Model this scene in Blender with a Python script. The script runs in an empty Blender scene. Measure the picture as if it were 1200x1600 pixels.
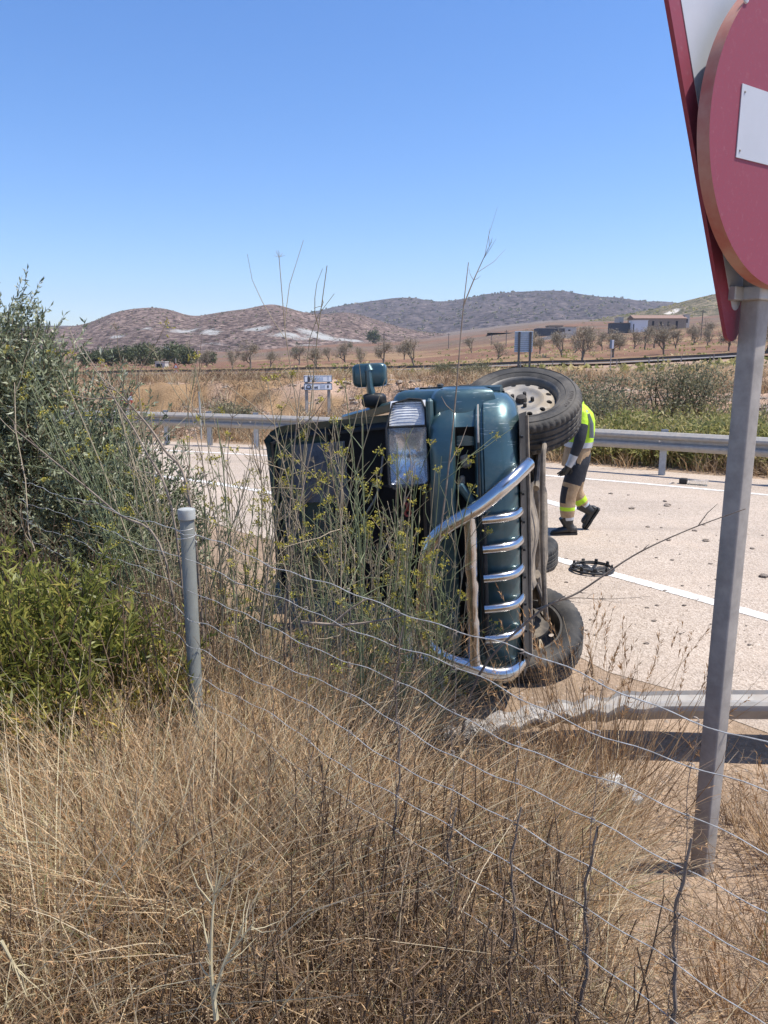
import bpy, math, random
import numpy as np
from mathutils import Vector, Matrix, Quaternion

S = bpy.context.scene
COL = S.collection
rng = np.random.default_rng(7)
random.seed(7)
R = math.radians
TAU = 2 * math.pi

# ------------------------------------------------------------------ camera
HC, PITCH, FPX = 1.95, R(11.5), 1180.0
cd = bpy.data.cameras.new('camera')
cam = bpy.data.objects.new('camera', cd)
COL.objects.link(cam)
cam.location = (0, 0, HC)
cam.rotation_euler = (R(90) - PITCH, 0, 0)
cd.sensor_fit = 'VERTICAL'
cd.sensor_height = 36.0
cd.lens = 36.0 * FPX / 1600.0
cd.clip_start = 0.05
cd.clip_end = 20000
S.camera = cam

# ------------------------------------------------------------------ sky, sun, exposure
SUN_EL = R(65)
sun_h = Vector((0.99, -0.05, 0)).normalized()
SUN = Vector((sun_h.x * math.cos(SUN_EL), sun_h.y * math.cos(SUN_EL), math.sin(SUN_EL)))
W = bpy.data.worlds.new('World')
S.world = W
W.use_nodes = True
nt = W.node_tree
bg = nt.nodes['Background']
sky = nt.nodes.new('ShaderNodeTexSky')
sky.sky_type = 'NISHITA'
sky.sun_disc = False
sky.sun_elevation = SUN_EL
sky.sun_rotation = math.atan2(SUN.x, SUN.y)
sky.altitude = 0
sky.air_density = 1.0
sky.dust_density = 0.3
sky.ozone_density = 3.5
hs = nt.nodes.new('ShaderNodeHueSaturation')
hs.inputs['Saturation'].default_value = 1.22
nt.links.new(sky.outputs[0], hs.inputs['Color'])
mu = nt.nodes.new('ShaderNodeMix'); mu.data_type = 'RGBA'; mu.blend_type = 'MULTIPLY'
mu.inputs[0].default_value = 1.0
nt.links.new(hs.outputs[0], mu.inputs[6]); mu.inputs[7].default_value = (0.92, 0.92, 1.06, 1)
nt.links.new(mu.outputs[2], bg.inputs[0])
bg.inputs[1].default_value = 0.125
sl = bpy.data.lights.new('sun', 'SUN')
sl.energy = 4.6
sl.angle = R(0.53)
sl.color = (1.0, 0.95, 0.87)
so = bpy.data.objects.new('sun', sl)
COL.objects.link(so)
so.rotation_euler = SUN.to_track_quat('Z', 'Y').to_euler()
S.cycles.max_bounces = 6
S.cycles.diffuse_bounces = 3
S.cycles.glossy_bounces = 3
S.cycles.transmission_bounces = 5
S.cycles.volume_bounces = 0
S.view_settings.view_transform = 'Standard'
S.view_settings.look = 'None'
S.view_settings.gamma = 1.0
S.view_settings.exposure = 0.56
S.view_settings.use_curve_mapping = False

# ------------------------------------------------------------------ materials
def mat(name):
    m = bpy.data.materials.new(name)
    m.use_nodes = True
    return m, m.node_tree, m.node_tree.nodes['Principled BSDF']

def ramp(t, stops, interp='LINEAR'):
    r = t.nodes.new('ShaderNodeValToRGB')
    r.color_ramp.interpolation = interp
    e = r.color_ramp.elements
    while len(e) < len(stops):
        e.new(0.5)
    for i, (p, c) in enumerate(stops):
        e[i].position = p
        e[i].color = (*c, 1) if len(c) == 3 else c
    return r

def noise(t, scale, detail=4, rough=0.55, vec=None, dist=0.0):
    n = t.nodes.new('ShaderNodeTexNoise')
    n.inputs['Scale'].default_value = scale
    n.inputs['Detail'].default_value = detail
    n.inputs['Roughness'].default_value = rough
    n.inputs['Distortion'].default_value = dist
    if vec is not None:
        t.links.new(vec, n.inputs['Vector'])
    return n

def mixc(t, fac, a, b, mode='MIX'):
    m = t.nodes.new('ShaderNodeMix')
    m.data_type = 'RGBA'
    m.blend_type = mode
    for k, v in (('Factor', fac), ('A', a), ('B', b)):
        s = [i for i in m.inputs if i.name == k and (i.type == ('VALUE' if k == 'Factor' else 'RGBA'))][0]
        if isinstance(v, (int, float)):
            s.default_value = v
        elif isinstance(v, tuple):
            s.default_value = (*v, 1)
        else:
            t.links.new(v, s)
    return [o for o in m.outputs if o.type == 'RGBA'][0]

def objco(t):
    return t.nodes.new('ShaderNodeTexCoord').outputs['Object']

def worldco(t):
    return t.nodes.new('ShaderNodeNewGeometry').outputs['Position']

def bump(t, b, h, dist=0.01, strength=1.0):
    n = t.nodes.new('ShaderNodeBump')
    n.inputs['Distance'].default_value = dist
    n.inputs['Strength'].default_value = strength
    t.links.new(h, n.inputs['Height'])
    t.links.new(n.outputs[0], b.inputs['Normal'])

def simple(name, c, rough=0.6, metal=0.0, var=0.15, scale=8.0, c2=None, bumpd=0.0, coat=0.0, bscale=60, dust=None, dustamt=0.45):
    m, t, b = mat(name)
    co = objco(t)
    n = noise(t, scale, 5, 0.6, co)
    d = c2 if c2 else tuple(max(0, k * (1 - 2 * var)) for k in c)
    r = ramp(t, [(0.35, d), (0.65, c)])
    t.links.new(n.outputs[0], r.inputs[0])
    out = r.outputs[0]
    b.inputs['Roughness'].default_value = rough
    if dust:
        n2 = noise(t, scale * 0.6, 6, 0.7, co)
        r2 = ramp(t, [(dustamt, (0, 0, 0)), (dustamt + 0.25, (1, 1, 1))])
        t.links.new(n2.outputs[0], r2.inputs[0])
        out = mixc(t, r2.outputs[0], out, dust)
        rr = t.nodes.new('ShaderNodeMapRange')
        rr.inputs[3].default_value = rough
        rr.inputs[4].default_value = 0.85
        t.links.new(r2.outputs[0], rr.inputs[0])
        t.links.new(rr.outputs[0], b.inputs['Roughness'])
    t.links.new(out, b.inputs['Base Color'])
    b.inputs['Metallic'].default_value = metal
    b.inputs['Coat Weight'].default_value = coat
    b.inputs['Coat Roughness'].default_value = 0.06
    if bumpd:
        nb = noise(t, bscale, 4, 0.6, co)
        bump(t, b, nb.outputs[0], bumpd)
    return m

def foliage(name, stops, trans=0.35, rough=0.6, spec=0.3, nscale=None):
    """two-sided plant tissue; the 'tint' attribute picks each leaf's own colour"""
    m, t, b = mat(name)
    a = t.nodes.new('ShaderNodeAttribute')
    a.attribute_name = 'tint'
    r = ramp(t, stops)
    t.links.new(a.outputs['Fac'], r.inputs[0])
    t.links.new(r.outputs[0], b.inputs['Base Color'])
    b.inputs['Roughness'].default_value = rough
    b.inputs['Specular IOR Level'].default_value = spec
    tr = t.nodes.new('ShaderNodeBsdfTranslucent')
    t.links.new(r.outputs[0], tr.inputs[0])
    mx = t.nodes.new('ShaderNodeMixShader')
    mx.inputs[0].default_value = trans
    t.links.new(b.outputs[0], mx.inputs[1])
    t.links.new(tr.outputs[0], mx.inputs[2])
    o = t.nodes['Material Output']
    t.links.new(mx.outputs[0], o.inputs[0])
    return m

M = {}
def carpaint():
    m, t, b = mat('teal_paint')
    co = objco(t)
    n = noise(t, 2.2, 6, 0.65, co)
    r = ramp(t, [(0.3, (0.036, 0.080, 0.088)), (0.7, (0.070, 0.134, 0.145))])
    t.links.new(n.outputs[0], r.inputs[0])
    # scratches: stretched noise
    mp = t.nodes.new('ShaderNodeMapping')
    mp.inputs['Scale'].default_value = (3, 70, 9)
    mp.inputs['Rotation'].default_value = (0.3, 0.5, 0.4)
    t.links.new(co, mp.inputs[0])
    n2 = noise(t, 1.6, 3, 0.6, mp.outputs[0])
    r2 = ramp(t, [(0.63, (0, 0, 0)), (0.67, (1, 1, 1))])
    t.links.new(n2.outputs[0], r2.inputs[0])
    n4 = noise(t, 2.5, 2, 0.5, co)
    r4 = ramp(t, [(0.47, (0, 0, 0)), (0.6, (0.8, 0.8, 0.8))])
    t.links.new(n4.outputs[0], r4.inputs[0])
    mm = t.nodes.new('ShaderNodeMath'); mm.operation = 'MULTIPLY'
    t.links.new(r2.outputs[0], mm.inputs[0]); t.links.new(r4.outputs[0], mm.inputs[1])
    out = mixc(t, mm.outputs[0], r.outputs[0], (0.36, 0.42, 0.41))
    n3 = noise(t, 5, 8, 0.75, co)
    r3 = ramp(t, [(0.50, (0, 0, 0)), (0.85, (0.5, 0.5, 0.5))])
    t.links.new(n3.outputs[0], r3.inputs[0])
    out = mixc(t, r3.outputs[0], out, (0.22, 0.20, 0.16))
    t.links.new(out, b.inputs['Base Color'])
    b.inputs['Metallic'].default_value = 0.45
    rr = t.nodes.new('ShaderNodeMapRange')
    rr.inputs[3].default_value = 0.36; rr.inputs[4].default_value = 0.75
    t.links.new(r3.outputs[0], rr.inputs[0])
    t.links.new(rr.outputs[0], b.inputs['Roughness'])
    b.inputs['Coat Weight'].default_value = 0.7
    b.inputs['Coat Roughness'].default_value = 0.13
    nb = noise(t, 7, 2, 0.5, co)
    bump(t, b, nb.outputs[0], 0.006)
    return m
M['paint'] = carpaint()
M['black'] = simple('black_plastic', (0.018, 0.018, 0.018), 0.55, dust=(0.10, 0.085, 0.07), dustamt=0.55)
M['void'] = simple('engine_bay_black', (0.006, 0.006, 0.006), 0.8)
M['rubber'] = simple('tyre_rubber', (0.030, 0.029, 0.028), 0.75, dust=(0.13, 0.115, 0.095), dustamt=0.42, scale=6, bumpd=0.001, bscale=140)
M['letter'] = simple('tyre_lettering', (0.085, 0.072, 0.062), 0.8)
M['wheel'] = simple('wheel_steel', (0.33, 0.305, 0.27), 0.55, 0.2, scale=10, dust=(0.36, 0.295, 0.21), dustamt=0.40)
M['rimsteel'] = simple('rim_steel', (0.15, 0.14, 0.125), 0.55, 0.3, scale=10, dust=(0.34, 0.28, 0.20), dustamt=0.50)
M['chrome'] = simple('chrome_tube', (0.62, 0.61, 0.60), 0.20, 1.0, var=0.06, scale=14, dust=(0.42, 0.38, 0.33), dustamt=0.60, bumpd=0.0012, bscale=9)
M['under'] = simple('dusty_underside', (0.33, 0.27, 0.20), 0.85, 0.0, scale=9, c2=(0.13, 0.11, 0.09), bumpd=0.003)
M['underdark'] = simple('dark_underside', (0.06, 0.052, 0.045), 0.8, dust=(0.28, 0.23, 0.17), dustamt=0.5)
M['liner'] = simple('bonnet_liner', (0.20, 0.205, 0.21), 0.75, scale=12, c2=(0.10, 0.10, 0.11), bumpd=0.01, bscale=9)
M['reflector'] = simple('lamp_reflector', (0.80, 0.80, 0.82), 0.16, 0.9, var=0.08, scale=30, bumpd=0.004, bscale=30)
M['red'] = simple('red_hook', (0.42, 0.07, 0.045), 0.55)
M['cabin'] = simple('cabin_cloth', (0.12, 0.12, 0.125), 0.9)
def glassmat(name, c=(0.9, 0.95, 0.95), rough=0.03):
    m, t, b = mat(name)
    co = objco(t)
    n = noise(t, 6, 4, 0.6, co)
    r = ramp(t, [(0.3, (rough,) * 3), (0.8, (rough + 0.18,) * 3)])
    t.links.new(n.outputs[0], r.inputs[0])
    t.links.new(r.outputs[0], b.inputs['Roughness'])
    b.inputs['Base Color'].default_value = (*c, 1)
    b.inputs['Transmission Weight'].default_value = 0.95
    b.inputs['IOR'].default_value = 1.3
    return m
M['frost'] = simple('frosted_lens', (0.72, 0.73, 0.75), 0.3, 0.0, var=0.12, scale=40, coat=0.6)
M['glass'] = glassmat('window_glass', (0.35, 0.45, 0.44))
M['lens'] = glassmat('headlamp_lens', (0.93, 0.95, 0.96), 0.10)
M['galv'] = simple('galvanised_steel', (0.47, 0.475, 0.47), 0.5, 0.25, var=0.10, scale=16, dust=(0.42, 0.38, 0.33), dustamt=0.52)
M['galvdark'] = simple('weathered_guardrail', (0.36, 0.335, 0.30), 0.6, 0.05, var=0.10, scale=14, dust=(0.40, 0.34, 0.28), dustamt=0.5)
M['galvpost'] = simple('grey_galvanised_post', (0.40, 0.365, 0.325), 0.6, 0.05, var=0.14, scale=16, dust=(0.40, 0.36, 0.31), dustamt=0.58, bumpd=0.0006, bscale=240)
M['fencepost'] = simple('painted_fence_post', (0.205, 0.21, 0.185), 0.6, 0.0, var=0.07, scale=20, dust=(0.33, 0.29, 0.24), dustamt=0.60)
M['rustwire'] = simple('weathered_wire', (0.30, 0.25, 0.21), 0.6, 0.3, var=0.2, scale=40)
M['cap'] = simple('post_cap', (0.42, 0.43, 0.40), 0.6, scale=30)
M['wire'] = simple('galvanised_wire', (0.55, 0.55, 0.53), 0.5, 0.2, var=0.15, scale=60, c2=(0.30, 0.29, 0.27))
M['sign_red'] = simple('faded_sign_red', (0.275, 0.040, 0.066), 0.6, scale=95, var=0.05, c2=(0.25, 0.046, 0.074), dust=(0.34, 0.12, 0.15), dustamt=0.56)
M['sign_edge'] = simple('worn_sign_edge', (0.42, 0.13, 0.10), 0.6, scale=9, c2=(0.48, 0.26, 0.20))
M['sign_white'] = simple('sign_white', (0.52, 0.54, 0.58), 0.55, var=0.03, scale=8, dust=(0.42, 0.43, 0.45), dustamt=0.62)
M['sign_back'] = simple('sign_back_grey', (0.30, 0.31, 0.32), 0.6, 0.2)
M['board_white'] = simple('board_white', (0.72, 0.74, 0.78), 0.5, var=0.03)
M['board_blue'] = simple('slat_pale_blue', (0.38, 0.47, 0.56), 0.5, var=0.05)
M['board_bluedk'] = simple('slat_gap_blue', (0.16, 0.22, 0.29), 0.6)
M['ink'] = simple('sign_ink', (0.05, 0.055, 0.07), 0.6)
M['inkblue'] = simple('sign_ink_blue', (0.45, 0.53, 0.66), 0.6)
M['pole'] = simple('dark_pole', (0.10, 0.10, 0.10), 0.7)
M['orange'] = simple('orange_red_panel', (0.55, 0.10, 0.05), 0.6, var=0.05)
M['soilwall'] = simple('rubble_wall', (0.40, 0.32, 0.24), 0.9, scale=3, c2=(0.24, 0.18, 0.13), bumpd=0.05, bscale=4)
M['plaster'] = simple('pale_plaster', (0.62, 0.57, 0.50), 0.9, scale=2, var=0.1)
M['whitewash'] = simple('whitewash', (0.78, 0.78, 0.78), 0.8, var=0.05)
M['rooftile'] = simple('brown_roof_tile', (0.30, 0.19, 0.14), 0.9, scale=3, c2=(0.20, 0.13, 0.10))
M['dark'] = simple('dark_opening', (0.03, 0.033, 0.04), 0.8)
M['darkwall'] = simple('slate_wall', (0.10, 0.11, 0.125), 0.85, scale=2)
M['bark'] = simple('bark', (0.17, 0.13, 0.10), 0.9, scale=12, c2=(0.08, 0.06, 0.05))
M['twig'] = simple('dry_twig', (0.30, 0.24, 0.18), 0.85, scale=20, c2=(0.16, 0.12, 0.09))
M['paletwig'] = simple('pale_thorn_twig', (0.58, 0.49, 0.30), 0.8, scale=20)
M['darktwig'] = simple('dark_vine', (0.21, 0.165, 0.13), 0.9, scale=30)
M['grit'] = simple('dark_grit', (0.27, 0.215, 0.17), 0.9, scale=30, c2=(0.08, 0.065, 0.055))
M['stone'] = simple('stone', (0.46, 0.38, 0.31), 0.9, scale=14, c2=(0.22, 0.17, 0.13), bumpd=0.01)
# plants
M['straw'] = foliage('dry_straw', [(0.0, (0.13, 0.082, 0.05)), (0.3, (0.39, 0.245, 0.13)), (0.65, (0.65, 0.465, 0.265)), (0.92, (0.82, 0.69, 0.47)), (1.0, (0.37, 0.36, 0.16))], 0.34)
M['litter'] = foliage('dry_litter', [(0.0, (0.085, 0.057, 0.04)), (0.5, (0.27, 0.18, 0.11)), (1.0, (0.56, 0.43, 0.28))], 0.2)
M['seed'] = foliage('seed_heads', [(0.0, (0.36, 0.19, 0.085)), (1.0, (0.66, 0.45, 0.24))], 0.3)
M['fenstem'] = foliage('fennel_stems', [(0.0, (0.13, 0.16, 0.075)), (0.45, (0.24, 0.265, 0.14)), (0.7, (0.33, 0.28, 0.18)), (1.0, (0.44, 0.35, 0.24))], 0.15)
M['fenflower'] = foliage('fennel_flowers', [(0.0, (0.28, 0.27, 0.05)), (0.6, (0.48, 0.42, 0.06)), (1.0, (0.55, 0.42, 0.14))], 0.3)
M['olive'] = foliage('olive_leaves', [(0.0, (0.11, 0.13, 0.07)), (0.5, (0.26, 0.285, 0.16)), (0.85, (0.42, 0.44, 0.29)), (1.0, (0.58, 0.58, 0.43))], 0.32, 0.5, 0.45)
M['inula'] = foliage('green_shrub_leaves', [(0.0, (0.12, 0.135, 0.03)), (0.6, (0.32, 0.33, 0.075)), (0.88, (0.56, 0.48, 0.12)), (1.0, (0.76, 0.55, 0.15))], 0.48, 0.45, 0.4)
M['scrub'] = foliage('scrub_leaves', [(0.0, (0.16, 0.17, 0.06)), (0.45, (0.30, 0.30, 0.10)), (0.8, (0.46, 0.40, 0.165)), (1.0, (0.60, 0.48, 0.27))], 0.4)
M['dkscrub'] = foliage('dark_scrub_leaves', [(0.0, (0.12, 0.12, 0.07)), (0.6, (0.25, 0.235, 0.14)), (1.0, (0.40, 0.34, 0.22))], 0.35)
M['almond'] = foliage('almond_twigs', [(0.0, (0.19, 0.15, 0.115)), (0.6, (0.32, 0.27, 0.195)), (1.0, (0.43, 0.37, 0.26))], 0.1)
M['pine'] = foliage('far_tree_leaves', [(0.0, (0.06, 0.08, 0.04)), (0.6, (0.12, 0.14, 0.07)), (1.0, (0.22, 0.22, 0.11))], 0.2)
# firefighter
M['hivis'] = simple('hi_vis_yellow', (0.50, 0.78, 0.03), 0.7, var=0.08, scale=14, bumpd=0.012, bscale=14)
M['tan'] = simple('tan_turnout', (0.47, 0.33, 0.19), 0.9, scale=12, c2=(0.32, 0.21, 0.12), bumpd=0.012, bscale=18)
M['navy'] = simple('black_patch', (0.025, 0.027, 0.035), 0.8, bumpd=0.008, bscale=18)
M['silver'] = simple('reflective_band', (0.55, 0.58, 0.62), 0.35, 0.2)
M['boot'] = simple('black_boot', (0.022, 0.022, 0.022), 0.5, dust=(0.18, 0.15, 0.12), dustamt=0.55)
M['helmet'] = simple('helmet_shell', (0.55, 0.60, 0.10), 0.3)
M['skin'] = simple('skin', (0.48, 0.27, 0.18), 0.6)

# ------------------------------------------------------------------ mesh helpers
def V3(p): return np.asarray(p, float)

class MB:
    def __init__(s):
        s.v = []; s.f = []; s.m = []
    def add(s, vs, fs, mi=0):
        o = len(s.v)
        s.v.extend([tuple(map(float, p)) for p in vs])
        s.f.extend([tuple(int(i) + o for i in f) for f in fs])
        s.m.extend([mi] * len(fs))
        return s
    def box(s, c, d, rot=None, mi=0, bev=0.0):
        c = V3(c); hx, hy, hz = (k / 2 for k in d)
        if bev <= 0:
            vs = [(x, y, z) for z in (-hz, hz) for y in (-hy, hy) for x in (-hx, hx)]
            fs = [(0, 2, 3, 1), (4, 5, 7, 6), (0, 1, 5, 4), (2, 6, 7, 3), (0, 4, 6, 2), (1, 3, 7, 5)]
        else:
            b = min(bev, hx * .98, hy * .98, hz * .98)
            vs = []; idx = {}
            for sx in (-1, 1):
                for sy in (-1, 1):
                    for sz in (-1, 1):
                        for a in range(3):
                            p = [sx * (hx - b), sy * (hy - b), sz * (hz - b)]
                            p[a] += (sx, sy, sz)[a] * b
                            idx[(sx, sy, sz, a)] = len(vs); vs.append(tuple(p))
            fs = []
            for a in range(3):
                o = [k for k in range(3) if k != a]
                for sg in (-1, 1):
                    q = []
                    for (i, j) in ((-1, -1), (1, -1), (1, 1), (-1, 1)):
                        k = [0, 0, 0]; k[a] = sg; k[o[0]] = i; k[o[1]] = j
                        q.append(idx[(*k, a)])
                    fs.append(tuple(q))
            for a in range(3):
                o = [k for k in range(3) if k != a]
                for i in (-1, 1):
                    for j in (-1, 1):
                        q = []
                        for t, ax in ((-1, o[0]), (1, o[0]), (1, o[1]), (-1, o[1])):
                            k = [0, 0, 0]; k[a] = t; k[o[0]] = i; k[o[1]] = j
                            q.append(idx[(*k, ax)])
                        fs.append(tuple(q))
            for sx in (-1, 1):
                for sy in (-1, 1):
                    for sz in (-1, 1):
                        fs.append(tuple(idx[(sx, sy, sz, a)] for a in range(3)))
        vs = V3(vs)
        if rot is not None:
            vs = vs @ np.array(rot.to_3x3()).T
        return s.add(vs + c, fs, mi)
    def sup(s, c, d, e=0.45, nu=20, nv=12, rot=None, mi=0):
        """rounded box (superellipsoid)"""
        pw = lambda t: math.copysign(abs(t) ** e, t)
        vs = []
        for i in range(nv + 1):
            b = -math.pi / 2 + math.pi * i / nv
            for j in range(nu):
                a = TAU * j / nu
                vs.append((d[0] / 2 * pw(math.cos(b)) * pw(math.cos(a)), d[1] / 2 * pw(math.cos(b)) * pw(math.sin(a)), d[2] / 2 * pw(math.sin(b))))
        vs = V3(vs)
        if rot is not None: vs = vs @ np.array(rot.to_3x3()).T
        fs = [(i * nu + j, i * nu + (j + 1) % nu, (i + 1) * nu + (j + 1) % nu, (i + 1) * nu + j) for i in range(nv) for j in range(nu)]
        return s.add(vs + V3(c), fs, mi)
    def tube(s, path, r, n=10, cap=True, mi=0, flat=1.0, closed=False):
        P = [Vector(p) for p in path]
        k = len(P)
        rs = [r] * k if isinstance(r, (int, float)) else list(r)
        T = []
        for i in range(k):
            a = P[(i - 1) % k] if (closed or i > 0) else P[i]
            b = P[(i + 1) % k] if (closed or i < k - 1) else P[i]
            T.append((b - a).normalized())
        nrm = T[0].orthogonal().normalized()
        if abs(T[0].z) < 0.9:
            nrm = (Vector((0, 0, 1)) - T[0] * T[0].z).normalized()
        vs = []
        for i in range(k):
            if i:
                nrm = (nrm - T[i] * nrm.dot(T[i]))
                nrm = nrm.normalized() if nrm.length > 1e-6 else T[i].orthogonal().normalized()
            b = T[i].cross(nrm)
            for j in range(n):
                a = TAU * j / n
                vs.append(P[i] + (nrm * math.cos(a) * flat + b * math.sin(a)) * rs[i])
        fs = []
        for i in range(k if closed else k - 1):
            for j in range(n):
                i2 = (i + 1) % k
                fs.append((i * n + j, i * n + (j + 1) % n, i2 * n + (j + 1) % n, i2 * n + j))
        if cap and not closed:
            fs.append(tuple(range(n - 1, -1, -1)))
            fs.append(tuple((k - 1) * n + j for j in range(n)))
        return s.add(vs, fs, mi)
    def lathe(s, prof, n=32, mtx=None, mi=0, closed=False):
        """prof: (radius, height) round local Z"""
        vs = []; k = len(prof)
        for (r, h) in prof:
            for j in range(n):
                a = TAU * j / n
                vs.append(Vector((r * math.cos(a), r * math.sin(a), h)))
        if mtx is not None:
            vs = [mtx @ p for p in vs]
        fs = []
        for i in range(k if closed else k - 1):
            i2 = (i + 1) % k
            for j in range(n):
                fs.append((i * n + j, i * n + (j + 1) % n, i2 * n + (j + 1) % n, i2 * n + j))
        if not closed:
            if prof[0][0] > 1e-4: fs.append(tuple(range(n - 1, -1, -1)))
            if prof[-1][0] > 1e-4: fs.append(tuple((k - 1) * n + j for j in range(n)))
        return s.add(vs, fs, mi)
    def loft(s, rings, cap=True, closed=True, mi=0):
        n = len(rings[0]); vs = [p for r in rings for p in r]; fs = []
        for i in range(len(rings) - 1):
            for j in range(n if closed else n - 1):
                fs.append((i * n + j, i * n + (j + 1) % n, (i + 1) * n + (j + 1) % n, (i + 1) * n + j))
        if cap and closed:
            fs.append(tuple(range(n - 1, -1, -1)))
            fs.append(tuple((len(rings) - 1) * n + j for j in range(n)))
        return s.add(vs, fs, mi)
    def grid(s, fn, nu, nv, mi=0, flip=False):
        vs = [fn(i / nu, j / nv) for i in range(nu + 1) for j in range(nv + 1)]
        fs = []
        for i in range(nu):
            for j in range(nv):
                a = i * (nv + 1) + j
                q = (a, a + nv + 1, a + nv + 2, a + 1)
                fs.append(q[::-1] if flip else q)
        return s.add(vs, fs, mi)
    def obj(s, name, mats, parent=None, smooth=True, world=False, angle=35):
        me = bpy.data.meshes.new(name)
        vs = V3(s.v)
        if world and parent is not None:
            inv = np.array(WM[parent.name].inverted())
            vs = vs @ inv[:3, :3].T + inv[:3, 3]
        me.from_pydata(vs.tolist(), [], s.f)
        ml = mats if isinstance(mats, (list, tuple)) else [mats]
        for k in ml: me.materials.append(M[k] if isinstance(k, str) else k)
        if len(ml) > 1: me.polygons.foreach_set('material_index', s.m)
        me.validate(); me.update()
        if smooth:
            try: me.shade_smooth()
            except Exception: me.polygons.foreach_set('use_smooth', [True] * len(me.polygons))
            if angle: 
                try: me.set_sharp_from_angle(angle=R(angle))
                except Exception: pass
        o = bpy.data.objects.new(name, me)
        COL.objects.link(o)
        if parent is not None:
            o.parent = parent
            WM[o.name] = WM[parent.name]
        else:
            WM[o.name] = Matrix()
        return o

WM = {}
def tag(o, label=None, cat=None, group=None, kind=None):
    if label: o['label'] = label
    if cat: o['category'] = cat
    if group: o['group'] = group
    if kind: o['kind'] = kind
    return o

def thing(name, label, cat, loc=(0, 0, 0), rz=0.0, group=None, mtx=None):
    o = bpy.data.objects.new(name, None)
    o.empty_display_size = 0.2
    COL.objects.link(o)
    m = mtx if mtx is not None else Matrix.Translation(Vector(loc)) @ Matrix.Rotation(rz, 4, 'Z')
    o.matrix_world = m
    o.location, o.rotation_euler = m.to_translation(), m.to_euler()
    WM[o.name] = m
    return tag(o, label, cat, group)

def copy_tree(o, parent=None):
    c = o.copy(); COL.objects.link(c); c.parent = parent
    for ch in o.children: copy_tree(ch, c)
    return c

def npmesh(name, verts, quads, mats, tint=None, parent=None, smooth=True, tris=None):
    """fast mesh from arrays: verts (N,3), quads (F,4)"""
    me = bpy.data.meshes.new(name)
    verts = np.ascontiguousarray(verts, np.float32)
    if parent is not None:
        inv = np.array(WM[parent.name].inverted())
        verts = (verts @ inv[:3, :3].T + inv[:3, 3]).astype(np.float32)
    quads = np.ascontiguousarray(quads, np.int32)
    me.vertices.add(len(verts)); me.vertices.foreach_set('co', verts.ravel())
    k = quads.shape[1]
    me.loops.add(quads.size); me.loops.foreach_set('vertex_index', quads.ravel())
    me.polygons.add(len(quads))
    me.polygons.foreach_set('loop_start', np.arange(0, quads.size, k, dtype=np.int32))
    if smooth: me.polygons.foreach_set('use_smooth', np.ones(len(quads), bool))
    me.update(calc_edges=True)
    if tint is not None:
        a = me.attributes.new('tint', 'FLOAT', 'POINT')
        a.data.foreach_set('value', np.ascontiguousarray(tint, np.float32))
    for mm in (mats if isinstance(mats, (list, tuple)) else [mats]):
        me.materials.append(M[mm] if isinstance(mm, str) else mm)
    o = bpy.data.objects.new(name, me)
    COL.objects.link(o)
    if parent is not None:
        o.parent = parent; WM[o.name] = WM[parent.name]
    return o

def unit(a):
    return a / np.maximum(np.linalg.norm(a, axis=-1, keepdims=True), 1e-9)

def ribbons(P, Wd, tint, twist=None):
    """P (N,K,3) centre lines, Wd (N,K) widths -> verts, quads, tint"""
    N, K, _ = P.shape
    T = unit(np.gradient(P, axis=1))
    ref = rng.normal(size=(N, 1, 3)); ref[..., 2] *= 0.3
    side = unit(np.cross(T, np.broadcast_to(ref, T.shape))) * (Wd[..., None] * 0.5)
    v = np.stack([P - side, P + side], axis=2).reshape(N * K * 2, 3)
    base = (np.arange(N) * K * 2)[:, None] + (np.arange(K - 1) * 2)[None]
    q = np.stack([base, base + 1, base + 3, base + 2], -1).reshape(-1, 4)
    return v, q, np.repeat(tint, K * 2)

def tubes(P, Rd, tint, sides=4):
    N, K, _ = P.shape
    T = unit(np.gradient(P, axis=1))
    ref = np.where(np.abs(T[..., 2:3]) > 0.8, np.array([1., 0, 0]), np.array([0, 0, 1.]))
    ref = np.broadcast_to(ref[:, :1], T.shape)
    a = unit(np.cross(T, ref)); b = np.cross(T, a)
    ang = np.arange(sides) * TAU / sides
    ring = a[:, :, None, :] * np.cos(ang)[None, None, :, None] + b[:, :, None, :] * np.sin(ang)[None, None, :, None]
    v = (P[:, :, None, :] + ring * Rd[:, :, None, None]).reshape(-1, 3)
    n = np.arange(N)[:, None, None] * K * sides
    k = np.arange(K - 1)[None, :, None] * sides
    j = np.arange(sides)[None, None, :]; j2 = (j + 1) % sides
    q = np.stack([n + k + j, n + k + j2, n + k + sides + j2, n + k + sides + j], -1).reshape(-1, 4)
    return v, q, np.repeat(tint, K * sides)

def leaves(C, D, L, Wd, tint, fold=0.25):
    """lanceolate leaves: base C, direction D -> folded rhombus of two triangles-pairs"""
    N = len(C)
    D = unit(D)
    ref = rng.normal(size=(N, 3))
    sd = unit(np.cross(D, ref)); up = np.cross(sd, D)
    L = np.broadcast_to(np.asarray(L, float), (N,))[:, None]; Wd = np.broadcast_to(np.asarray(Wd, float), (N,))[:, None]
    mid = C + D * L * 0.45
    v = np.stack([C, mid + sd * Wd * .5 + up * Wd * fold, C + D * L - up * L * 0.06, mid - sd * Wd * .5 + up * Wd * fold], 1).reshape(-1, 3)
    q = np.arange(N * 4).reshape(N, 4)
    return v, q, np.repeat(tint, 4)

def cat_geo(lst):
    vs, qs, ts = [], [], []; o = 0
    for v, q, t in lst:
        vs.append(v); qs.append(q + o); ts.append(t); o += len(v)
    return np.concatenate(vs), np.concatenate(qs), np.concatenate(ts)

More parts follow.
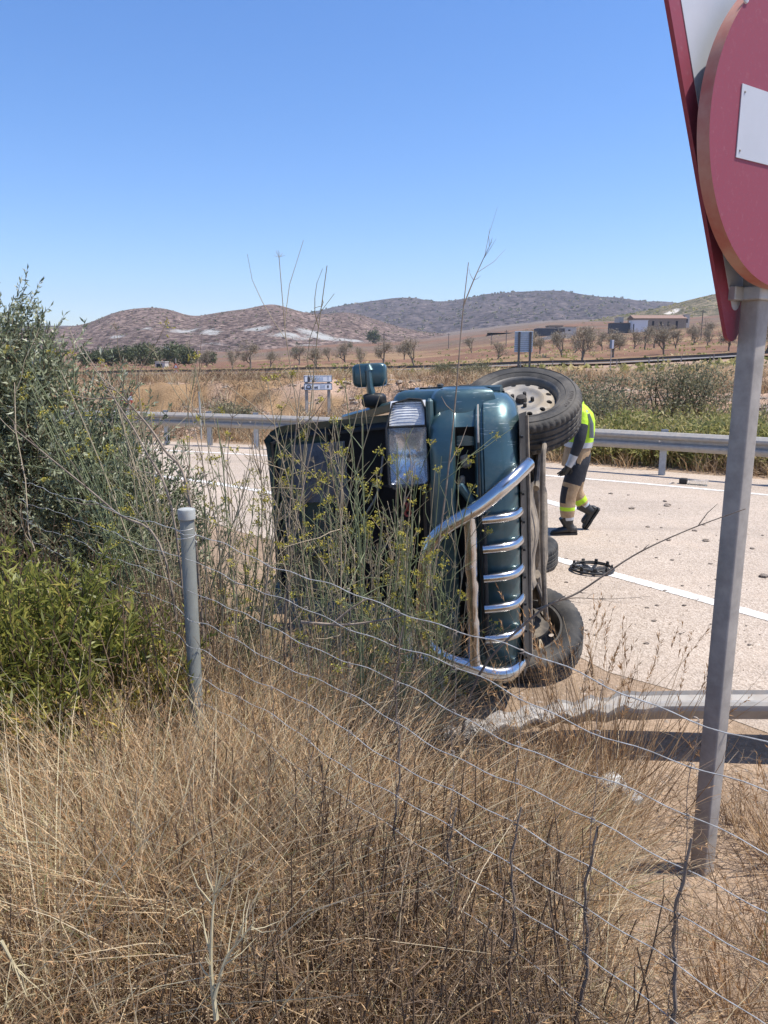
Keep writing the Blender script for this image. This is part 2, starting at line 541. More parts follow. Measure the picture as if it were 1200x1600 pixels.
def px_ray(x, y):
    u = (x - 600) / FPX; v = (800 - y) / FPX
    return np.array([u, math.cos(PITCH) + v * math.sin(PITCH), -math.sin(PITCH) + v * math.cos(PITCH)])
def at_y(x, y, Y):
    d = px_ray(x, y); return d * (Y / d[1]) + [0, 0, HC]
def at_z(x, y, z=0.0):
    d = px_ray(x, y); return d * ((z - HC) / d[2]) + [0, 0, HC]
def sstep(a, b, x):
    t = np.clip((x - a) / (b - a), 0, 1); return t * t * (3 - 2 * t)

# ------------------------------------------------------------------ terrain
def _h(i, j, s):
    n = (i * 374761393 + j * 668265263 + s * 974634777) & 0x7fffffff
    n = ((n ^ (n >> 13)) * 1274126177) & 0x7fffffff
    return ((n ^ (n >> 16)) & 0xffff) / 65535.0
def vnoise(x, y, s=0):
    x = np.asarray(x, float); y = np.asarray(y, float)
    i = np.floor(x).astype(np.int64); j = np.floor(y).astype(np.int64)
    fx = x - i; fy = y - j
    fx = fx * fx * (3 - 2 * fx); fy = fy * fy * (3 - 2 * fy)
    a = _h(i, j, s) * (1 - fx) + _h(i + 1, j, s) * fx
    b = _h(i, j + 1, s) * (1 - fx) + _h(i + 1, j + 1, s) * fx
    return a * (1 - fy) + b * fy
def fbm(x, y, o=4, s=0):
    t = 0; a = 0.5; n = 0
    for k in range(o):
        t = t + a * vnoise(x * 2 ** k, y * 2 ** k, s + k); n += a; a *= 0.5
    return t / n

# the painted lines of the slip road, as curves Y(X); linear beyond their measured range
NEAR_PTS = np.array([(2.91, 5.45), (2.58, 6.08), (2.13, 6.71), (1.78, 7.14), (-1.97, 11.18), (-2.57, 11.76), (-3.21, 12.28)])
FAR_PTS = np.array([(5.55, 10.74), (4.37, 11.7), (3.71, 12.01), (2.6, 12.91), (-2.73, 15.26), (-4.28, 16.24)])
cN = np.polyfit(*NEAR_PTS.T, 2); cF = np.polyfit(*FAR_PTS.T, 2)
def curve(c, x, lo, hi):
    x = np.asarray(x, float); xc = np.clip(x, lo, hi)
    return np.polyval(c, xc) + np.polyval(np.polyder(c), xc) * (x - xc)
def slope(c, x, lo, hi):
    return np.polyval(np.polyder(c), np.clip(x, lo, hi))
YN = lambda x: curve(cN, x, -5, 3.2)
YF = lambda x: curve(cF, x, -7, 6.5)
def dN(x, y): return (YN(x) - y) / np.sqrt(1 + slope(cN, x, -5, 3.2) ** 2)     # + towards the camera
def dF(x, y): return (y - YF(x)) / np.sqrt(1 + slope(cF, x, -7, 6.5) ** 2)     # + beyond the road
def offs(which, x, d):
    """point at parameter x of a line, moved d metres (near: towards camera, far: away)"""
    if which == 'n':
        s = slope(cN, x, -5, 3.2); k = 1 / np.sqrt(1 + s * s)
        return np.stack([x + s * k * d, YN(x) - k * d], -1)
    s = slope(cF, x, -7, 6.5); k = 1 / np.sqrt(1 + s * s)
    return np.stack([x - s * k * d, YF(x) + k * d], -1)

T_COL = np.array([-900, -300, 0, 300, 600, 900, 1200, 1600, 2200.])
T_D = np.array([40, 90, 150, 240, 400, 700, 1200, 2600.])
T_ROW = np.array([
    [600, 592, 584, 578, 570, 556, 545, 540],
    [600, 591, 582, 575, 566, 552, 540, 536],
    [598, 590, 580, 573, 563, 548, 536, 532],
    [597, 588, 579, 572, 562, 548, 535, 531],
    [597, 583, 572, 559, 545, 535, 527, 525],
    [593, 574, 556, 537, 516, 503, 500, 500],
    [587, 561, 543, 522, 498, 488, 484, 484],
    [578, 550, 530, 510, 488, 475, 470, 470],
    [570, 540, 520, 500, 478, 466, 462, 462.]])
def far_z(x, y):
    y = np.maximum(np.asarray(y, float), 20.0)
    x = np.asarray(x, float)
    col = np.clip(600 + FPX * x / (y * 0.98), T_COL[0], T_COL[-1])
    ld = np.log(np.clip(y, T_D[0], T_D[-1]))
    ci = np.clip(np.searchsorted(T_COL, col) - 1, 0, len(T_COL) - 2)
    di = np.clip(np.searchsorted(np.log(T_D), ld) - 1, 0, len(T_D) - 2)
    fc = (col - T_COL[ci]) / (T_COL[ci + 1] - T_COL[ci]); fc = fc * fc * (3 - 2 * fc)
    L = np.log(T_D); fd = (ld - L[di]) / (L[di + 1] - L[di])
    row = (T_ROW[ci, di] * (1 - fd) + T_ROW[ci, di + 1] * fd) * (1 - fc) + (T_ROW[ci + 1, di] * (1 - fd) + T_ROW[ci + 1, di + 1] * fd) * fc
    v = (800 - row) / FPX
    return HC + y * (-math.sin(PITCH) + v * math.cos(PITCH)) / (math.cos(PITCH) + v * math.sin(PITCH))
def ground_z(x, y):
    x = np.asarray(x, float); y = np.asarray(y, float)
    near = 0.38 * sstep(0, 2.2, 3.6 - 0.9 * x - y) + 0.05 * (fbm(x * 1.3, y * 1.3, 3, 5) - 0.5) * sstep(2.2, 3.2, dN(x, y))
    df = dF(x, y)
    rag = fbm(x * 0.35, y * 0.35, 4, 11)
    bank = (1.05 + 0.6 * (rag - 0.4)) * (0.45 * sstep(2.2, 7.5 + 3 * rag, df) + 0.55 * sstep(4.2 + 3 * rag, 5.6 + 3.6 * rag, df)) + (0.42 * (fbm(x * 1.2, y * 1.2, 4, 21) - 0.5) + 0.22 * np.abs(fbm(x * 2.6, y * 1.4, 3, 63) - 0.5)) * sstep(2.2, 4, df)
    z = near * (df < 0) + bank
    w = sstep(24, 46, y)
    fz = far_z(x, y) + (fbm(x * 0.05, y * 0.05, 3, 31) - 0.5) * np.clip(y * 0.006, 0, 3) 
    return z * (1 - w) + fz * w
def ground_pt(x, y): return np.array([x, y, float(ground_z(x, y))])

def axis(lo, hi, n, fine, ce):
    # nonuniform spacing: dense round ce
    t = np.linspace(-1, 1, n)
    a = np.sinh(t * fine) / np.sinh(fine)
    return np.where(a < 0, ce + a * (ce - lo), ce + a * (hi - ce))
gx = np.concatenate([-16 - (np.geomspace(1, 2585, 80)[::-1] - .8), np.arange(-16, 18, .17), 18 + (np.geomspace(1, 2583, 80) - .8)])
gy = np.concatenate([-1 - (np.geomspace(1, 60, 24)[::-1] - .8), np.arange(-1, 30, .14), 30 + (np.geomspace(1, 2871, 170) - .85)])
GX, GY = np.meshgrid(gx, gy, indexing='ij')
GZ = ground_z(GX, GY)
on_road = (dN(GX, GY) < 1.45) & (dF(GX, GY) < 1.35)
GZ = np.where(on_road, -0.008, GZ)
nI, nJ = GX.shape
idx = np.arange(nI * nJ).reshape(nI, nJ)
gq = np.stack([idx[:-1, :-1], idx[1:, :-1], idx[1:, 1:], idx[:-1, 1:]], -1).reshape(-1, 4)

def ground_material():
    m, t, b = mat('ground_soil')
    P = worldco(t)
    a = t.nodes.new('ShaderNodeAttribute'); a.attribute_name = 'soil'
    n1 = noise(t, 0.9, 8, 0.65, P)
    n2 = noise(t, 26, 5, 0.7, P)
    n3 = noise(t, 0.07, 6, 0.6, P)
    r1 = ramp(t, [(0.3, (0.62, 0.60, 0.58)), (0.7, (1.25, 1.2, 1.15))])
    t.links.new(n1.outputs[0], r1.inputs[0])
    r2 = ramp(t, [(0.3, (0.7, 0.68, 0.66)), (0.55, (1.0, 1.0, 1.0)), (0.75, (1.3, 1.3, 1.3))])
    t.links.new(n2.outputs[0], r2.inputs[0])
    r3 = ramp(t, [(0.35, (0.8, 0.78, 0.74)), (0.65, (1.12, 1.1, 1.08))])
    t.links.new(n3.outputs[0], r3.inputs[0])
    o = mixc(t, 1.0, a.outputs['Color'], r1.outputs[0], 'MULTIPLY')
    o = mixc(t, 1.0, o, r2.outputs[0], 'MULTIPLY')
    o = mixc(t, 1.0, o, r3.outputs[0], 'MULTIPLY')
    t.links.new(o, b.inputs['Base Color'])
    b.inputs['Roughness'].default_value = 0.95
    b.inputs['Specular IOR Level'].default_value = 0.15
    bump(t, b, n2.outputs[0], 0.03)
    return m
# soil colours by place: pale gravel verge, raw pink-cream cut bank, straw field, red-brown plough, grey scrub
def soil_colour(x, y):
    c = np.zeros(x.shape + (3,))
    sand = np.array([0.46, 0.355, 0.265]); dry = np.array([0.27, 0.19, 0.115])
    pink = np.array([0.47, 0.345, 0.265]); straw = np.array([0.37, 0.255, 0.15])
    plough = np.array([0.215, 0.125, 0.082]); scrub = np.array([0.185, 0.14, 0.105]); grey = np.array([0.20, 0.165, 0.14])
    df = dF(x, y); dn = dN(x, y)
    w = lambda k: k[..., None]
    c[:] = sand
    dk = sstep(2.6, 3.6, dn) * 0.75 * (1 - sstep(.35, .75, x))
    c = c * (1 - w(dk)) + dry * w(dk)
    k = sstep(1.6, 3.0, df); n = fbm(x * 0.5, y * 0.5, 4, 77)
    bk = pink * w(sstep(0.40, 0.52, n)) + straw * w(1 - sstep(0.40, 0.52, n))
    c = c * (1 - w(k)) + bk * w(k)
    k = sstep(26, 40, y); n = fbm(x * 0.03, y * 0.06, 4, 55)
    c = c * (1 - w(k)) + (straw * 0.95 * w(1 - sstep(0.35, 0.7, n)) + pink * 0.85 * w(sstep(0.35, 0.7, n))) * w(k)
    k = sstep(96, 112, y); n = fbm(x * 0.012, y * 0.03, 4, 91)
    c = c * (1 - w(k)) + (plough * w(1 - sstep(0.5, 0.62, n)) + straw * 0.8 * w(sstep(0.5, 0.62, n))) * w(k)
    col = 600 + FPX * x / np.maximum(y, 1)
    k = sstep(260 - 0.0 * x, 420, y) * sstep(1, 1.1, 1 + (y > 0)); n = fbm(x * 0.01, y * 0.02, 4, 17)
    c = c * (1 - w(k)) + (scrub * w(1 - sstep(0.4, 0.6, n)) + plough * 1.05 * w(sstep(0.4, 0.6, n))) * w(k)
    k = sstep(550, 900, y)
    c = c * (1 - w(k)) + grey * w(k)
    return c
gme = npmesh('ground', np.stack([GX, GY, GZ], -1).reshape(-1, 3), gq, ground_material())
gc = soil_colour(GX, GY).reshape(-1, 3)
att = gme.data.attributes.new('soil', 'FLOAT_COLOR', 'POINT')
att.data.foreach_set('color', np.concatenate([gc, np.ones((len(gc), 1))], 1).astype(np.float32).ravel())
tag(gme, 'dry sandy and ploughed ground reaching to the hills', None, kind='structure')

# ---- road
def asphalt():
    m, t, b = mat('bleached_asphalt')
    P = worldco(t)
    v = t.nodes.new('ShaderNodeTexVoronoi'); v.inputs['Scale'].default_value = 75; t.links.new(P, v.inputs['Vector'])
    r = ramp(t, [(0.0, (0.30, 0.24, 0.185)), (0.35, (0.395, 0.325, 0.26)), (0.8, (0.53, 0.45, 0.37))])
    t.links.new(v.outputs['Color'], r.inputs[0])
    n = noise(t, 0.5, 6, 0.6, P); r2 = ramp(t, [(0.3, (0.86, 0.85, 0.84)), (0.7, (1.1, 1.08, 1.06))])
    t.links.new(n.outputs[0], r2.inputs[0])
    o = mixc(t, 1.0, r.outputs[0], r2.outputs[0], 'MULTIPLY')
    # sandy dust towards the edges and in blotches
    n3 = noise(t, 1.6, 6, 0.7, P); r3 = ramp(t, [(0.5, (0, 0, 0)), (0.72, (0.55, 0.55, 0.55))]); t.links.new(n3.outputs[0], r3.inputs[0])
    o = mixc(t, r3.outputs[0], o, (0.50, 0.395, 0.305))
    # long faint tyre wear and old dark spots
    mp = t.nodes.new('ShaderNodeMapping'); mp.inputs['Rotation'].default_value = (0, 0, 0.75); mp.inputs['Scale'].default_value = (.25, 2.2, 1); t.links.new(P, mp.inputs[0])
    n5 = noise(t, 1.0, 5, 0.6, mp.outputs[0]); r5 = ramp(t, [(0.52, (0, 0, 0)), (0.68, (0.38, 0.38, 0.38))]); t.links.new(n5.outputs[0], r5.inputs[0])
    o = mixc(t, r5.outputs[0], o, (0.29, 0.235, 0.19))
    n4 = noise(t, 9, 3, 0.5, P); r4 = ramp(t, [(0.74, (0, 0, 0)), (0.82, (0.45, 0.45, 0.45))]); t.links.new(n4.outputs[0], r4.inputs[0])
    o = mixc(t, r4.outputs[0], o, (0.20, 0.16, 0.13))
    t.links.new(o, b.inputs['Base Color'])
    b.inputs['Roughness'].default_value = 0.9
    b.inputs['Specular IOR Level'].default_value = 0.2
    bump(t, b, v.outputs['Distance'], 0.006)
    return m
xs = np.concatenate([np.linspace(-90, -8, 30), np.linspace(-7.5, 7.5, 70), np.linspace(8, 40, 16)])
def strip(name, a, b, z, material, parent=None, nw=1):
    n = len(a); rows = [a * (1 - k / nw) + b * (k / nw) for k in range(nw + 1)]
    v = np.concatenate([np.concatenate([r_, np.full((n, 1), z)], 1) for r_ in rows])
    i = np.arange(n - 1); q = []
    for k in range(nw): q.append(np.stack([k * n + i, k * n + i + 1, (k + 1) * n + i + 1, (k + 1) * n + i], 1))
    return npmesh(name, v, np.concatenate(q), material, parent=parent)
WM['__'] = Matrix()
edge_n = offs('n', xs, 1.75); edge_f = offs('f', xs, 1.55)
edge_n = edge_n + (rng.normal(size=edge_n.shape) * 0.05)
road = strip('road', edge_n, edge_f, 0.003, asphalt(), nw=6)
WM['road'] = Matrix()
tag(road, 'pale sun-bleached asphalt slip road', None, kind='structure')
def linepaint():
    m, t, b = mat('worn_white_paint')
    P = worldco(t)
    n = noise(t, 40, 5, 0.7, P); r = ramp(t, [(0.40, (0.46, 0.39, 0.32)), (0.56, (0.78, 0.76, 0.72))])
    t.links.new(n.outputs[0], r.inputs[0]); t.links.new(r.outputs[0], b.inputs['Base Color'])
    b.inputs['Roughness'].default_value = 0.7
    return m
M['line'] = linepaint()
xl = np.linspace(-30, 3.9, 160)
ln = strip('edge_line', offs('n', xl, 0.075), offs('n', xl, -0.075), 0.007, 'line', road); ln['label'] = 'near white edge line of the slip road'
xl = np.linspace(-60, 8, 160)
ln = strip('edge_line', offs('f', xl, -0.06), offs('f', xl, 0.06), 0.007, 'line', road); ln['label'] = 'far white edge line beside the guardrail'
p0, p1 = at_z(838, 779)[:2], at_z(900, 797)[:2]
dd = (p1 - p0) / np.linalg.norm(p1 - p0); nn = np.array([-dd[1], dd[0]])
tt = np.linspace(0, 1, 6)[:, None]
strip('lane_dash', p0 + tt * (p1 - p0) - nn * .09, p0 + tt * (p1 - p0) + nn * .09, 0.007, 'line', road)

# second road across the field
xq = np.linspace(-260, 300, 90)
yq = 100 - 0.02 * xq
M['farasphalt'] = simple('far_asphalt', (0.20, 0.175, 0.155), 0.9, scale=0.5)
v = np.concatenate([np.stack([xq, yq + o_, ground_z(xq, yq) + 0.25], 1) for o_ in (-2.5, 5.5)]); n_ = len(xq); i_ = np.arange(n_ - 1)
fr = npmesh('road', v, np.stack([i_, i_ + 1, n_ + i_ + 1, n_ + i_], 1), 'farasphalt'); tag(fr, 'distant asphalt road behind a guardrail across the field', None, kind='structure')

# ------------------------------------------------------------------ hills
def hillmat(name, c1, c2, c3, sc, scar=None):
    m, t, b = mat(name)
    P = worldco(t)
    v = t.nodes.new('ShaderNodeTexVoronoi'); v.inputs['Scale'].default_value = sc; t.links.new(P, v.inputs['Vector'])
    n = noise(t, sc * 0.9, 6, 0.75, P)
    r = ramp(t, [(0.36, c1), (0.5, c2), (0.62, c3)]); t.links.new(n.outputs[0], r.inputs[0])
    n2 = noise(t, sc * 0.05, 6, 0.65, P); r2 = ramp(t, [(0.3, (0.7, 0.7, 0.72)), (0.7, (1.15, 1.12, 1.1))]); t.links.new(n2.outputs[0], r2.inputs[0])
    o = mixc(t, 1.0, r.outputs[0], r2.outputs[0], 'MULTIPLY')
    # dark shrubs as dots
    r3 = ramp(t, [(0.0, (1, 1, 1)), (0.28, (1, 1, 1)), (0.36, (0, 0, 0))]); t.links.new(v.outputs['Distance'], r3.inputs[0])
    o = mixc(t, r3.outputs[0], o, tuple(k * 0.75 for k in c1))
    if scar:
        a = t.nodes.new('ShaderNodeAttribute'); a.attribute_name = 'tint'
        nn_ = noise(t, sc * 0.6, 7, 0.9, P)
        mm = t.nodes.new('ShaderNodeMath'); mm.operation = 'ADD'; t.links.new(a.outputs['Fac'], mm.inputs[0]); t.links.new(nn_.outputs[0], mm.inputs[1])
        r4 = ramp(t, [(0.98, (0, 0, 0)), (1.0, (1, 1, 1))]); 
        mr = t.nodes.new('ShaderNodeMapRange'); mr.inputs[1].default_value = 0.90; mr.inputs[2].default_value = 1.08; t.links.new(mm.outputs[0], mr.inputs[0])
        o = mixc(t, mr.outputs[0], o, scar)
    t.links.new(o, b.inputs['Base Color'])
    b.inputs['Roughness'].default_value = 1.0
    b.inputs['Specular IOR Level'].default_value = 0.0
    bump(t, b, n.outputs[0], 3.0, 0.8)
    return m
def ridge(name, label, crest, Dc, Db, base_row, material, nseed, rough, sc=None, back=1.5):
    """a hill whose skyline was read off the photograph, at its own distance: foot at Db, crest at Dc"""
    cx = np.array([c[0] for c in crest], float); cy = np.array([c[1] for c in crest], float)
    cols = np.linspace(cx[0], cx[-1], 360)
    rows = np.interp(cols, cx, cy)
    k = np.ones(7) / 7; rows = np.convolve(np.pad(rows, 3, 'edge'), k, 'valid')
    ts = np.concatenate([np.linspace(0, 1, 60), 1 + np.linspace(0.03, 1, 14)])
    C, Tt = np.meshgrid(cols, ts, indexing='ij'); Rw = np.repeat(rows[:, None], len(ts), 1)
    D = np.where(Tt <= 1, Db + (Dc - Db) * Tt, Dc + (Dc * back - Dc) * (Tt - 1))
    X = (C - 600) / FPX * D * 0.98
    crest_h = HC + Dc * np.tan(np.arctan((800 - Rw) / FPX) - PITCH)
    base_h = HC + Db * np.tan(np.arctan((800 - base_row) / FPX) - PITCH) - 3
    prof = np.where(Tt <= 1, np.clip(Tt, 0, 1) ** 1.15 * 0.5 + 0.5 * sstep(0, 1, np.clip(Tt, 0, 1)), 1 - (Tt - 1) ** 1.5)
    gull = (fbm(X * rough, D * rough * 0.45, 5, nseed) - 0.5) * 2
    ridg = 1 - np.abs(fbm(X * rough * 2.3, D * rough * 0.8, 4, nseed + 9) - 0.5) * 4
    amp = np.maximum(crest_h - base_h, 8) * np.sin(np.clip(Tt, 0, 1) * math.pi) 
    Z = base_h + (crest_h - base_h) * prof + (gull * 0.30 + ridg * 0.10) * amp
    v = np.stack([X, D, Z], -1).reshape(-1, 3)
    a, bb = C.shape; ii = np.arange(a * bb).reshape(a, bb)
    q = np.stack([ii[:-1, :-1], ii[1:, :-1], ii[1:, 1:], ii[:-1, 1:]], -1).reshape(-1, 4)
    tint = np.zeros(a * bb) if sc is None else sc(C, Tt).reshape(-1)
    o = npmesh(name, v, q, material, tint)
    tag(o, label, None, kind='structure')
    return C, Tt, X, D, Z
HB = hillmat('back_hill_scrub', (0.042, 0.038, 0.042), (0.098, 0.084, 0.086), (0.185, 0.150, 0.140), 0.06)
HL = hillmat('stony_hill_scrub', (0.072, 0.054, 0.050), (0.165, 0.122, 0.106), (0.33, 0.25, 0.21), 0.14, scar=(0.37, 0.365, 0.345))
HR = hillmat('green_hill_scrub', (0.08, 0.085, 0.055), (0.17, 0.15, 0.10), (0.31, 0.245, 0.175), 0.13, scar=(0.60, 0.55, 0.47))
back_crest = [(-900, 520), (-300, 520), (0, 516), (300, 508), (430, 497), (480, 490), (500, 485), (520, 480), (560, 473), (600, 468), (622, 464), (640, 463), (660, 469), (680, 473), (700, 471), (740, 463), (780, 459), (820, 459), (860, 458), (880, 461), (905, 467), (930, 467), (950, 466), (975, 470), (990, 473), (1010, 470), (1035, 470), (1060, 475), (1120, 478), (1200, 474), (1400, 470), (1900, 480)]
bk = ridge('hills', 'dark scrubby far ridge rising behind the plain', back_crest, 2300, 1250, 530, HB, 3, 0.0022)
def scarL(C, T):
    s = np.zeros_like(C)
    for (c, t, wc, wt, a) in ((185, .34, 24, .05, .56), (230, .38, 20, .04, .54), (290, .36, 40, .06, .60), (330, .30, 34, .05, .58), (400, .30, 40, .035, .60), (450, .25, 60, .03, .58), (500, .29, 55, .045, .66), (545, .27, 40, .04, .66), (660, .36, 50, .035, .60), (330, .2, 60, .03, .45), (480, .2, 70, .02, .5)):
        s = np.maximum(s, a * np.exp(-((C - c) / wc) ** 2 - ((T - t) / wt) ** 2))
    return s
left_crest = [(-900, 545), (-400, 535), (-100, 530), (60, 517), (110, 511), (140, 506), (160, 498), (180, 489), (200, 484), (225, 481), (255, 480), (270, 484), (290, 490), (303, 496), (318, 493), (345, 488), (375, 484), (400, 481), (412, 476), (428, 474), (445, 478), (460, 484), (480, 489), (500, 492), (520, 489), (545, 487), (560, 491), (590, 500), (620, 510), (650, 517), (690, 521), (720, 527), (780, 533), (860, 538), (1000, 545)]
lf = ridge('hills', 'stony brown twin hills with white quarry scars', left_crest, 1050, 560, 556, HL, 14, 0.006, scarL)
def scarR(C, T):
    return np.maximum(0.8 * np.exp(-((C - 1045) / 16) ** 2 - ((T - .62) / .08) ** 2), 0.6 * np.exp(-((C - 960) / 60) ** 2 - ((T - .1) / .03) ** 2))
right_crest = [(760, 520), (860, 514), (900, 505), (940, 497), (1000, 486), (1040, 477), (1060, 471), (1080, 466), (1100, 461), (1120, 457), (1150, 452), (1200, 444), (1260, 438), (1400, 440), (1700, 455), (2300, 470)]
rt = ridge('hills', 'low greenish hill at the right behind the ruined farm', right_crest, 900, 470, 512, HR, 25, 0.007, scarR)

# scrub on the hills: nobody could count it
def hill_scrub(name, label, F, n, s0, s1, m, tmin=0.05, tmax=1.0, colr=(0, 1200)):
    C, Tt, X, D, Z = F
    a, b_ = C.shape
    ii = rng.integers(0, a - 1, n); jj = rng.integers(0, 60, n)
    u = rng.random(n)[:, None]; w_ = rng.random(n)[:, None]
    G = np.stack([X, D, Z], -1)
    p = (G[ii, jj] * (1 - u) + G[ii + 1, jj] * u) * (1 - w_) + (G[ii, jj + 1] * (1 - u) + G[ii + 1, jj + 1] * u) * w_
    keep = (C[ii, jj] > colr[0] - 60) & (C[ii, jj] < colr[1] + 60)
    p = p[keep]; n = len(p)
    s = s0 + (s1 - s0) * rng.random(n) ** 2
    # each bush: five crossing leaf-clump facets
    k = 5
    d = unit(rng.normal(size=(n, k, 3)) * [1, 1, 0.5] + [0, 0, 0.8])
    v, q, t = leaves(np.repeat(p, k, 0) - [0, 0, 0.3], d.reshape(-1, 3), np.repeat(s, k) * 1.1, np.repeat(s, k) * 1.0, np.repeat(rng.random(n), k))
    o = npmesh(name, v, q, m, t, smooth=False)
    tag(o, label, 'scrub', kind='stuff')
hill_scrub('hill_scrub', 'dark scrub and burnt pines dotted over the far ridge', bk, 5200, 2.0, 6.5, 'dkscrub', colr=(420, 1200))
hill_scrub('hill_scrub', 'low scrub dotted over the stony left hills', lf, 4500, 0.7, 2.0, 'dkscrub', colr=(60, 720))
hill_scrub('hill_scrub', 'low scrub on the right hand hill', rt, 3000, 0.8, 2.2, 'scrub', colr=(880, 1250))

# ------------------------------------------------------------------ guardrails
WB = [(0, -.155), (.022, -.15), (.075, -.10), (.082, -.075), (.075, -.05), (.018, -.018), (.018, .018), (.075, .05), (.082, .075), (.075, .10), (.022, .15), (0, .155)]
def wbeam(mb, path, nrm, roll=None, squash=None):
    """W-beam swept along path; nrm = side it bulges to; roll tips it over"""
    P = [Vector(p) for p in path]; rings = []
    for i, p in enumerate(P):
        t = (P[min(i + 1, len(P) - 1)] - P[max(i - 1, 0)]).normalized()
        n = Vector(nrm[i] if isinstance(nrm, list) else nrm); n = (n - t * n.dot(t)).normalized()
        u = t.cross(n); u = u if u.z > 0 else -u
        a = roll[i] if roll else 0
        n2 = n * math.cos(a) + u * math.sin(a); u2 = u * math.cos(a) - n * math.sin(a)
        sq = squash[i] if squash else 1
        rings.append([p + n2 * (o * sq) + u2 * h for o, h in WB] + [p + n2 * (o * sq - .005) + u2 * h for o, h in reversed(WB)])
    mb.loft(rings)
    return mb
rail = thing('guardrail', 'galvanised steel guardrail along the far edge of the slip road', 'guardrail', tuple(at_z(1030, 738)))
rx = np.linspace(-26, 14, 80)
rp = offs('f', rx, 1.05)
path = [(p[0], p[1], 0.585) for p in rp]
mb = MB(); wbeam(mb, path, (-0.4, -0.9, 0)); mb.obj('beam', 'galvdark', rail, world=True, angle=25)
for px_, sp in ((1030, 0), (322, 0), (395, 0), (1225, 0), (705, 0), (560, 0), (255, 0), (180, 0)):
    # nearest beam point in that column
    cc = 600 + FPX * rp[:, 0] / (rp[:, 1] * math.cos(PITCH) + (HC - .3) * math.sin(PITCH))
    x_ = np.interp(px_, cc, rx); q_ = offs('f', np.array([x_]), 1.05 + 0.07)[0]
    mb = MB(); a_ = math.atan(float(slope(cF, x_, -7, 6.5)))
    rot = Matrix.Rotation(a_, 4, 'Z')
    mb.box((q_[0], q_[1], .35), (.008, .06, .86), rot); mb.box(V3((q_[0], q_[1], .35)) + V3(rot @ Vector((.05, .026, 0))), (.1, .008, .86), rot); mb.box(V3((q_[0], q_[1], .35)) + V3(rot @ Vector((.05, -.026, 0))), (.1, .008, .86), rot)
    mb.obj('post', 'galv', rail, world=True, smooth=False)
    q2 = offs('f', np.array([x_]), 0.955)[0]
    MB().tube([(q2[0], q2[1], .585), (q2[0] + .02, q2[1] - .02, .585)], .014, 6).obj('bolt', 'galvpost', rail, world=True)
jx = 4.7
q2 = offs('f', np.array([jx - .16, jx + .16]), 1.048)
mb = MB(); wbeam(mb, [(q2[0][0], q2[0][1], .585), (q2[1][0], q2[1][1], .585)], (-0.4, -0.9, 0)); mb.obj('splice', 'galvdark', rail, world=True, angle=25)

# distant guardrail
dr = thing('guardrail', 'long low guardrail along the distant road across the field', 'guardrail', ground_pt(0, 95))
xr = np.linspace(-170, 240, 104); yr = 96.5 - 0.02 * xr
zr = ground_z(xr, yr)
mb = MB(); wbeam(mb, [(a_, b_, c_ + .62) for a_, b_, c_ in zip(xr, yr, zr)], (0, 1, 0)); mb.obj('beam', 'pole', dr, world=True, angle=25)
pm = None
for a_, b_, c_ in zip(xr[::1], yr[::1], zr[::1]):
    if pm is None:
        mb = MB(); mb.box((0, 0, 0), (.12, .14, 1.0)); pm = mb.obj('post', 'galvpost', dr, smooth=False); o = pm
    else:
        o = pm.copy(); COL.objects.link(o); o.parent = dr
    o.location = WM[dr.name].inverted() @ Vector((a_, b_ + .1, c_ + .25))

# near, wrecked guardrail: knocked flat under the car
nr = thing('guardrail', 'wrecked near guardrail bent flat under the overturned car', 'guardrail', (1.4, 3.6, 0))
pts = [(4.6, 3.35, .32), (3.0, 3.46, .30), (1.93, 3.53, .275), (1.35, 3.57, .25), (1.05, 3.57, .22), (.8, 3.55, .19), (.55, 3.50, .16), (.33, 3.44, .13), (.05, 3.40, .10), (-.25, 3.42, .07)]
def catmull(pts, n=6):
    P = [Vector(p) for p in pts]; out = []
    for i in range(len(P) - 1):
        p0, p1, p2, p3 = P[max(i - 1, 0)], P[i], P[i + 1], P[min(i + 2, len(P) - 1)]
        for k in range(n):
            t = k / n
            out.append(0.5 * ((2 * p1) + (p2 - p0) * t + (2 * p0 - 5 * p1 + 4 * p2 - p3) * t * t + (3 * p1 - p0 - 3 * p2 + p3) * t ** 3))
    out.append(P[-1]); return out
pp = catmull(pts, 6)
N_ = len(pp)
rolls = []
for p in pp:
    a_ = 0.0
    if p.x > -.3: a_ = -1.74
    else: a_ = -1.78 * max(0, 1 - (-.3 - p.x) / .8)
    rolls.append(a_)
rolls = np.convolve(np.pad(np.array(rolls), 4, 'edge'), np.ones(9) / 9, 'valid').tolist()
rolls = [r_ + 0.10 * math.sin(i * 1.7) * (1 if -0.5 < pp[i].x < 1.3 else 0) for i, r_ in enumerate(rolls)]
mb = MB(); wbeam(mb, pp, [(.55, .83, 0)] * N_, rolls, [1 - .45 * math.exp(-((p.x - .6) / .5) ** 2) for p in pp]); mb.obj('beam', 'galvdark', nr, world=True, angle=25)
for (x_, y_, lean) in ((2.75, 3.3, 0.9),):
    mb = MB(); rot = Matrix.Rotation(-.9, 4, 'Z') @ Matrix.Rotation(lean, 4, 'X')
    ax = rot @ Vector((0, 0, 1))
    for o_, s_ in (((0, 0), (.008, .06)), ((.05, .026), (.1, .008)), ((.05, -.026), (.1, .008))):
        mb.box(V3((x_, y_, .02)) + V3(rot @ Vector((o_[0], o_[1], .3))), (s_[0], s_[1], .8), rot)
    mb.obj('post', 'galv', nr, world=True, smooth=False)
mb = MB(); mb.box((1.0, 3.02, .12), (.13, .08, .04), Matrix.Rotation(.7, 4, 'Z') @ Matrix.Rotation(.35, 4, 'X'), bev=.012); mb.box((1.07, 2.98, .09), (.05, .13, .02), Matrix.Rotation(.3, 4, 'Z'))
mb.obj('spacer', 'galv', nr, world=True)

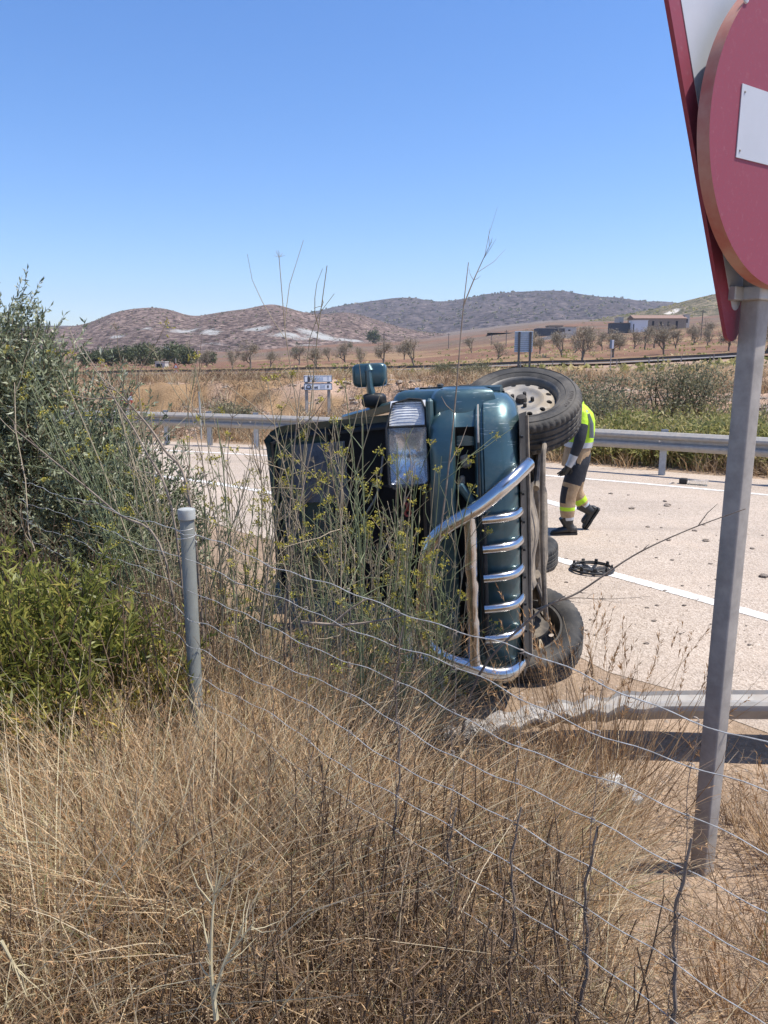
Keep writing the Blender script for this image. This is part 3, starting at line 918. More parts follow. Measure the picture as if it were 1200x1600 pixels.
# ------------------------------------------------------------------ the overturned car
# car frame: x forward (0 = bumper), y to its left (points up now), z up from the tyres (points left now)
YAW, LEAN, NOSE = 0.160, 0.055, 0.030
e_f = Vector((-math.sin(YAW) * math.cos(NOSE), -math.cos(YAW) * math.cos(NOSE), math.sin(NOSE)))
e_l = Vector((-math.sin(LEAN), 0, math.cos(LEAN)))
e_z = e_f.cross(e_l).normalized()
e_l = e_z.cross(e_f).normalized()
CP = Vector((1.105, 3.79, 0.972))
CM = Matrix((( e_f.x, e_l.x, e_z.x, CP.x), (e_f.y, e_l.y, e_z.y, CP.y), (e_f.z, e_l.z, e_z.z, CP.z), (0, 0, 0, 1)))
car = thing('overturned_car', 'dark teal off-road car lying on its side with its bonnet open', 'car', mtx=CM)

def inset(poly, d):
    P = [Vector(p) for p in poly]; n = len(P); out = []
    for i in range(n):
        a = (P[i] - P[i - 1]); b = (P[(i + 1) % n] - P[i])
        a = a.normalized() if a.length > 1e-6 else a; b = b.normalized() if b.length > 1e-6 else b
        na, nb = Vector((-a.y, a.x)), Vector((-b.y, b.x))
        m_ = na + nb; m_ = m_.normalized() if m_.length > 1e-6 else na
        out.append(P[i] + m_ * d / max(0.5, m_.dot(na)))
    return out
def pillow(mb, outline, layers, side=1, mi=0):
    """x-z outline stacked along y with insets, rounded like a pressed panel"""
    rings = []
    for y, d in layers:
        rings.append([(p.x, y * side, p.y) for p in inset(outline, d)])
    if side < 0: rings = rings[::-1]
    mb.loft(rings, mi=mi)
def arc2(cx, cz, r, a0, a1, n):
    return [(cx + r * math.cos(R(a0 + (a1 - a0) * k / n)), cz + r * math.sin(R(a0 + (a1 - a0) * k / n))) for k in range(n + 1)]
FWX, RWX, WZ = -0.80, -3.25, 0.36
fend = [(-.375, .50), (-.17, .50), (-.13, .66), (-.13, .82), (-.16, .85), (-.265, .87), (-.275, .96), (-.285, 1.05), (-.32, 1.085), (-.5, 1.10), (-.9, 1.125), (-1.31, 1.14), (-1.31, .42), (-1.235, .42)] + arc2(FWX, WZ + .02, .44, 175, 18, 16)
lay = [(.56, 0), (.74, 0), (.80, .004), (.835, .014), (.856, .035), (.866, .07)]
for s_, lb in ((1, 'scuffed teal wing on the upper side'), (-1, 'teal wing on the ground side')):
    mb = MB(); pillow(mb, fend, lay, s_); o = mb.obj('wing', 'paint', car, angle=50); o['label'] = lb
    mb = MB(); mb.tube([(x, .845 * s_, z) for x, z in arc2(FWX, WZ + .02, .452, 178, 12, 22)], .028, 8, flat=1.0); mb.obj('arch_trim', 'paint', car)
    mb = MB()
    mb.grid(lambda u, v_: (FWX + (.445) * math.cos(R(10 + 160 * u)), s_ * (.42 + .42 * v_), WZ + .02 + .445 * math.sin(R(10 + 160 * u))), 20, 2)
    mb.obj('arch_liner', 'black', car)
main = [(-1.318, .42), (-1.318, 1.14), (-1.7, 1.15), (-2.6, 1.16), (-4.02, 1.15), (-4.12, 1.05), (-4.14, .62), (-4.08, .50), (RWX - .47, .50)] + arc2(RWX, WZ + .02, .44, 165, 8, 16) + [(RWX + .46, .42)]
main = main[::-1]
mb = MB(); pillow(mb, main, [(-.866, .07), (-.856, .035), (-.835, .014), (-.80, .004), (-.70, 0), (.70, 0), (.80, .004), (.835, .014), (.856, .035), (.866, .07)]); mb.obj('body', 'paint', car, angle=50)
for s_ in (1, -1):
    mb = MB(); mb.tube([(x, .845 * s_, z) for x, z in arc2(RWX, WZ + .02, .452, 172, 8, 22)], .028, 8); mb.obj('arch_trim', 'paint', car)
    door = [(-1.40, .50), (-1.40, 1.12), (-2.42, 1.13), (-2.42, .50)][::-1]
    mb = MB(); pillow(mb, door[::-1] if False else door, [(.80, 0), (.868, 0), (.876, .03)], s_); d_ = mb.obj('door', 'paint', car, angle=50)
    mb = MB(); mb.box((-2.28, .885 * s_, .98), (.16, .03, .04), bev=.01); mb.obj('handle', 'black', d_)
    mb = MB(); mb.box((-2.1, .872 * s_, .72), (1.5, .02, .10), bev=.008); mb.obj('side_moulding', 'black', car)
# greenhouse
hw = lambda z: .80 - (z - 1.14) / .62 * .13
def pillar(a, b, wd):
    mb = MB()
    for s_ in (1,):
        pass
    return mb
for s_ in (1, -1):
    for (x0, x1, w0) in ((-1.36, -1.98, .05), (-2.46, -2.52, .05), (-3.36, -3.40, .06), (-4.0, -3.92, .09)):
        mb = MB(); rings = []
        for k in range(7):
            t = k / 6; z = 1.12 + .62 * t; x = x0 + (x1 - x0) * t; y = hw(z) * s_
            ring = [(x + w0, y, z), (x + w0 * .5, y + .018 * s_, z), (x - w0 * .5, y + .018 * s_, z), (x - w0, y, z), (x - w0 * .6, y - .05 * s_, z), (x + w0 * .6, y - .05 * s_, z)]
            rings.append(ring if s_ > 0 else ring[::-1])
        mb.loft(rings); mb.obj('pillar', 'paint', car, angle=50)
    for (a0, a1, b0, b1) in ((-1.42, -2.42, -2.03, -2.47), (-2.51, -3.31, -2.57, -3.35), (-3.42, -3.93, -3.46, -3.85)):
        mb = MB(); mb.loft([[(a0, hw(1.15) * s_ + .004 * s_, 1.15), (a1, hw(1.15) * s_ + .004 * s_, 1.15), (b1, hw(1.72) * s_ + .004 * s_, 1.72), (b0, hw(1.72) * s_ + .004 * s_, 1.72)],
                            [(a0, hw(1.15) * s_ - .004 * s_, 1.15), (a1, hw(1.15) * s_ - .004 * s_, 1.15), (b1, hw(1.72) * s_ - .004 * s_, 1.72), (b0, hw(1.72) * s_ - .004 * s_, 1.72)]][:: s_])
        mb.obj('side_window', 'glass', car, smooth=False)
mb = MB()
def roofpt(u, v_, lo=0):
    x = -1.93 - 2.08 * u; y = (v_ - .5) * 2
    e = abs(y) ** 6
    z = 1.775 + .03 * math.sin(math.pi * u) - .05 * e - .03 * (max(0, .1 - u) / .1) ** 2 - lo
    return (x, y * .69, z)
mb.grid(lambda u, v_: roofpt(u, v_), 16, 16, flip=True); mb.grid(lambda u, v_: roofpt(u, v_, .045), 16, 16)
rf = mb.obj('roof', 'paint', car, angle=60)
for s_ in (1, -1):
    mb = MB(); mb.tube([(-2.15, .60 * s_, 1.78), (-2.2, .61 * s_, 1.835), (-2.3, .61 * s_, 1.845), (-3.6, .61 * s_, 1.845), (-3.72, .61 * s_, 1.83), (-3.77, .6 * s_, 1.78)], .015, 8); mb.obj('roof_rail', 'black', rf)
mb = MB(); mb.loft([[(-1.40, -.74, 1.14), (-1.40, .74, 1.14), (-1.98, .63, 1.74), (-1.98, -.63, 1.74)], [(-1.408, -.74, 1.14), (-1.408, .74, 1.14), (-1.988, .63, 1.74), (-1.988, -.63, 1.74)]]); mb.obj('windscreen', 'glass', car, smooth=False)
mb = MB(); mb.loft([[(-4.09, -.72, 1.15), (-4.09, .72, 1.15), (-3.96, .62, 1.72), (-3.96, -.62, 1.72)], [(-4.082, -.72, 1.15), (-4.082, .72, 1.15), (-3.952, .62, 1.72), (-3.952, -.62, 1.72)]]); mb.obj('rear_window', 'glass', car, smooth=False)
# cabin: dashboard and two seats
mb = MB(); mb.box((-1.52, 0, 1.06), (.34, 1.46, .22), bev=.06); mb.obj('dashboard', 'black', car)
for yy in (.36, -.36):
    mb = MB(); mb.box((-2.35, yy, 1.0), (.5, .5, .16), bev=.06); mb.box((-2.62, yy, 1.32), (.14, .48, .66), Matrix.Rotation(-.2, 4, 'Y'), bev=.06); mb.box((-2.70, yy, 1.68), (.09, .26, .12), bev=.03); mb.obj('seat', 'cabin', car)
mb = MB(); mb.tube([(-1.80 + .07 * math.sin(a), .36 + .19 * math.cos(a), 1.18 + .17 * math.sin(a)) for a in np.linspace(0, TAU, 28)[:-1]], .016, 8, closed=True); mb.tube([(-1.62, .36, 1.08), (-1.80, .36, 1.18)], .03, 8); mb.obj('steering_wheel', 'black', car)

# bumper: one moulding wrapped round the nose, with the long air slot as a real recess
def bump_ring(y, xo, tw):
    slot = sstep(.66, .60, abs(y)) if abs(y) > .60 else 1.0
    sd = .11 * float(slot)
    pr = [(-.16, .845), (-.07, .868), (-.025, .852), (-.004, .80), (.004, .735), (-.01, .722), (-.012 - sd, .716), (-.012 - sd, .626), (-.01, .618), (.006, .608), (.006, .592), (-.012, .585), (-.012, .576), (.008, .568), (.010, .50), (-.005, .445), (-.04, .405), (-.09, .385), (-.20, .375)]
    return pr
mb = MB(); vs = []; ns = 0
st = []
for k in range(61):
    a = -1 + 2 * k / 60
    st.append(a)
def plan(a):
    """plan curve of the bumper: nearly straight nose, round corners, short returns"""
    s_ = abs(a)
    if s_ < .62: y = s_ / .62 * .60; x = -.05 * (y / .6) ** 2; th = math.atan(.10 * y / .36)
    elif s_ < .86:
        t = (s_ - .62) / .24; th0 = math.atan(.10 * .6 / .36); th = th0 + (math.pi / 2 - .04 - th0) * t
        r_ = .27
        cx0, cy0 = -.05 - r_ * math.cos(th0), .60 - r_ * math.sin(th0)
        x = cx0 + r_ * math.cos(th); y = cy0 + r_ * math.sin(th)
    else:
        t = (s_ - .86) / .14; th = math.pi / 2 - .04; r_ = .27; th0 = math.atan(.10 * .6 / .36)
        cx0, cy0 = -.05 - r_ * math.cos(th0), .60 - r_ * math.sin(th0)
        x = cx0 + r_ * math.cos(th) - .12 * t; y = cy0 + r_ * math.sin(th) + .006 * t
    return x, y * (1 if a >= 0 else -1), th * (1 if a >= 0 else -1)
rings = []
for a in st:
    x, y, th = plan(a)
    pr = bump_ring(y, 0, 0)
    rings.append([(x + o * math.cos(th), y + o * math.sin(th), z) for o, z in pr])
n_ = len(rings[0]); vs = [p for r_ in rings for p in r_]
for i in range(len(rings) - 1):
    for j in range(n_ - 1):
        mi = 1 if j in (5, 6, 7) and abs(st[i]) < .66 else 0
        mb.add([], []); mb.f.append((i * n_ + j, (i + 1) * n_ + j, (i + 1) * n_ + j + 1, i * n_ + j + 1)); mb.m.append(mi)
def dent(p):
    x, y, z = p
    k = .030 * (float(fbm(np.array(y * 4.0 + 7), np.array(z * 6.0), 3, 40)) - .5) + .012 * (float(fbm(np.array(y * 15.0), np.array(z * 17.0), 2, 41)) - .5)
    k *= 1.0 if y < .25 else .45
    return (x + k, y + k * .5, z + .4 * k)
mb.v = [dent(p) for p in vs]
bp = mb.obj('bumper', ['paint', 'void'], car, angle=50)
mb = MB(); mb.tube([plan(a)[:2] + (.598,) for a in np.linspace(.60, .97, 14)], .006, 6)
mb.v = [(x + (.006), y, z) for x, y, z in mb.v]; mb.obj('trim_strip', 'galvpost', bp)
mb = MB(); mb.tube([plan(a)[:2] + (.598,) for a in np.linspace(-.6, .60, 24)], .006, 6); mb.v = [(x + .008, y, z) for x, y, z in mb.v]; mb.obj('trim_strip', 'black', bp)
mb = MB(); mb.tube([(-.125, y, .862) for y in np.linspace(-.80, .80, 20)], .007, 6); mb.obj('panel_gap', 'void', bp)
# torn bracket and bits inside the slot
mb = MB(); mb.box((-.03, .30, .66), (.04, .16, .045), Matrix.Rotation(.6, 4, 'X'), bev=.012); mb.obj('torn_bracket', 'paint', bp)
mb = MB(); mb.box((-.09, .48, .67), (.03, .07, .05), Matrix.Rotation(.3, 4, 'X'), bev=.01); mb.box((-.08, .38, .69), (.03, .05, .03), bev=.008); mb.obj('fog_lamp_mount', 'under', bp)
# lower valance with vertical ribs
mb = MB()
mb.grid(lambda u, v_: (-.07 - .30 * u, (v_ - .5) * 1.44, .385 - .045 * u), 3, 10, flip=True)
for yy in np.linspace(-.6, .6, 9): mb.box((-.10, yy, .372), (.10, .012, .014))
mb.obj('valance', 'black', car, angle=30)
mb = MB(); mb.tube([(-.34, -.70, .34), (-.33, 0, .335), (-.34, .70, .34)], .012, 6); mb.obj('valance_edge', 'under', car)

# nose panel between bumper and lamps, radiator support, black engine bay
mb = MB(); mb.box((-.22, .0, .885), (.10, 1.38, .07), bev=.02); mb.obj('nose_crossmember', 'black', car)
for s_ in (1, -1):
    mb = MB(); pl = [(-.10, .855), (-.10, .905), (-.20, .915), (-.20, .855)]
    mb.box((-.15, .56 * s_, .855), (.09, .52, .04), bev=.015); mb.obj('lamp_panel', 'paint', car)
mb = MB(); mb.box((-.34, 0, .80), (.06, 1.10, .50), bev=.01)
for z in np.linspace(.6, 1.0, 14): mb.box((-.305, 0, z), (.012, 1.02, .008))
mb.obj('radiator', 'void', car, smooth=False)
mb = MB(); mb.box((-1.28, 0, .86), (.04, 1.52, .62), bev=.01); mb.obj('firewall', 'void', car)
mb = MB(); mb.box((-.80, 0.0, .74), (.56, .44, .44), bev=.04); mb.box((-.80, .05, 1.0), (.46, .26, .10), bev=.03); mb.box((-.60, -.30, .9), (.22, .2, .2), bev=.03); mb.obj('engine', 'void', car)
mb = MB(); mb.box((-.95, .46, .92), (.26, .2, .2), bev=.02); mb.obj('battery', 'black', car)
for pth in ([(-.4, .2, 1.02), (-.5, .1, 1.06), (-.7, .05, 1.04)], [(-.42, -.3, .98), (-.5, -.34, 1.05), (-.7, -.25, 1.05), (-.9, -.3, 1.0)], [(-.45, .42, .9), (-.55, .36, 1.04), (-.85, .3, 1.05), (-1.2, .32, 1.0)]):
    mb = MB(); mb.tube(catmull(pth, 5), .024, 8); mb.obj('hose', 'black', car)
for s_ in (1, -1):
    mb = MB(); mb.box((-.8, .57 * s_, .86), (1.0, .03, .46), bev=.01); mb.obj('inner_wing', 'void', car)
    mb = MB(); mb.lathe([(.09, 0), (.11, .03), (.10, .07), (.05, .09), (0, .09)], 20, Matrix.Translation((-.85, .50 * s_, 1.0))); mb.obj('strut_tower', 'black', car)
# bonnet latch and red tow hook
mb = MB()
for k in range(3):
    c_ = Vector((-.14, .265 - k * .032, 1.0))
    mb.tube([c_ + Vector((0, .019 * math.cos(a), .015 * math.sin(a))) if k % 2 == 0 else c_ + Vector((.012 * math.sin(a), .019 * math.cos(a), 0)) for a in np.linspace(0, TAU, 13)[:-1]], .0065, 6, closed=True)
mb.obj('tow_chain', 'red', car)

# headlamps: reflector bowl behind a clear lens; white indicator outboard
def lamp(s_, good=True):
    def outl(d=0):
        return [(.76 - d, .880 + d), (.815 - d, .905 + d), (.822 - d, .97), (.80 - d, 1.062 - d), (.67, 1.090 - d), (.37 + d, 1.085 - d), (.345 + d, 1.06 - d), (.365 + d, .885 + d), (.39 + d, .868 + d)]
    def depth(y): return -.075 - .05 * max(0, (y - .45) / .36) ** 2 - .55 * max(0, y - .68)
    mb = MB()
    lo = outl(0)
    rings = [[(depth(y) + .012 - .03 * (z - .92), y * s_, z) for y, z in lo], [(depth(y) - .13, y * s_, z) for y, z in lo]]
    mb.loft(rings if s_ > 0 else rings[::-1], cap=False)
    h = mb.obj('headlamp', 'black', car, angle=30)
    # reflector halves
    def bowl(y0, y1, z0, z1, dp):
        def fn(u, v_):
            y = y0 + (y1 - y0) * u; z = z0 + (z1 - z0) * v_
            k = 1 - (2 * u - 1) ** 2; k2 = 1 - (2 * v_ - 1) ** 2
            return (depth(y) - .02 - dp * math.sqrt(max(0, k * k2)) - .02 * (z - .92), y * s_, z)
        b = MB(); b.grid(fn, 16, 12, flip=s_ < 0); return b
    bowl(.365, .668, .878, 1.078, .085).obj('reflector', 'reflector', h, angle=0)
    bowl(.682, .812, .885, 1.078, -.010).obj('indicator_lens', 'frost', h, angle=0)
    b = MB(); b.lathe([(.0, .02), (.013, .015), (.013, -.04)], 12, Matrix.Translation((depth(.52) - .05, .52 * s_, .98)) @ Matrix.Rotation(R(90), 4, 'Y')); b.obj('bulb', 'lens', h)
    b = MB(); b.box((depth(.675) + .004, .675 * s_, .98), (.02, .008, .20)); b.obj('divider', 'black', h)
    def front(u, v_):
        y = .352 + .318 * u; lim0 = .873; z = lim0 + (1.083 - lim0) * v_
        return (depth(y) + .014 - .03 * (z - .92), y * s_, z)
    b = MB(); b.grid(front, 16, 6, flip=s_ < 0); b.grid(lambda u, v_: tuple(np.array(front(u, v_)) - [.005, 0, 0]), 16, 6, flip=s_ > 0)
    b.obj('lens', 'lens', h, angle=0)
    # vertical fluting of the lens
    b = MB()
    for y in np.linspace(.695, .80, 9): b.tube([(depth(y) + .013, y * s_, .90), (depth(y) + .009, y * s_, 1.065)], .0025, 4)
    b.obj('lens_fluting', 'frost', h)
    b = MB(); b.tube([(depth(y) + .016 - .03 * (z - .92), y * s_, z) for y, z in lo], .006, 6, closed=True); b.obj('lamp_gasket', 'black', h)
lamp(1); lamp(-1)

# open bonnet: painted shell, ribbed inside, silver liner
HX, HZ, HL_ = -1.25, 1.15, 1.02
ang = R(93)
def hoodpt(u, v_, t=0.0):
    """u hinge->tip, v across, t thickness towards the inside"""
    half = .71 - .06 * u - .09 * max(0, (u - .82) / .18) ** 3
    y = (2 * v_ - 1) * half
    L_ = HL_ * u
    crown = .045 * (1 - (2 * v_ - 1) ** 2) + .05 * math.sin(u * 1.5) * 1 - .12 * max(0, u - .86) ** 1.5 * 6
    crown += -.03 * max(0, abs(2 * v_ - 1) - .92) * 12
    n_ = crown - t
    # closed: along +x with normal +z; opened by ang
    x = HX + L_ * math.cos(ang) - n_ * math.sin(ang)
    z = HZ + L_ * math.sin(ang) + n_ * math.cos(ang)
    return (x, y, z)
mb = MB()
mb.grid(lambda u, v_: hoodpt(u, v_, 0), 20, 20, flip=True)
mb.grid(lambda u, v_: hoodpt(u, v_, .02), 20, 20)
for (a0, a1, b0, b1) in ((0, 1, 0, 0), (0, 1, 1, 1), (1, 1, 0, 1), (0, 0, 0, 1)):
    rr = [[hoodpt(a0 + (a1 - a0) * k / 20, b0 + (b1 - b0) * k / 20, t) for t in (-.001, .021)] for k in range(21)]
    mb.loft(rr, cap=False, closed=False)
hood = mb.obj('bonnet', 'paint', car, angle=40); hood['label'] = 'bonnet standing open at a right angle'
mb = MB()
def rib(a, b, w=.035):
    P = [hoodpt(a[0] + (b[0] - a[0]) * k / 12, a[1] + (b[1] - a[1]) * k / 12, .034) for k in range(13)]
    mb.tube(P, w, 8, flat=.45)
for a, b in (((.06, .05), (.95, .06)), ((.06, .95), (.95, .94)), ((.95, .06), (.95, .94)), ((.06, .05), (.06, .95)), ((.06, .35), (.95, .25)), ((.06, .65), (.95, .75)), ((.5, .3), (.5, .7))): rib(a, b)
mb.obj('bonnet_frame', 'black', hood)  # ribs black instead of teal: the dark depth inside is put into their colour
mb = MB(); mb.grid(lambda u, v_: hoodpt(.42 + .40 * u, .57 + .32 * v_, .060 + .012 * math.sin(9 * u) * math.sin(7 * v_) + .02 * math.sin(math.pi * u) * math.sin(math.pi * v_)), 10, 12); mb.obj('bonnet_liner', 'liner', hood)
mb = MB(); mb.grid(lambda u, v_: hoodpt(.02 + .52 * u, .04 + .92 * v_, .048 + .012 * math.sin(11 * v_) * math.sin(5 * u)), 8, 20); mb.obj('bonnet_shade_sheet', 'void', hood)  # added black sheet standing in for the unlit depth of the engine bay
mb = MB(); mb.tube(catmull([hoodpt(.15, .80, .07), hoodpt(.2, .62, .09), hoodpt(.3, .5, .10), hoodpt(.32, .46, .08)], 5), .008, 6); mb.obj('prop_rod', 'galvpost', hood)
mb = MB(); mb.tube([hoodpt(.9, .5, .03), hoodpt(.9, .5, .09), hoodpt(.86, .5, .10)], .008, 6); mb.obj('latch_striker', 'galvpost', hood)
for vv in (.06, .94):
    mb = MB(); p_ = Vector(hoodpt(.02, vv, .02)); mb.tube([p_, p_ + Vector((.02, 0, -.06)), p_ + Vector((-.04, 0, -.10))], .014, 6); mb.obj('hinge', 'black', hood)
# cowl and wipers
mb = MB(); mb.box((-1.335, 0, 1.135), (.10, 1.5, .025), bev=.008); mb.obj('cowl', 'black', car)
for yy in (.45, -.15):
    mb = MB(); mb.tube([(-1.36, yy, 1.15), (-1.42, yy - .06, 1.185), (-1.46, yy - .5, 1.215)], .007, 6); mb.obj('wiper', 'black', car)

# door mirrors
for s_ in (1, -1):
    if s_ > 0:
        mz, mx = 1.44, -1.62
        mb = MB(); mb.sup((mx - .02, .80, mz - .02), (.17, .11, .18), .6); mb.obj('mirror_foot', 'black', car)
        mb = MB(); mb.tube([(mx, .82, mz - .01), (mx + .01, .90, mz), (mx + .01, 1.02, mz + .005)], [.045, .042, .04], 10, flat=.75); mb.tube([(mx + .01, 1.02, mz)] + [(mx + .01, 1.06, mz + .005)], [.04, .02], 10); ar = mb.obj('mirror_arm', 'paint', car)
        mb = MB(); mb.sup((mx - .035, .985, mz + .005), (.12, .175, .255), .38); hd = mb.obj('mirror_head', 'paint', car)
        mb = MB(); mb.box((mx - .094, .985, mz), (.008, .12, .19)); mb.obj('mirror_glass', 'reflector', hd)
mb = MB(); mb.box((-1.0, .872, 1.02), (.07, .012, .03), bev=.005); mb.obj('side_repeater', 'lens', car)

# chrome nudge bar
bar = MB()
loop = [(-.16, .445, .345), (-.03, .42, .39), (.07, .36, .47), (.11, .26, .60), (.125, .17, .755), (.125, .08, .845), (.125, -.06, .885), (.125, -.34, .905), (.125, -.46, .885), (.122, -.53, .81), (.11, -.58, .70), (.08, -.64, .56), (.02, -.655, .46), (-.10, -.65, .41)]
bar.tube(catmull(loop, 7), .040, 16)
nb_ = bar.obj('nudge_bar', 'chrome', car, angle=60); nb_['label'] = 'bent chrome nudge bar across the bumper'
mb = MB(); K = 26
mb.tube([(.105 + .002 * math.sin(k * 1.3), .26 - .84 * k / (K - 1), .645 + .002 * math.sin(k * .9)) for k in range(K)], [.043 - (.007 if k in (11, 17) else 0) for k in range(K)], 14, flat=.8)
mb.obj('cross_tube', 'chrome', nb_, angle=60)
for yy in (.19, .035, -.12, -.285, -.45):
    mb = MB(); mb.tube(catmull([(.085, yy, .585), (.08, yy + .004, .53), (.06, yy + .008, .47), (.02, yy + .012, .425), (-.05, yy + .015, .40), (-.10, yy + .015, .395)], 5), .026, 12); mb.obj('guard_tube', 'chrome', nb_, angle=60)
mb = MB(); mb.tube([(.075, .2, .575), (.075, -.55, .575)], .012, 8); mb.obj('tie_bar', 'black', nb_)

# wheels
def tyre_mesh():
    n = 168; mb = MB()
    half = [(.225, .088), (.232, .100), (.25, .110), (.285, .117), (.318, .114), (.338, .106), (.348, .099), (.357, .088), (.360, .074), (.360, .064), (.351, .060), (.351, .052), (.360, .048), (.3605, .026), (.3605, .022), (.351, .018), (.351, .010), (.3605, .006)]
    prof = half + [(r, -h) for r, h in reversed(half)] + [(.222, -.06), (.222, .06)]
    vs = []
    for i, (r, h) in enumerate(prof):
        for j in range(n):
            a = TAU * j / n; rr = r
            if .340 < r and abs(h) > .06 and j % 3 == 0: rr = r - .007
            elif r > .355 and abs(h) < .06 and j % 4 == 0: rr = r - .003
            vs.append((rr * math.cos(a), rr * math.sin(a), h))
    k = len(prof); fs = [(i * n + j, i * n + (j + 1) % n, ((i + 1) % k) * n + (j + 1) % n, ((i + 1) % k) * n + j) for i in range(k) for j in range(n)]
    mb.add(vs, fs)
    # two raised rings on the side wall
    for rr, hh in ((.262, .1135), (.322, .1145)): mb.tube([(rr * math.cos(a), rr * math.sin(a), hh) for a in np.linspace(0, TAU, 97)[:-1]], .0022, 4, closed=True)
    return mb
def rim_mesh():
    mb = MB()
    mb.lathe([(.222, .062), (.235, .092), (.241, .094), (.239, .10), (.230, .099), (.217, .086), (.209, .06), (.205, .02), (.205, -.06), (.215, -.09), (.238, -.098), (.241, -.094), (.222, -.07)], 72, closed=True)
    return mb
def disc_mesh():
    mb = MB()
    def dz(r):  # dish of the disc
        return np.interp(r, [.03, .045, .085, .11, .13, .17, .19, .206], [.060, .060, .060, .066, .078, .074, .066, .045])
    # centre
    rr_ = [.031, .045, .07, .085, .10, .112, .125, .136]
    n = 48
    mb.grid(lambda u, v_: (lambda r, a: (r * math.cos(a), r * math.sin(a), float(dz(r))))(.031 + (.136 - .031) * u, TAU * v_), 10, 48)
    # ring of round holes: each sector bridges a hole to its border
    NH = 12; m_ = 24
    for h in range(NH):
        a0 = TAU * (h + .5) / NH; half = math.pi / NH; rc = .170; rh = .0172
        for k in range(m_):
            P = []
            for kk in (k, k + 1):
                t = TAU * kk / m_; dx, dy = math.cos(t), math.sin(t)
                s_ = 1 / max(abs(dx), abs(dy)); bx, by = dx * s_, dy * s_
                r = .171 + bx * .035; a = a0 + by * half
                P.append(((r * math.cos(a), r * math.sin(a), float(dz(r))), (lambda r2, a2: (r2 * math.cos(a2), r2 * math.sin(a2), float(dz(r2))))(rc + rh * dx, a0 + rh * dy / rc)))
            ed = []
            for (o_, i_) in P: ed.append(i_[:2] + (i_[2] - .012,))
            mb.add([P[0][0], P[1][0], P[1][1], P[0][1], ed[0], ed[1]], [(0, 1, 2, 3), (3, 2, 5, 4)])
    return mb
tyre_me = disc_me = nut_me = hub_me = rim_me = None
def wheel(x, y, steer, side, label):
    global tyre_me, disc_me, nut_me, hub_me, rim_me
    if disc_me is None:
        d = disc_mesh().obj('wheel', 'wheel', car, angle=40); disc_me = d.data
        t = tyre_mesh().obj('tyre', 'rubber', d, angle=30); tyre_me = t.data; rim_me = rim_mesh().obj('rim', 'rimsteel', d, angle=40).data
        mb = MB(); mb.lathe([(.0125, .058), (.0125, .082), (.008, .086), (0, .086)], 6); u = mb.obj('wheel_nut', 'underdark', d, angle=20); nut_me = u.data; nuts = [u]
        mb = MB(); mb.lathe([(.034, .05), (.034, .075), (.028, .092), (.012, .096), (0, .096)], 20); hb = mb.obj('hub_cap', 'underdark', d); hub_me = hb.data
        rest = range(1, 5)
    else:
        def lk(n_, me, p):
            o = bpy.data.objects.new(n_, me); COL.objects.link(o); o.parent = p; WM[o.name] = CM; return o
        d = lk('wheel', disc_me, car); t = lk('tyre', tyre_me, d); lk('rim', rim_me, d); lk('hub_cap', hub_me, d); nuts = [lk('wheel_nut', nut_me, d)]; rest = range(1, 5)
    for k in rest:
        o = bpy.data.objects.new('wheel_nut', nut_me); COL.objects.link(o); o.parent = d; nuts.append(o)
    for k, o in enumerate(nuts):
        a = TAU * k / 5 + .3; o.location = (.066 * math.cos(a), .066 * math.sin(a), 0)
    d.matrix_basis = Matrix.Translation((x, y, WZ)) @ Matrix.Rotation(steer, 4, 'Z') @ Matrix.Rotation(R(-90) if side > 0 else R(90), 4, 'X')
    d['label'] = label
    return d
wfl = wheel(FWX, .715, R(-30), 1, 'upper front wheel turned to show its dusty steel disc')
wheel(FWX, -.715, R(-30), -1, 'lower front wheel lying against the ground')
wheel(RWX, .72, 0, 1, 'upper rear wheel')
wheel(RWX, -.74, R(-9), -1, 'lower rear wheel on the road')
# raised sidewall letters on the upper front tyre
def letters(txt, r0, a_mid, size, parent, h):
    step = size * .86 / r0
    for i, ch in enumerate(txt):
        cu = bpy.data.curves.new('letter', 'FONT'); cu.body = ch; cu.size = size; cu.extrude = .0012; cu.align_x = 'CENTER'
        tmp = bpy.data.objects.new('tmp', cu); COL.objects.link(tmp)
        dg = bpy.context.evaluated_depsgraph_get(); me = bpy.data.meshes.new_from_object(tmp.evaluated_get(dg))
        COL.objects.unlink(tmp); bpy.data.objects.remove(tmp)
        a = a_mid - (i - (len(txt) - 1) / 2) * step
        mt = Matrix.Rotation(a - R(90), 4, 'Z') @ Matrix.Translation((0, r0 - size * .35, h))
        me.transform(mt); me.materials.clear(); me.materials.append(M['letter'])
        o = bpy.data.objects.new('raised_letter', me); COL.objects.link(o); o.parent = parent
letters('DUNLOP', .296, R(72), .036, [c for c in wfl.children if c.name.startswith('tyre')][0], .1165)

# underside
def part(name, m_, fn, **k):
    mb = MB(); fn(mb); return mb.obj(name, m_, car, **k)
part('chassis_rail', 'under', lambda b: b.tube([(-.35, .42, .46), (-.7, .42, .47), (-1.2, .44, .40), (-2.9, .46, .40), (-3.3, .46, .52), (-4.0, .46, .5)], .055, 4))
part('chassis_rail', 'under', lambda b: b.tube([(-.35, -.42, .46), (-.7, -.42, .47), (-1.2, -.44, .40), (-2.9, -.46, .40), (-3.3, -.46, .52), (-4.0, -.46, .5)], .055, 4))
part('skid_plate', 'under', lambda b: b.grid(lambda u, v_: (-.33 - .42 * u, (v_ - .5) * .62, .335 - .05 * math.sin(u * 2.2) + .015 * math.sin(v_ * 9)), 8, 12, flip=True))
part('front_crossmember', 'under', lambda b: b.tube([(-.72, -.45, .33), (-.72, -.2, .27), (-.72, .2, .27), (-.72, .45, .33)], .055, 8))
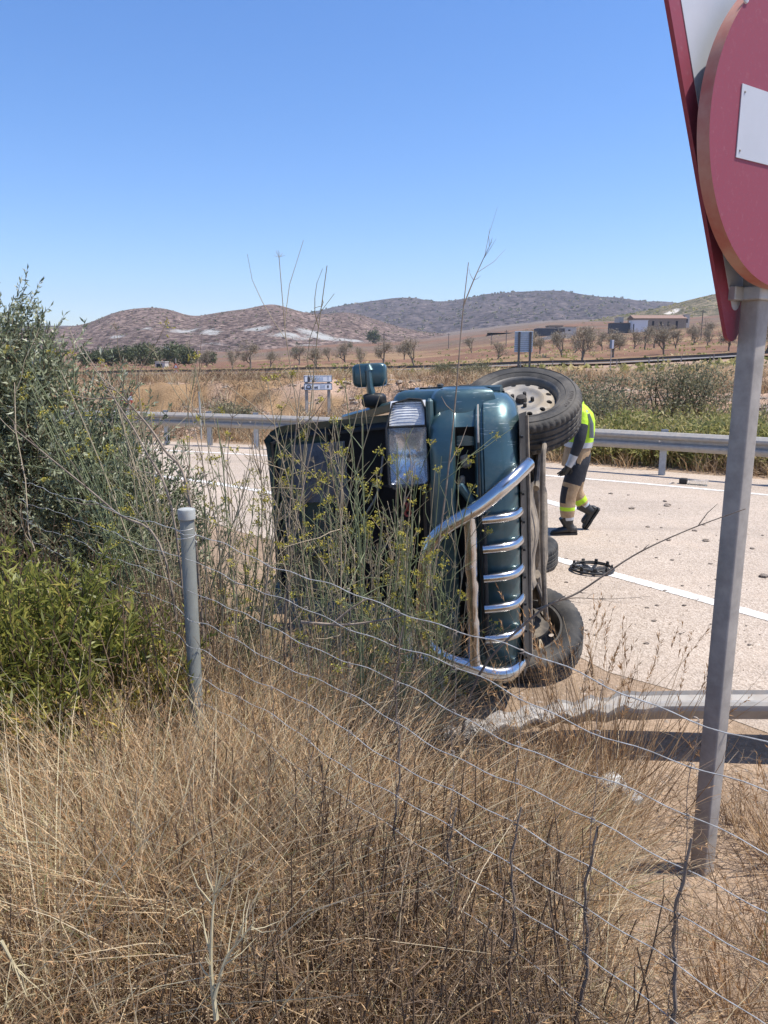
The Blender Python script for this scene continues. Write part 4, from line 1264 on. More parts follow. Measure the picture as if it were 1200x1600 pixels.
for s_ in (1, -1):
    part('control_arm', 'under', lambda b: (b.tube([(-.55, .26 * s_, .29), (-.78, .58 * s_, .25)], [.035, .028], 8, flat=.6), b.tube([(-.98, .28 * s_, .29), (-.80, .58 * s_, .25)], [.035, .03], 8, flat=.6), b.box((-.79, .45 * s_, .262), (.22, .14, .02), bev=.006)))
    part('drive_shaft', 'underdark', lambda b: b.tube([(-.80, .18 * s_, .36), (-.80, .24 * s_, .36), (-.80, .30 * s_, .36), (-.80, .50 * s_, .36), (-.80, .56 * s_, .36), (-.80, .66 * s_, .36)], [.055, .06, .022, .022, .055, .06], 12))
    part('shock_absorber', 'underdark', lambda b: b.tube([(-.84, .47 * s_, .28), (-.84, .48 * s_, .55), (-.84, .48 * s_, .58), (-.84, .49 * s_, .85)], [.022, .024, .036, .036], 10))
    part('brake_disc', 'underdark', lambda b: b.lathe([(.0, -.02), (.15, -.02), (.15, .005), (0, .005)], 28, Matrix.Translation((-.80, .66 * s_, .36)) @ Matrix.Rotation(R(-25), 4, 'Z') @ Matrix.Rotation(R(90), 4, 'X')))
    part('steering_arm', 'under', lambda b: b.tube([(-.99, .2 * s_, .33), (-.98, .42 * s_, .32), (-.93, .60 * s_, .33)], .016, 8))
    part('torsion_bar', 'under', lambda b: b.tube([(-.98, .30 * s_, .30), (-1.9, .33 * s_, .33)], .018, 8))
    part('leaf_link', 'under', lambda b: b.tube([(-2.55, .5 * s_, .36), (-3.15, .52 * s_, .27)], .03, 8))
    part('coil_spring', 'underdark', lambda b: b.tube([(-3.2 + .06 * math.cos(k * .6), .46 * s_ + .06 * math.sin(k * .6), .42 + .0035 * k) for k in range(64)], .009, 5))
part('gearbox', 'underdark', lambda b: b.loft([[(x, r_ * math.cos(a), .50 + r_ * .8 * math.sin(a)) for a in np.linspace(0, TAU, 15)[:-1]] for x, r_ in ((-1.05, .22), (-1.2, .2), (-1.5, .13), (-1.75, .12), (-1.8, .16), (-2.05, .15), (-2.1, .08))]))
part('prop_shaft', 'underdark', lambda b: b.tube([(-2.1, .02, .5), (-3.1, .05, .40)], .035, 10))
part('rear_axle', 'under', lambda b: b.lathe([(.05, -.66), (.05, -.20), (.10, -.14), (.15, -.05), (.15, .05), (.10, .14), (.05, .20), (.05, .66)], 16, Matrix.Translation((RWX, 0, WZ)) @ Matrix.Rotation(R(90), 4, 'X')))
part('exhaust', 'under', lambda b: (b.tube(catmull([(-.75, -.22, .52), (-1.0, -.28, .36), (-1.5, -.30, .33), (-2.0, -.30, .34)], 5), .026, 8), b.tube([(-2.0, -.30, .36), (-2.05, -.30, .36), (-2.6, -.30, .36), (-2.65, -.30, .36)], [.03, .10, .10, .03], 14, flat=.7), b.tube(catmull([(-2.65, -.3, .37), (-3.0, -.36, .5), (-3.4, -.4, .52), (-4.0, -.45, .42)], 5), .026, 8)))
part('fuel_tank', 'underdark', lambda b: b.box((-2.35, .30, .43), (.8, .34, .20), bev=.05))
part('anti_roll_bar', 'under', lambda b: b.tube(catmull([(-.76, .56, .26), (-.5, .52, .24), (-.42, .44, .25), (-.40, 0, .26), (-.42, -.44, .25), (-.5, -.52, .24), (-.76, -.56, .26)], 5), .015, 8))
part('brake_backplate', 'under', lambda b: b.box((-.62, -.30, .30), (.16, .34, .02), Matrix.Rotation(.3, 4, 'X'), bev=.005))
part('rear_bumper', 'paint', lambda b: b.box((-4.16, 0, .60), (.14, 1.66, .24), bev=.05))
for s_ in (1, -1): part('rear_lamp', 'red', lambda b: b.box((-4.13, .74 * s_, .95), (.05, .14, .28), bev=.015))
part('floor_pan', 'underdark', lambda b: b.box((-2.5, 0, .44), (2.4, 1.5, .03)))

# ------------------------------------------------------------------ road sign on its post
PX, PY = 1.235, 2.60
SA = R(33.7)
su = Vector((math.cos(SA), math.sin(SA), 0)); sn = Vector((math.sin(SA), -math.cos(SA), 0)); sz = Vector((0, 0, 1))
SGM = Matrix(((su.x, -sn.x, 0, PX), (su.y, -sn.y, 0, PY), (0, 0, 1, 0), (0, 0, 0, 1)))   # local: x across, y towards the reader, z up
sg = thing('road_sign', 'round red no entry sign and yield triangle on grey steel post', 'road sign', mtx=SGM)
class SB(MB):
    """sign builder: y counts towards the reader"""
    def obj(s, *a, **k):
        s.v = [(x, -y, z) for x, y, z in s.v]; s.f = [tuple(reversed(f)) for f in s.f]
        return MB.obj(s, *a, **k)
mb = SB(); rings = []
hwp, rr = .033, .007
for z in (-.15, .0, 3.25):
    ring = []
    for cx, cy, a0 in ((1, 1, 0), (-1, 1, 90), (-1, -1, 180), (1, -1, 270)):
        for k in range(4):
            a = R(a0 + 30 * k); ring.append((cx * (hwp - rr) + rr * math.cos(a), cy * (hwp - rr) + rr * math.sin(a), z))
    rings.append(ring)
mb.loft(rings); mb.obj('post', 'galvpost', sg, angle=50)
DZ = 2.62
def flat_plate(outl, y0, y1, name, mats, parent, edge=None, ang=30):
    mb = SB(); a = [(x, y1, z) for x, z in outl]; b = [(x, y0, z) for x, z in outl]
    n = len(outl)
    mb.v = a + b; mb.f = [tuple(range(n)), tuple(reversed(range(n, 2 * n)))] + [(i, n + i, n + (i + 1) % n, (i + 1) % n) for i in range(n)]
    mb.m = [0, 1] + [2] * n
    return mb.obj(name, mats, parent, angle=ang)
circ = [(.45 * math.cos(a), DZ + .45 * math.sin(a)) for a in np.linspace(TAU, 0, 97)[:-1]]
disc = flat_plate(circ, .045, .085, 'no_entry_disc', ['sign_red', 'sign_back', 'sign_edge'], sg)
disc['label'] = 'faded crimson disc with a white bar'
bw, bh = .315, .098
flat_plate([(-bw, DZ - bh), (-bw, DZ + bh), (bw, DZ + bh), (bw, DZ - bh)], .0852, .088, 'white_bar', ['sign_white', 'sign_white', 'sign_white'], disc)
for x_ in (-1, 1):
    for z_ in (-1, 1):
        mb = SB(); mb.lathe([(.0035, 0), (.003, .002), (0, .003)], 10, Matrix.Translation((x_ * (bw - .015), .088, DZ + z_ * (bh - .02))) @ Matrix.Rotation(R(-90), 4, 'X')); mb.obj('rivet', 'galvpost', disc)
for x_, z_ in ((-.33, DZ + .31), (.3, DZ - .33)):
    mb = SB(); mb.lathe([(.012, 0), (.010, .004), (0, .006)], 10, Matrix.Translation((x_, .085, z_)) @ Matrix.Rotation(R(-90), 4, 'X')); mb.obj('rivet', 'sign_white', disc)
# yield triangle behind, apex down
def tri(side, rad, zc):
    """rounded triangle, apex down, centroid height zc"""
    h = side * math.sqrt(3) / 2; ap = [(0, zc - 2 * h / 3), (side / 2, zc + h / 3), (-side / 2, zc + h / 3)]
    out = []
    for i, (a0, a1) in enumerate(((210, 330), (-30, 90), (90, 210))):
        c = Vector(ap[i]); ctr = Vector((0, zc)); c2 = c + (ctr - c).normalized() * (2 * rad)
        for k in range(9):
            a = R(a0 + (a1 - a0) * k / 8); out.append((c2.x + rad * math.cos(a), c2.y + rad * math.sin(a)))
    return out[::-1]
TZ = 2.73; TS = 1.34
tro = flat_plate(tri(TS, .05, TZ), -.060, -.047, 'yield_triangle', ['sign_red', 'sign_back', 'sign_red'], sg)
tro.matrix_basis = Matrix.Translation((-.035, 0, 0)) @ Matrix.Rotation(R(7), 4, 'Z')
tro['label'] = 'inverted red bordered triangle behind the disc'
flat_plate(tri(TS - .21, .03, TZ), -.0468, -.0452, 'white_field', ['sign_white', 'sign_white', 'sign_white'], tro)
for z_ in (DZ - .25, DZ + .2, 2.16):
    mb = SB(); mb.box((0, 0, z_), (.10, .092, .045), bev=.004); mb.box((-.066, -.03, z_), (.055, .03, .045), bev=.003); mb.obj('bracket', 'galv', sg)

# ------------------------------------------------------------------ wire fence
F0 = np.array([-.60, 2.235]); F1 = np.array([.55, 1.0]); fd = (F1 - F0) / np.linalg.norm(F1 - F0)
fence = thing('wire_fence', 'galvanised wire mesh fence on a round grey capped post', 'fence', (F0[0], F0[1], float(ground_z(*F0))))
mb = MB(); mb.lathe([(.0215, -.2), (.0215, 1.16), (.019, 1.165)], 24, Matrix.Translation((F0[0], F0[1], .33)) @ Matrix.Rotation(R(-0.6), 4, 'X')); mb.obj('post', 'fencepost', fence, world=True)
mb = MB(); mb.lathe([(.0235, 1.140), (.0262, 1.142), (.0268, 1.168), (.0255, 1.172), (.02, 1.174), (0, 1.176)], 24, Matrix.Translation((F0[0], F0[1], .33)) @ Matrix.Rotation(R(-0.6), 4, 'X')); mb.obj('post_cap', 'cap', fence, world=True)
stays = [s_ for s_ in np.arange(.10, 4.1, .165)]
heights = [1.43, 1.345, 1.255, 1.165, 1.075, .985, .895, .80, .705, .61, .51]
def wire_z(s_, h, i):
    sag = -.02 * math.sin(math.pi * min(s_, 4.2) / 4.2)
    return h + sag + .006 * math.sin(s_ * 11 + i * 1.9) + .003 * math.sin(s_ * 38 + i)
for i, h in enumerate(heights):
    for side_, s0, s1 in ((1, 0, 4.2), (-1, 0, -1.5)):
        P = []
        for s_ in np.linspace(s0, s1, 150 if side_ > 0 else 40):
            q = F0 + fd * s_
            off = .03 if abs(s_) < .02 else .03
            w = .008 * math.sin(s_ * 7 + i)
            P.append((q[0] + (-fd[1]) * w - .0, q[1] + fd[0] * w - .028 * math.exp(-(s_ / .05) ** 2), wire_z(abs(s_), h, i)))
        mb = MB(); mb.tube(P, .0010 if i else .0012, 5); mb.obj('line_wire', 'wire', fence, world=True)
for k, s_ in enumerate(stays):
    q = F0 + fd * s_; P = []
    for h in np.linspace(1.43, .35, 40):
        hh = wire_z(s_, h, 0)
        P.append((q[0] + .004 * math.sin(h * 30 + k), q[1] + .004 * math.cos(h * 23 + k), hh))
    mb = MB(); mb.tube(P, .0007, 5)
    for i, h in enumerate(heights):   # hinge knots
        z_ = wire_z(s_, h, i)
        mb.tube([(q[0] + .004 * math.cos(a), q[1] + .004 * math.sin(a), z_ + .0012 * a - .006) for a in np.linspace(0, 9, 14)], .0011, 4)
    mb.obj('stay_wire', 'rustwire', fence, world=True)
# tie wire round the post
mb = MB(); mb.tube([(F0[0] + .028 * math.cos(a), F0[1] + .028 * math.sin(a), 1.40 + .004 * a) for a in np.linspace(0, 12, 40)], .0012, 5); mb.obj('tie_wire', 'wire', fence, world=True)

# ------------------------------------------------------------------ wheel cover on the road
hp = at_z(925, 889, .02)
wc = thing('wheel_cover', 'black plastic wheel cover lying upside down on the white edge line', 'wheel cover', (hp[0], hp[1], .004), .4)
mb = MB(); mb.tube([(.195 * math.cos(a), .195 * math.sin(a), .022) for a in np.linspace(0, TAU, 49)[:-1]], .011, 8, closed=True); mb.tube([(.17 * math.cos(a), .17 * math.sin(a), .045) for a in np.linspace(0, TAU, 49)[:-1]], .006, 6, closed=True); mb.obj('rim_ring', 'black', wc)
for k in range(9):
    a = TAU * k / 9; mb = MB(); rt_ = Matrix.Rotation(a, 4, 'Z')
    mb.box(rt_ @ Vector((.10, 0, .018)), (.17, .028, .012), rt_, bev=.004); mb.obj('spoke', 'black', wc)
    mb = MB(); mb.box(rt_ @ Vector((.178, 0, .045)), (.018, .03, .05), rt_, bev=.003); mb.obj('clip', 'black', wc)
mb = MB(); mb.lathe([(.0, .02), (.045, .02), (.05, .012), (.045, .004), (0, .004)], 20); mb.obj('hub_disc', 'black', wc)

# ------------------------------------------------------------------ firefighter
fp = at_z(885, 832)
ff = thing('person', 'firefighter in hi-vis yellow vest and tan trousers striding behind the car', 'person', (fp[0], fp[1], 0))
def skin_body(name, joints, edges, root, mats, assign, parent, sub=2):
    me = bpy.data.meshes.new(name)
    names = list(joints); ix = {k: i for i, k in enumerate(names)}
    me.from_pydata([joints[k][0] for k in names], [(ix[a], ix[b]) for a, b in edges], [])
    o = bpy.data.objects.new('tmp', me); COL.objects.link(o)
    sk = o.modifiers.new('s', 'SKIN'); sk.use_smooth_shade = True
    for i, k in enumerate(names):
        d = me.skin_vertices[0].data[i]; r_ = joints[k][1]; d.radius = r_ if isinstance(r_, tuple) else (r_, r_); d.use_root = (k == root)
    sb = o.modifiers.new('b', 'SUBSURF'); sb.levels = sub; sb.render_levels = sub
    dg = bpy.context.evaluated_depsgraph_get(); me2 = bpy.data.meshes.new_from_object(o.evaluated_get(dg))
    bpy.data.objects.remove(o)
    me2.name = name; me2.materials.clear()
    for m_ in mats: me2.materials.append(M[m_])
    for p in me2.polygons:
        p.use_smooth = True; p.material_index = assign(p.center)
    o = bpy.data.objects.new(name, me2); COL.objects.link(o); o.parent = parent; WM[o.name] = WM[parent.name]
    return o
J = {
 'pel': ((.075, .02, .88), (.135, .135)), 'belly': ((.095, .02, 1.02), (.145, .15)), 'chest': ((.11, .03, 1.20), (.155, .16)), 'upch': ((.095, .03, 1.33), (.13, .125)), 'neck': ((.04, .03, 1.42), .068), 'head0': ((-.02, .03, 1.47), .085), 'head1': ((-.06, .03, 1.535), .098), 'head2': ((-.09, .03, 1.60), .07),
 'shL': ((.08, -.155, 1.335), .09), 'elL': ((.04, -.23, 1.07), .078), 'wrL': ((-.04, -.20, .83), .052), 'haL': ((-.075, -.18, .755), .047), 'fiL': ((-.10, -.17, .69), .03),
 'shR': ((.08, .21, 1.335), .085), 'elR': ((.00, .29, 1.10), .068), 'wrR': ((-.20, .24, 1.03), .05), 'haR': ((-.27, .22, 1.02), .045), 'fiR': ((-.33, .21, 1.01), .03),
 'hipL': ((.085, -.085, .80), .118), 'thL': ((.02, -.10, .62), .108), 'knL': ((-.035, -.11, .455), .088), 'shnL': ((-.03, -.11, .28), .09), 'anL': ((-.02, -.11, .13), .075), 'heL': ((.0, -.11, .06), .06), 'toL': ((-.15, -.12, .045), .045),
 'hipR': ((.12, .115, .80), .118), 'thR': ((.12, .13, .62), .105), 'knR': ((.10, .14, .455), .085), 'shnR': ((.18, .15, .345), .08), 'anR': ((.255, .15, .25), .068), 'heR': ((.305, .15, .20), .06), 'toR': ((.215, .16, .07), .045)}
for k in J:
    p_, r_ = J[k]; kf = 1.08 if k[:2] in ('hi', 'th', 'kn', 'sh') and k not in ('shL', 'shR') else .86; J[k] = (p_, tuple(x * kf for x in r_) if isinstance(r_, tuple) else r_ * kf)
E_ = [('pel', 'belly'), ('belly', 'chest'), ('chest', 'upch'), ('upch', 'neck'), ('neck', 'head0'), ('head0', 'head1'), ('head1', 'head2'), ('upch', 'shL'), ('shL', 'elL'), ('elL', 'wrL'), ('wrL', 'haL'), ('haL', 'fiL'), ('upch', 'shR'), ('shR', 'elR'), ('elR', 'wrR'), ('wrR', 'haR'), ('haR', 'fiR'), ('pel', 'hipL'), ('hipL', 'thL'), ('thL', 'knL'), ('knL', 'shnL'), ('shnL', 'anL'), ('anL', 'heL'), ('heL', 'toL'), ('pel', 'hipR'), ('hipR', 'thR'), ('thR', 'knR'), ('knR', 'shnR'), ('shnR', 'anR'), ('anR', 'heR'), ('heR', 'toR')]
def nearest_edge(c):
    best = None
    for a, b in E_:
        A = Vector(J[a][0]); B = Vector(J[b][0]); t = max(0, min(1, (c - A).dot(B - A) / (B - A).length_squared)); d = (A + (B - A) * t - c).length / (J[a][1][0] if isinstance(J[a][1], tuple) else J[a][1])
        if best is None or d < best[0]: best = (d, a, b, t)
    return best
def ff_mat(c):   # 0 tan, 1 navy, 2 silver, 3 boot, 4 skin, 5 hi-vis
    _, a, b, t = nearest_edge(c)
    if a in ('neck', 'head0', 'head1'): return 4 if a != 'neck' else 1
    if a in ('anL', 'heL', 'anR', 'heR'): return 3
    if a in ('shnL', 'shnR'):
        if t > .8: return 3
        if t > .45: return 2
        return 0
    if a in ('knL', 'knR'): return 5 if t > .72 else 0
    if a in ('thL', 'thR'): return 1 if (t < .12 or (t > .45 and c.x < J[a][0][0] - .085)) else 0
    if a in ('hipL', 'hipR') or (a == 'pel' and b in ('hipL', 'hipR')): return 1
    if a in ('elL', 'elR'): return 2 if t > .62 else 1
    if a in ('shL', 'shR'): return 5 if t < .30 else 1
    if a in ('wrL', 'wrR', 'haL', 'haR'): return 3
    if a == 'upch': return 5
    return 0
body = skin_body('body', J, E_, 'pel', ['tan', 'navy', 'silver', 'boot', 'skin', 'hivis'], ff_mat, ff, 2)
# jacket skirt in tan, vest over it
def ringxy(c, rx, ry, z, tilt=0, n=28, wob=0.0, ph=0):
    return [(c[0] + rx * math.cos(a) * (1 + wob * math.sin(7 * a + ph)), c[1] + ry * math.sin(a) * (1 + wob * math.sin(7 * a + ph)), z + tilt * math.cos(a)) for a in np.linspace(0, TAU, n + 1)[:-1]]
mb = MB(); mb.loft([ringxy((0.060, .02), 0.135, .20, .735, -.03, wob=.05), ringxy((0.065, .02), 0.138, .20, .80, -.02, wob=.04, ph=.4), ringxy((0.080, .02), 0.141, .20, .92, wob=.03, ph=.8), ringxy((0.095, .025), 0.135, .198, 1.02, wob=.01), ringxy((0.105, .025), 0.123, .19, 1.04)], cap=False); mb.obj('jacket', 'tan', ff)
mb = MB(); mb.loft([ringxy((0.090, .025), 0.149, .212, .985, wob=.02), ringxy((0.097, .025), 0.151, .214, 1.045, wob=.01)], cap=False); mb.obj('hem_band', 'silver', ff)
mb = MB(); mb.loft([ringxy((0.098, .025), 0.149, .213, 1.042, wob=.012), ringxy((0.110, .03), 0.153, .222, 1.18, wob=.02, ph=1), ringxy((0.110, .03), 0.144, .222, 1.28, wob=.02, ph=2), ringxy((0.105, .03), 0.123, .205, 1.36), ringxy((0.085, .03), 0.086, .13, 1.425), ringxy((0.070, .03), 0.064, .085, 1.455), ringxy((0.065, .03), 0.059, .078, 1.49)], cap=False); vest = mb.obj('vest', 'hivis', ff)
for sy in (-.19, .23):
    mb = MB(); mb.tube([(.12, sy * .95, 1.36), (.165, sy * .98, 1.25), (.175, sy, 1.10)], .03, 8, flat=.3); mb.obj('vest_band', 'silver', vest)
mb = MB(); mb.tube(catmull([(.12, -.13, 1.39), (.06, -.20, 1.30), (.02, -.195, 1.15)], 5), .022, 6, flat=.5); mb.obj('vest_band', 'silver', vest)
mb = MB(); mb.loft([ringxy((0.055, .03), 0.070, .09, 1.44, .015), ringxy((0.050, .03), 0.072, .092, 1.49, .015)], cap=False); mb.obj('collar', 'navy', ff)
# helmet with brim
hm = Matrix.Translation((-.065, .03, 1.545)) @ Matrix.Rotation(R(-18), 4, 'Y')
mb = MB(); mb.lathe([(.150, -.035), (.142, -.01), (.138, .04), (.118, .10), (.075, .145), (.03, .158), (0, .16)], 28, hm); mb.tube([hm @ Vector((.162 * math.cos(a) - (.02 if math.cos(a) > 0 else -.0), .150 * math.sin(a), -.035)) for a in np.linspace(0, TAU, 29)[:-1]], .012, 6, closed=True); hl = mb.obj('helmet', 'helmet', ff)
mb = MB(); mb.loft([[hm @ Vector((r_ * math.cos(a), r_ * math.sin(a), z_)) for a in np.linspace(R(120), R(240), 13)] for r_, z_ in ((.15, -.06), (.155, 0), (.146, .05))], cap=False, closed=False); mb.obj('visor', 'glass', hl)
mb = MB(); mb.tube([hm @ Vector((.03, .14 * s_, -.03)) for s_ in (-1, 0)] , .008, 6); mb.obj('chin_strap', 'navy', hl)
# face pieces (turned away behind the tyre)
mb = MB(); mb.loft([[Vector((-.16 + dx, .03 + w * math.cos(a), z - .05 + h_ * math.sin(a))) for a in np.linspace(0, TAU, 9)[:-1]] for dx, w, h_, z in ((.01, .014, .022, 1.55), (-.02, .010, .014, 1.545), (-.03, .004, .006, 1.54))]); mb.obj('nose', 'skin', ff)
# gloves with fingers
def glove(w, h, f, s_):
    mb = MB(); w = Vector(w); h = Vector(h); f = Vector(f); d = (f - w).normalized(); sd = d.cross(Vector((0, 1, 0))).normalized()
    for k in range(4):
        o = sd * ((k - 1.5) * .020); L = (.075, .088, .082, .062)[k]
        b = h + o; mb.tube([b, b + d * L * .5 + Vector((-.008, .004 * s_, 0)), b + d * L * .85 + Vector((-.026, .012 * s_, 0)), b + d * L + Vector((-.04, .016 * s_, 0))], [.013, .012, .011, .008], 7)
    b = h - d * .03 + sd * .035; mb.tube([b, b + sd * .025 + d * .03, b + sd * .022 + d * .062], [.014, .013, .009], 7)
    mb.obj('glove', 'boot', ff)
glove(J['wrL'][0], J['haL'][0], J['fiL'][0], 1); glove(J['wrR'][0], J['haR'][0], J['fiR'][0], -1)
# boots: shaft, upper, sole
def boot(an, he, to, name):
    an, he, to = Vector(an), Vector(he), Vector(to)
    fw = (to - he).normalized(); up = (an - he); up = (up - fw * up.dot(fw)).normalized(); sd = fw.cross(up)
    mb = MB(); rings = []
    for (t, w, h) in ((-.075, .025, .06), (-.06, .042, .085), (0, .046, .10), (.06, .046, .09), (.12, .05, .065), (.17, .048, .05), (.205, .035, .04), (.22, .015, .025)):
        c = he + fw * t - up * .045
        rings.append([c + sd * (w * math.cos(a)) + up * (h * .5 + h * .5 * math.sin(a)) for a in np.linspace(0, TAU, 15)[:-1]])
    mb.loft(rings)
    b_ = an + (an - he).normalized() * .09
    mb.tube([he + up * .0, an, b_], [.058, .058, .066], 14)
    o = mb.obj(name, 'boot', ff)
    mb = MB(); out = [(-.08, .02), (-.065, .042), (0, .046), (.06, .043), (.12, .054), (.17, .052), (.21, .036), (.228, .012)]
    lo = [he + fw * t + sd * w - up * .062 for t, w in out] + [he + fw * t - sd * w - up * .062 for t, w in reversed(out)]
    hi = [p + up * .024 for p in lo]; mb.loft([lo, hi]); mb.obj('sole', 'black', o)
boot(J['anL'][0], (.015, -.11, .062), (-.15, -.12, .062), 'boot'); boot(J['anR'][0], (.315, .15, .215), (.225, .16, .06), 'boot')

# ------------------------------------------------------------------ road debris
def clod(name, label, p, s_, m_, seed, cat='debris', group=None, rz=0.0):
    o = thing(name, label, cat, tuple(p), rz, group); r_ = np.random.default_rng(seed)
    return o
def stone_mesh(seed):
    r_ = np.random.default_rng(seed); mb = MB()
    mb.lathe([(0, -.5), (.6, -.42), (.95, -.1), (.85, .25), (.5, .48), (0, .55)], 8)
    mb.v = [tuple(np.array(p) * (1 + .25 * r_.normal(size=3))) for p in mb.v]
    return mb
stone_objs = [stone_mesh(k) for k in range(4)]
sp = [(672 / 3.33 + 840, 137 / 3.33 + 750, .045), (490 / 3.33 + 840, 152 / 3.33 + 750, .04), (1045, 845, .03), (1102, 846, .045), (988, 795, .04), (1043, 790, .05), (1039, 784, .035), (1193, 902, .05), (955, 772, .035), (1175, 858, .03), (1012, 824, .03), (1085, 830, .03), (1150, 800, .03)]
ORD = ['nearest', 'second', 'third', 'fourth', 'fifth', 'sixth', 'seventh', 'eighth', 'ninth', 'tenth', 'eleventh', 'twelfth', 'thirteenth', 'fourteenth', 'fifteenth', 'sixteenth', 'seventeenth', 'eighteenth', 'nineteenth', 'twentieth']
sp.sort(key=lambda k: -k[1])
for i, (x_, y_, s_) in enumerate(sp):
    q = at_z(x_, y_, 0); o = stone_objs[i % 4].obj('stone', 'stone', None)
    o.location = (q[0], q[1], s_ * .3); o.scale = (s_, s_ * .8, s_ * .6); o.rotation_euler = (0, 0, i * 1.3)
    tag(o, 'brown clod on the pale road, %s of the scattered clods counted from the camera' % ORD[i], 'clod', 'clods scattered on the road')
q = at_z(1078, 757)
gn = 190; gc_ = np.stack([880 + 330 * rng.random(gn), 770 + 240 * rng.random(gn) ** .8], 1)
gp = np.array([at_z(a, b, .008) for a, b in gc_]); gs = .004 + .020 * rng.random(gn) ** 4
mb = MB()
for i in range(gn):
    src = stone_objs[i % 4]; mb.add([(p[0] * gs[i] + gp[i, 0], p[1] * gs[i] * .7 + gp[i, 1], p[2] * gs[i] * .4 + gp[i, 2]) for p in src.v], src.f)
o = mb.obj('road_grit', 'grit', None, smooth=False); tag(o, 'dark grit and broken bits strewn over the road', 'grit', kind='stuff')
db = thing('broken_lamp', 'broken plastic lamp housing lying on the far edge line', 'debris', (q[0], q[1], .004), -.55)
mb = MB(); mb.box((-.10, 0, .045), (.12, .10, .085), bev=.012); mb.obj('housing', 'black', db)
mb = MB(); mb.loft([[(-.04, -.06, .0), (-.04, .06, .0), (-.04, .05, .06), (-.04, -.05, .06)], [(.26, -.07, .0), (.26, .07, .0), (.26, .06, .09), (.26, -.05, .07)]]); mb.obj('cover', 'lens', db, smooth=False)
for (x_, y_, w_, rz_, lb) in ((1003, 719, .32, -.4, 'white plastic shard lying beside the far guardrail post'), (1050, 756, .10, .3, 'small white shard left of the broken lamp housing'), (1188, 741, .25, .2, 'white shard under the far guardrail right of the sign post')):
    q = at_z(x_, y_); o = thing('plastic_shard', lb, 'debris', (q[0], q[1], .004), rz_)
    mb = MB(); mb.grid(lambda u, v_: ((u - .5) * w_, (v_ - .5) * w_ * .35 * (1 - .4 * u), .006 + .02 * math.sin(u * 3) * (1 - v_)), 6, 3); mb.grid(lambda u, v_: ((u - .5) * w_, (v_ - .5) * w_ * .35 * (1 - .4 * u), .001 + .02 * math.sin(u * 3) * (1 - v_)), 6, 3, flip=True); mb.obj('shard', 'board_white', o)

# ------------------------------------------------------------------ distant signs, poles and buildings
def stand(x, yrow, Y):
    p = at_y(x, yrow, Y); return p
def sign_root(name, label, px_, Y, rz=0):
    x_ = (px_ - 600) / FPX * Y * .985
    return thing(name, label, 'road sign', (x_, Y, float(ground_z(x_, Y))), rz), x_
# white double board
Y = 21.0; p = at_y(497, 598, Y); zb = p[2]; g = float(ground_z(p[0], Y))
ws = thing('road_sign', 'white direction board in two panels standing in the dry field', 'road sign', (p[0], Y, g), R(22))
sc_ = Y / FPX
for i, (z0, z1) in enumerate(((586, 597.6), (598.4, 610))):
    za = at_y(497, z0, Y)[2] - g; zb_ = at_y(497, z1, Y)[2] - g
    mb = MB(); mb.box((0, 0, (za + zb_) / 2), (45.5 * sc_, .04, za - zb_ - .012), bev=.015); bd = mb.obj('board', 'board_white', ws)
    zc = (za + zb_) / 2; h_ = za - zb_
    mb = MB(); w_ = 44 * sc_
    for sx in (-1, 1): mb.box((sx * w_ / 2, -.0225, zc), (.012, .004, h_ * .82))
    for s2 in (-1, 1): mb.box((0, -.0225, zc + s2 * h_ * .42), (w_, .004, .012))
    mb.obj('border', 'ink', bd, smooth=False)
    if i == 0:
        mb = MB(); mb.box((-15.5 * sc_, -.023, zc - .02), (3.2 * sc_, .004, .13)); mb.loft([[(-16.6 * sc_, -.025, zc + .04), (-14.4 * sc_, -.025, zc + .04), (-15.5 * sc_, -.025, zc + .12)], [(-16.6 * sc_, -.021, zc + .04), (-14.4 * sc_, -.021, zc + .04), (-15.5 * sc_, -.021, zc + .12)]]); mb.box((-13 * sc_, -.023, zc - .0), (1.2 * sc_, .004, .10)); mb.obj('tower_symbol', 'ink', bd, smooth=False)
        mb = MB()
        for k, (xx, ww) in enumerate(((-6, 2), (-3.2, 1.6), (-.8, 2), (2, 1.8), (4.6, 2), (7, 1.4))): mb.box((xx * sc_, -.023, zc), (ww * sc_, .004, .09))
        mb.box((15 * sc_, -.023, zc + .02), (.5 * sc_, .004, .11)); mb.box((17 * sc_, -.023, zc + .02), (.5 * sc_, .004, .11)); mb.obj('lettering', 'inkblue', bd, smooth=False)
    else:
        mb = MB(); mb.tube([(-15.5 * sc_ + .06 * math.cos(a), -.024, zc + .05 * math.sin(a)) for a in np.linspace(0, TAU, 15)[:-1]], .014, 4, closed=True); mb.box((-15.5 * sc_, -.023, zc - .04), (.16, .004, .02)); mb.obj('ring_symbol', 'ink', bd)
        mb = MB()
        for xx, ww, hh in ((-5.5, 1.6, .05), (-3.5, 1.4, .06), (-1.5, 1.2, .07)): mb.box((xx * sc_, -.023, zc - .02), (ww * sc_, .004, hh))
        mb.box((15.5 * sc_, -.023, zc), (2.4 * sc_, .004, .07)); mb.obj('symbol', 'ink', bd, smooth=False)
        mb = MB()
        for xx in (4, 6, 8, 10): mb.box((xx * sc_, -.023, zc), (1.0 * sc_, .004, .09))
        mb.obj('lettering', 'inkblue', bd, smooth=False)
for sx in (-.32, .32):
    mb = MB(); mb.box((sx, .05, (at_y(497, 588, Y)[2] - g) / 2 - .1), (.08, .04, at_y(497, 588, Y)[2] - g + .2)); mb.obj('post', 'galvpost', ws, smooth=False)
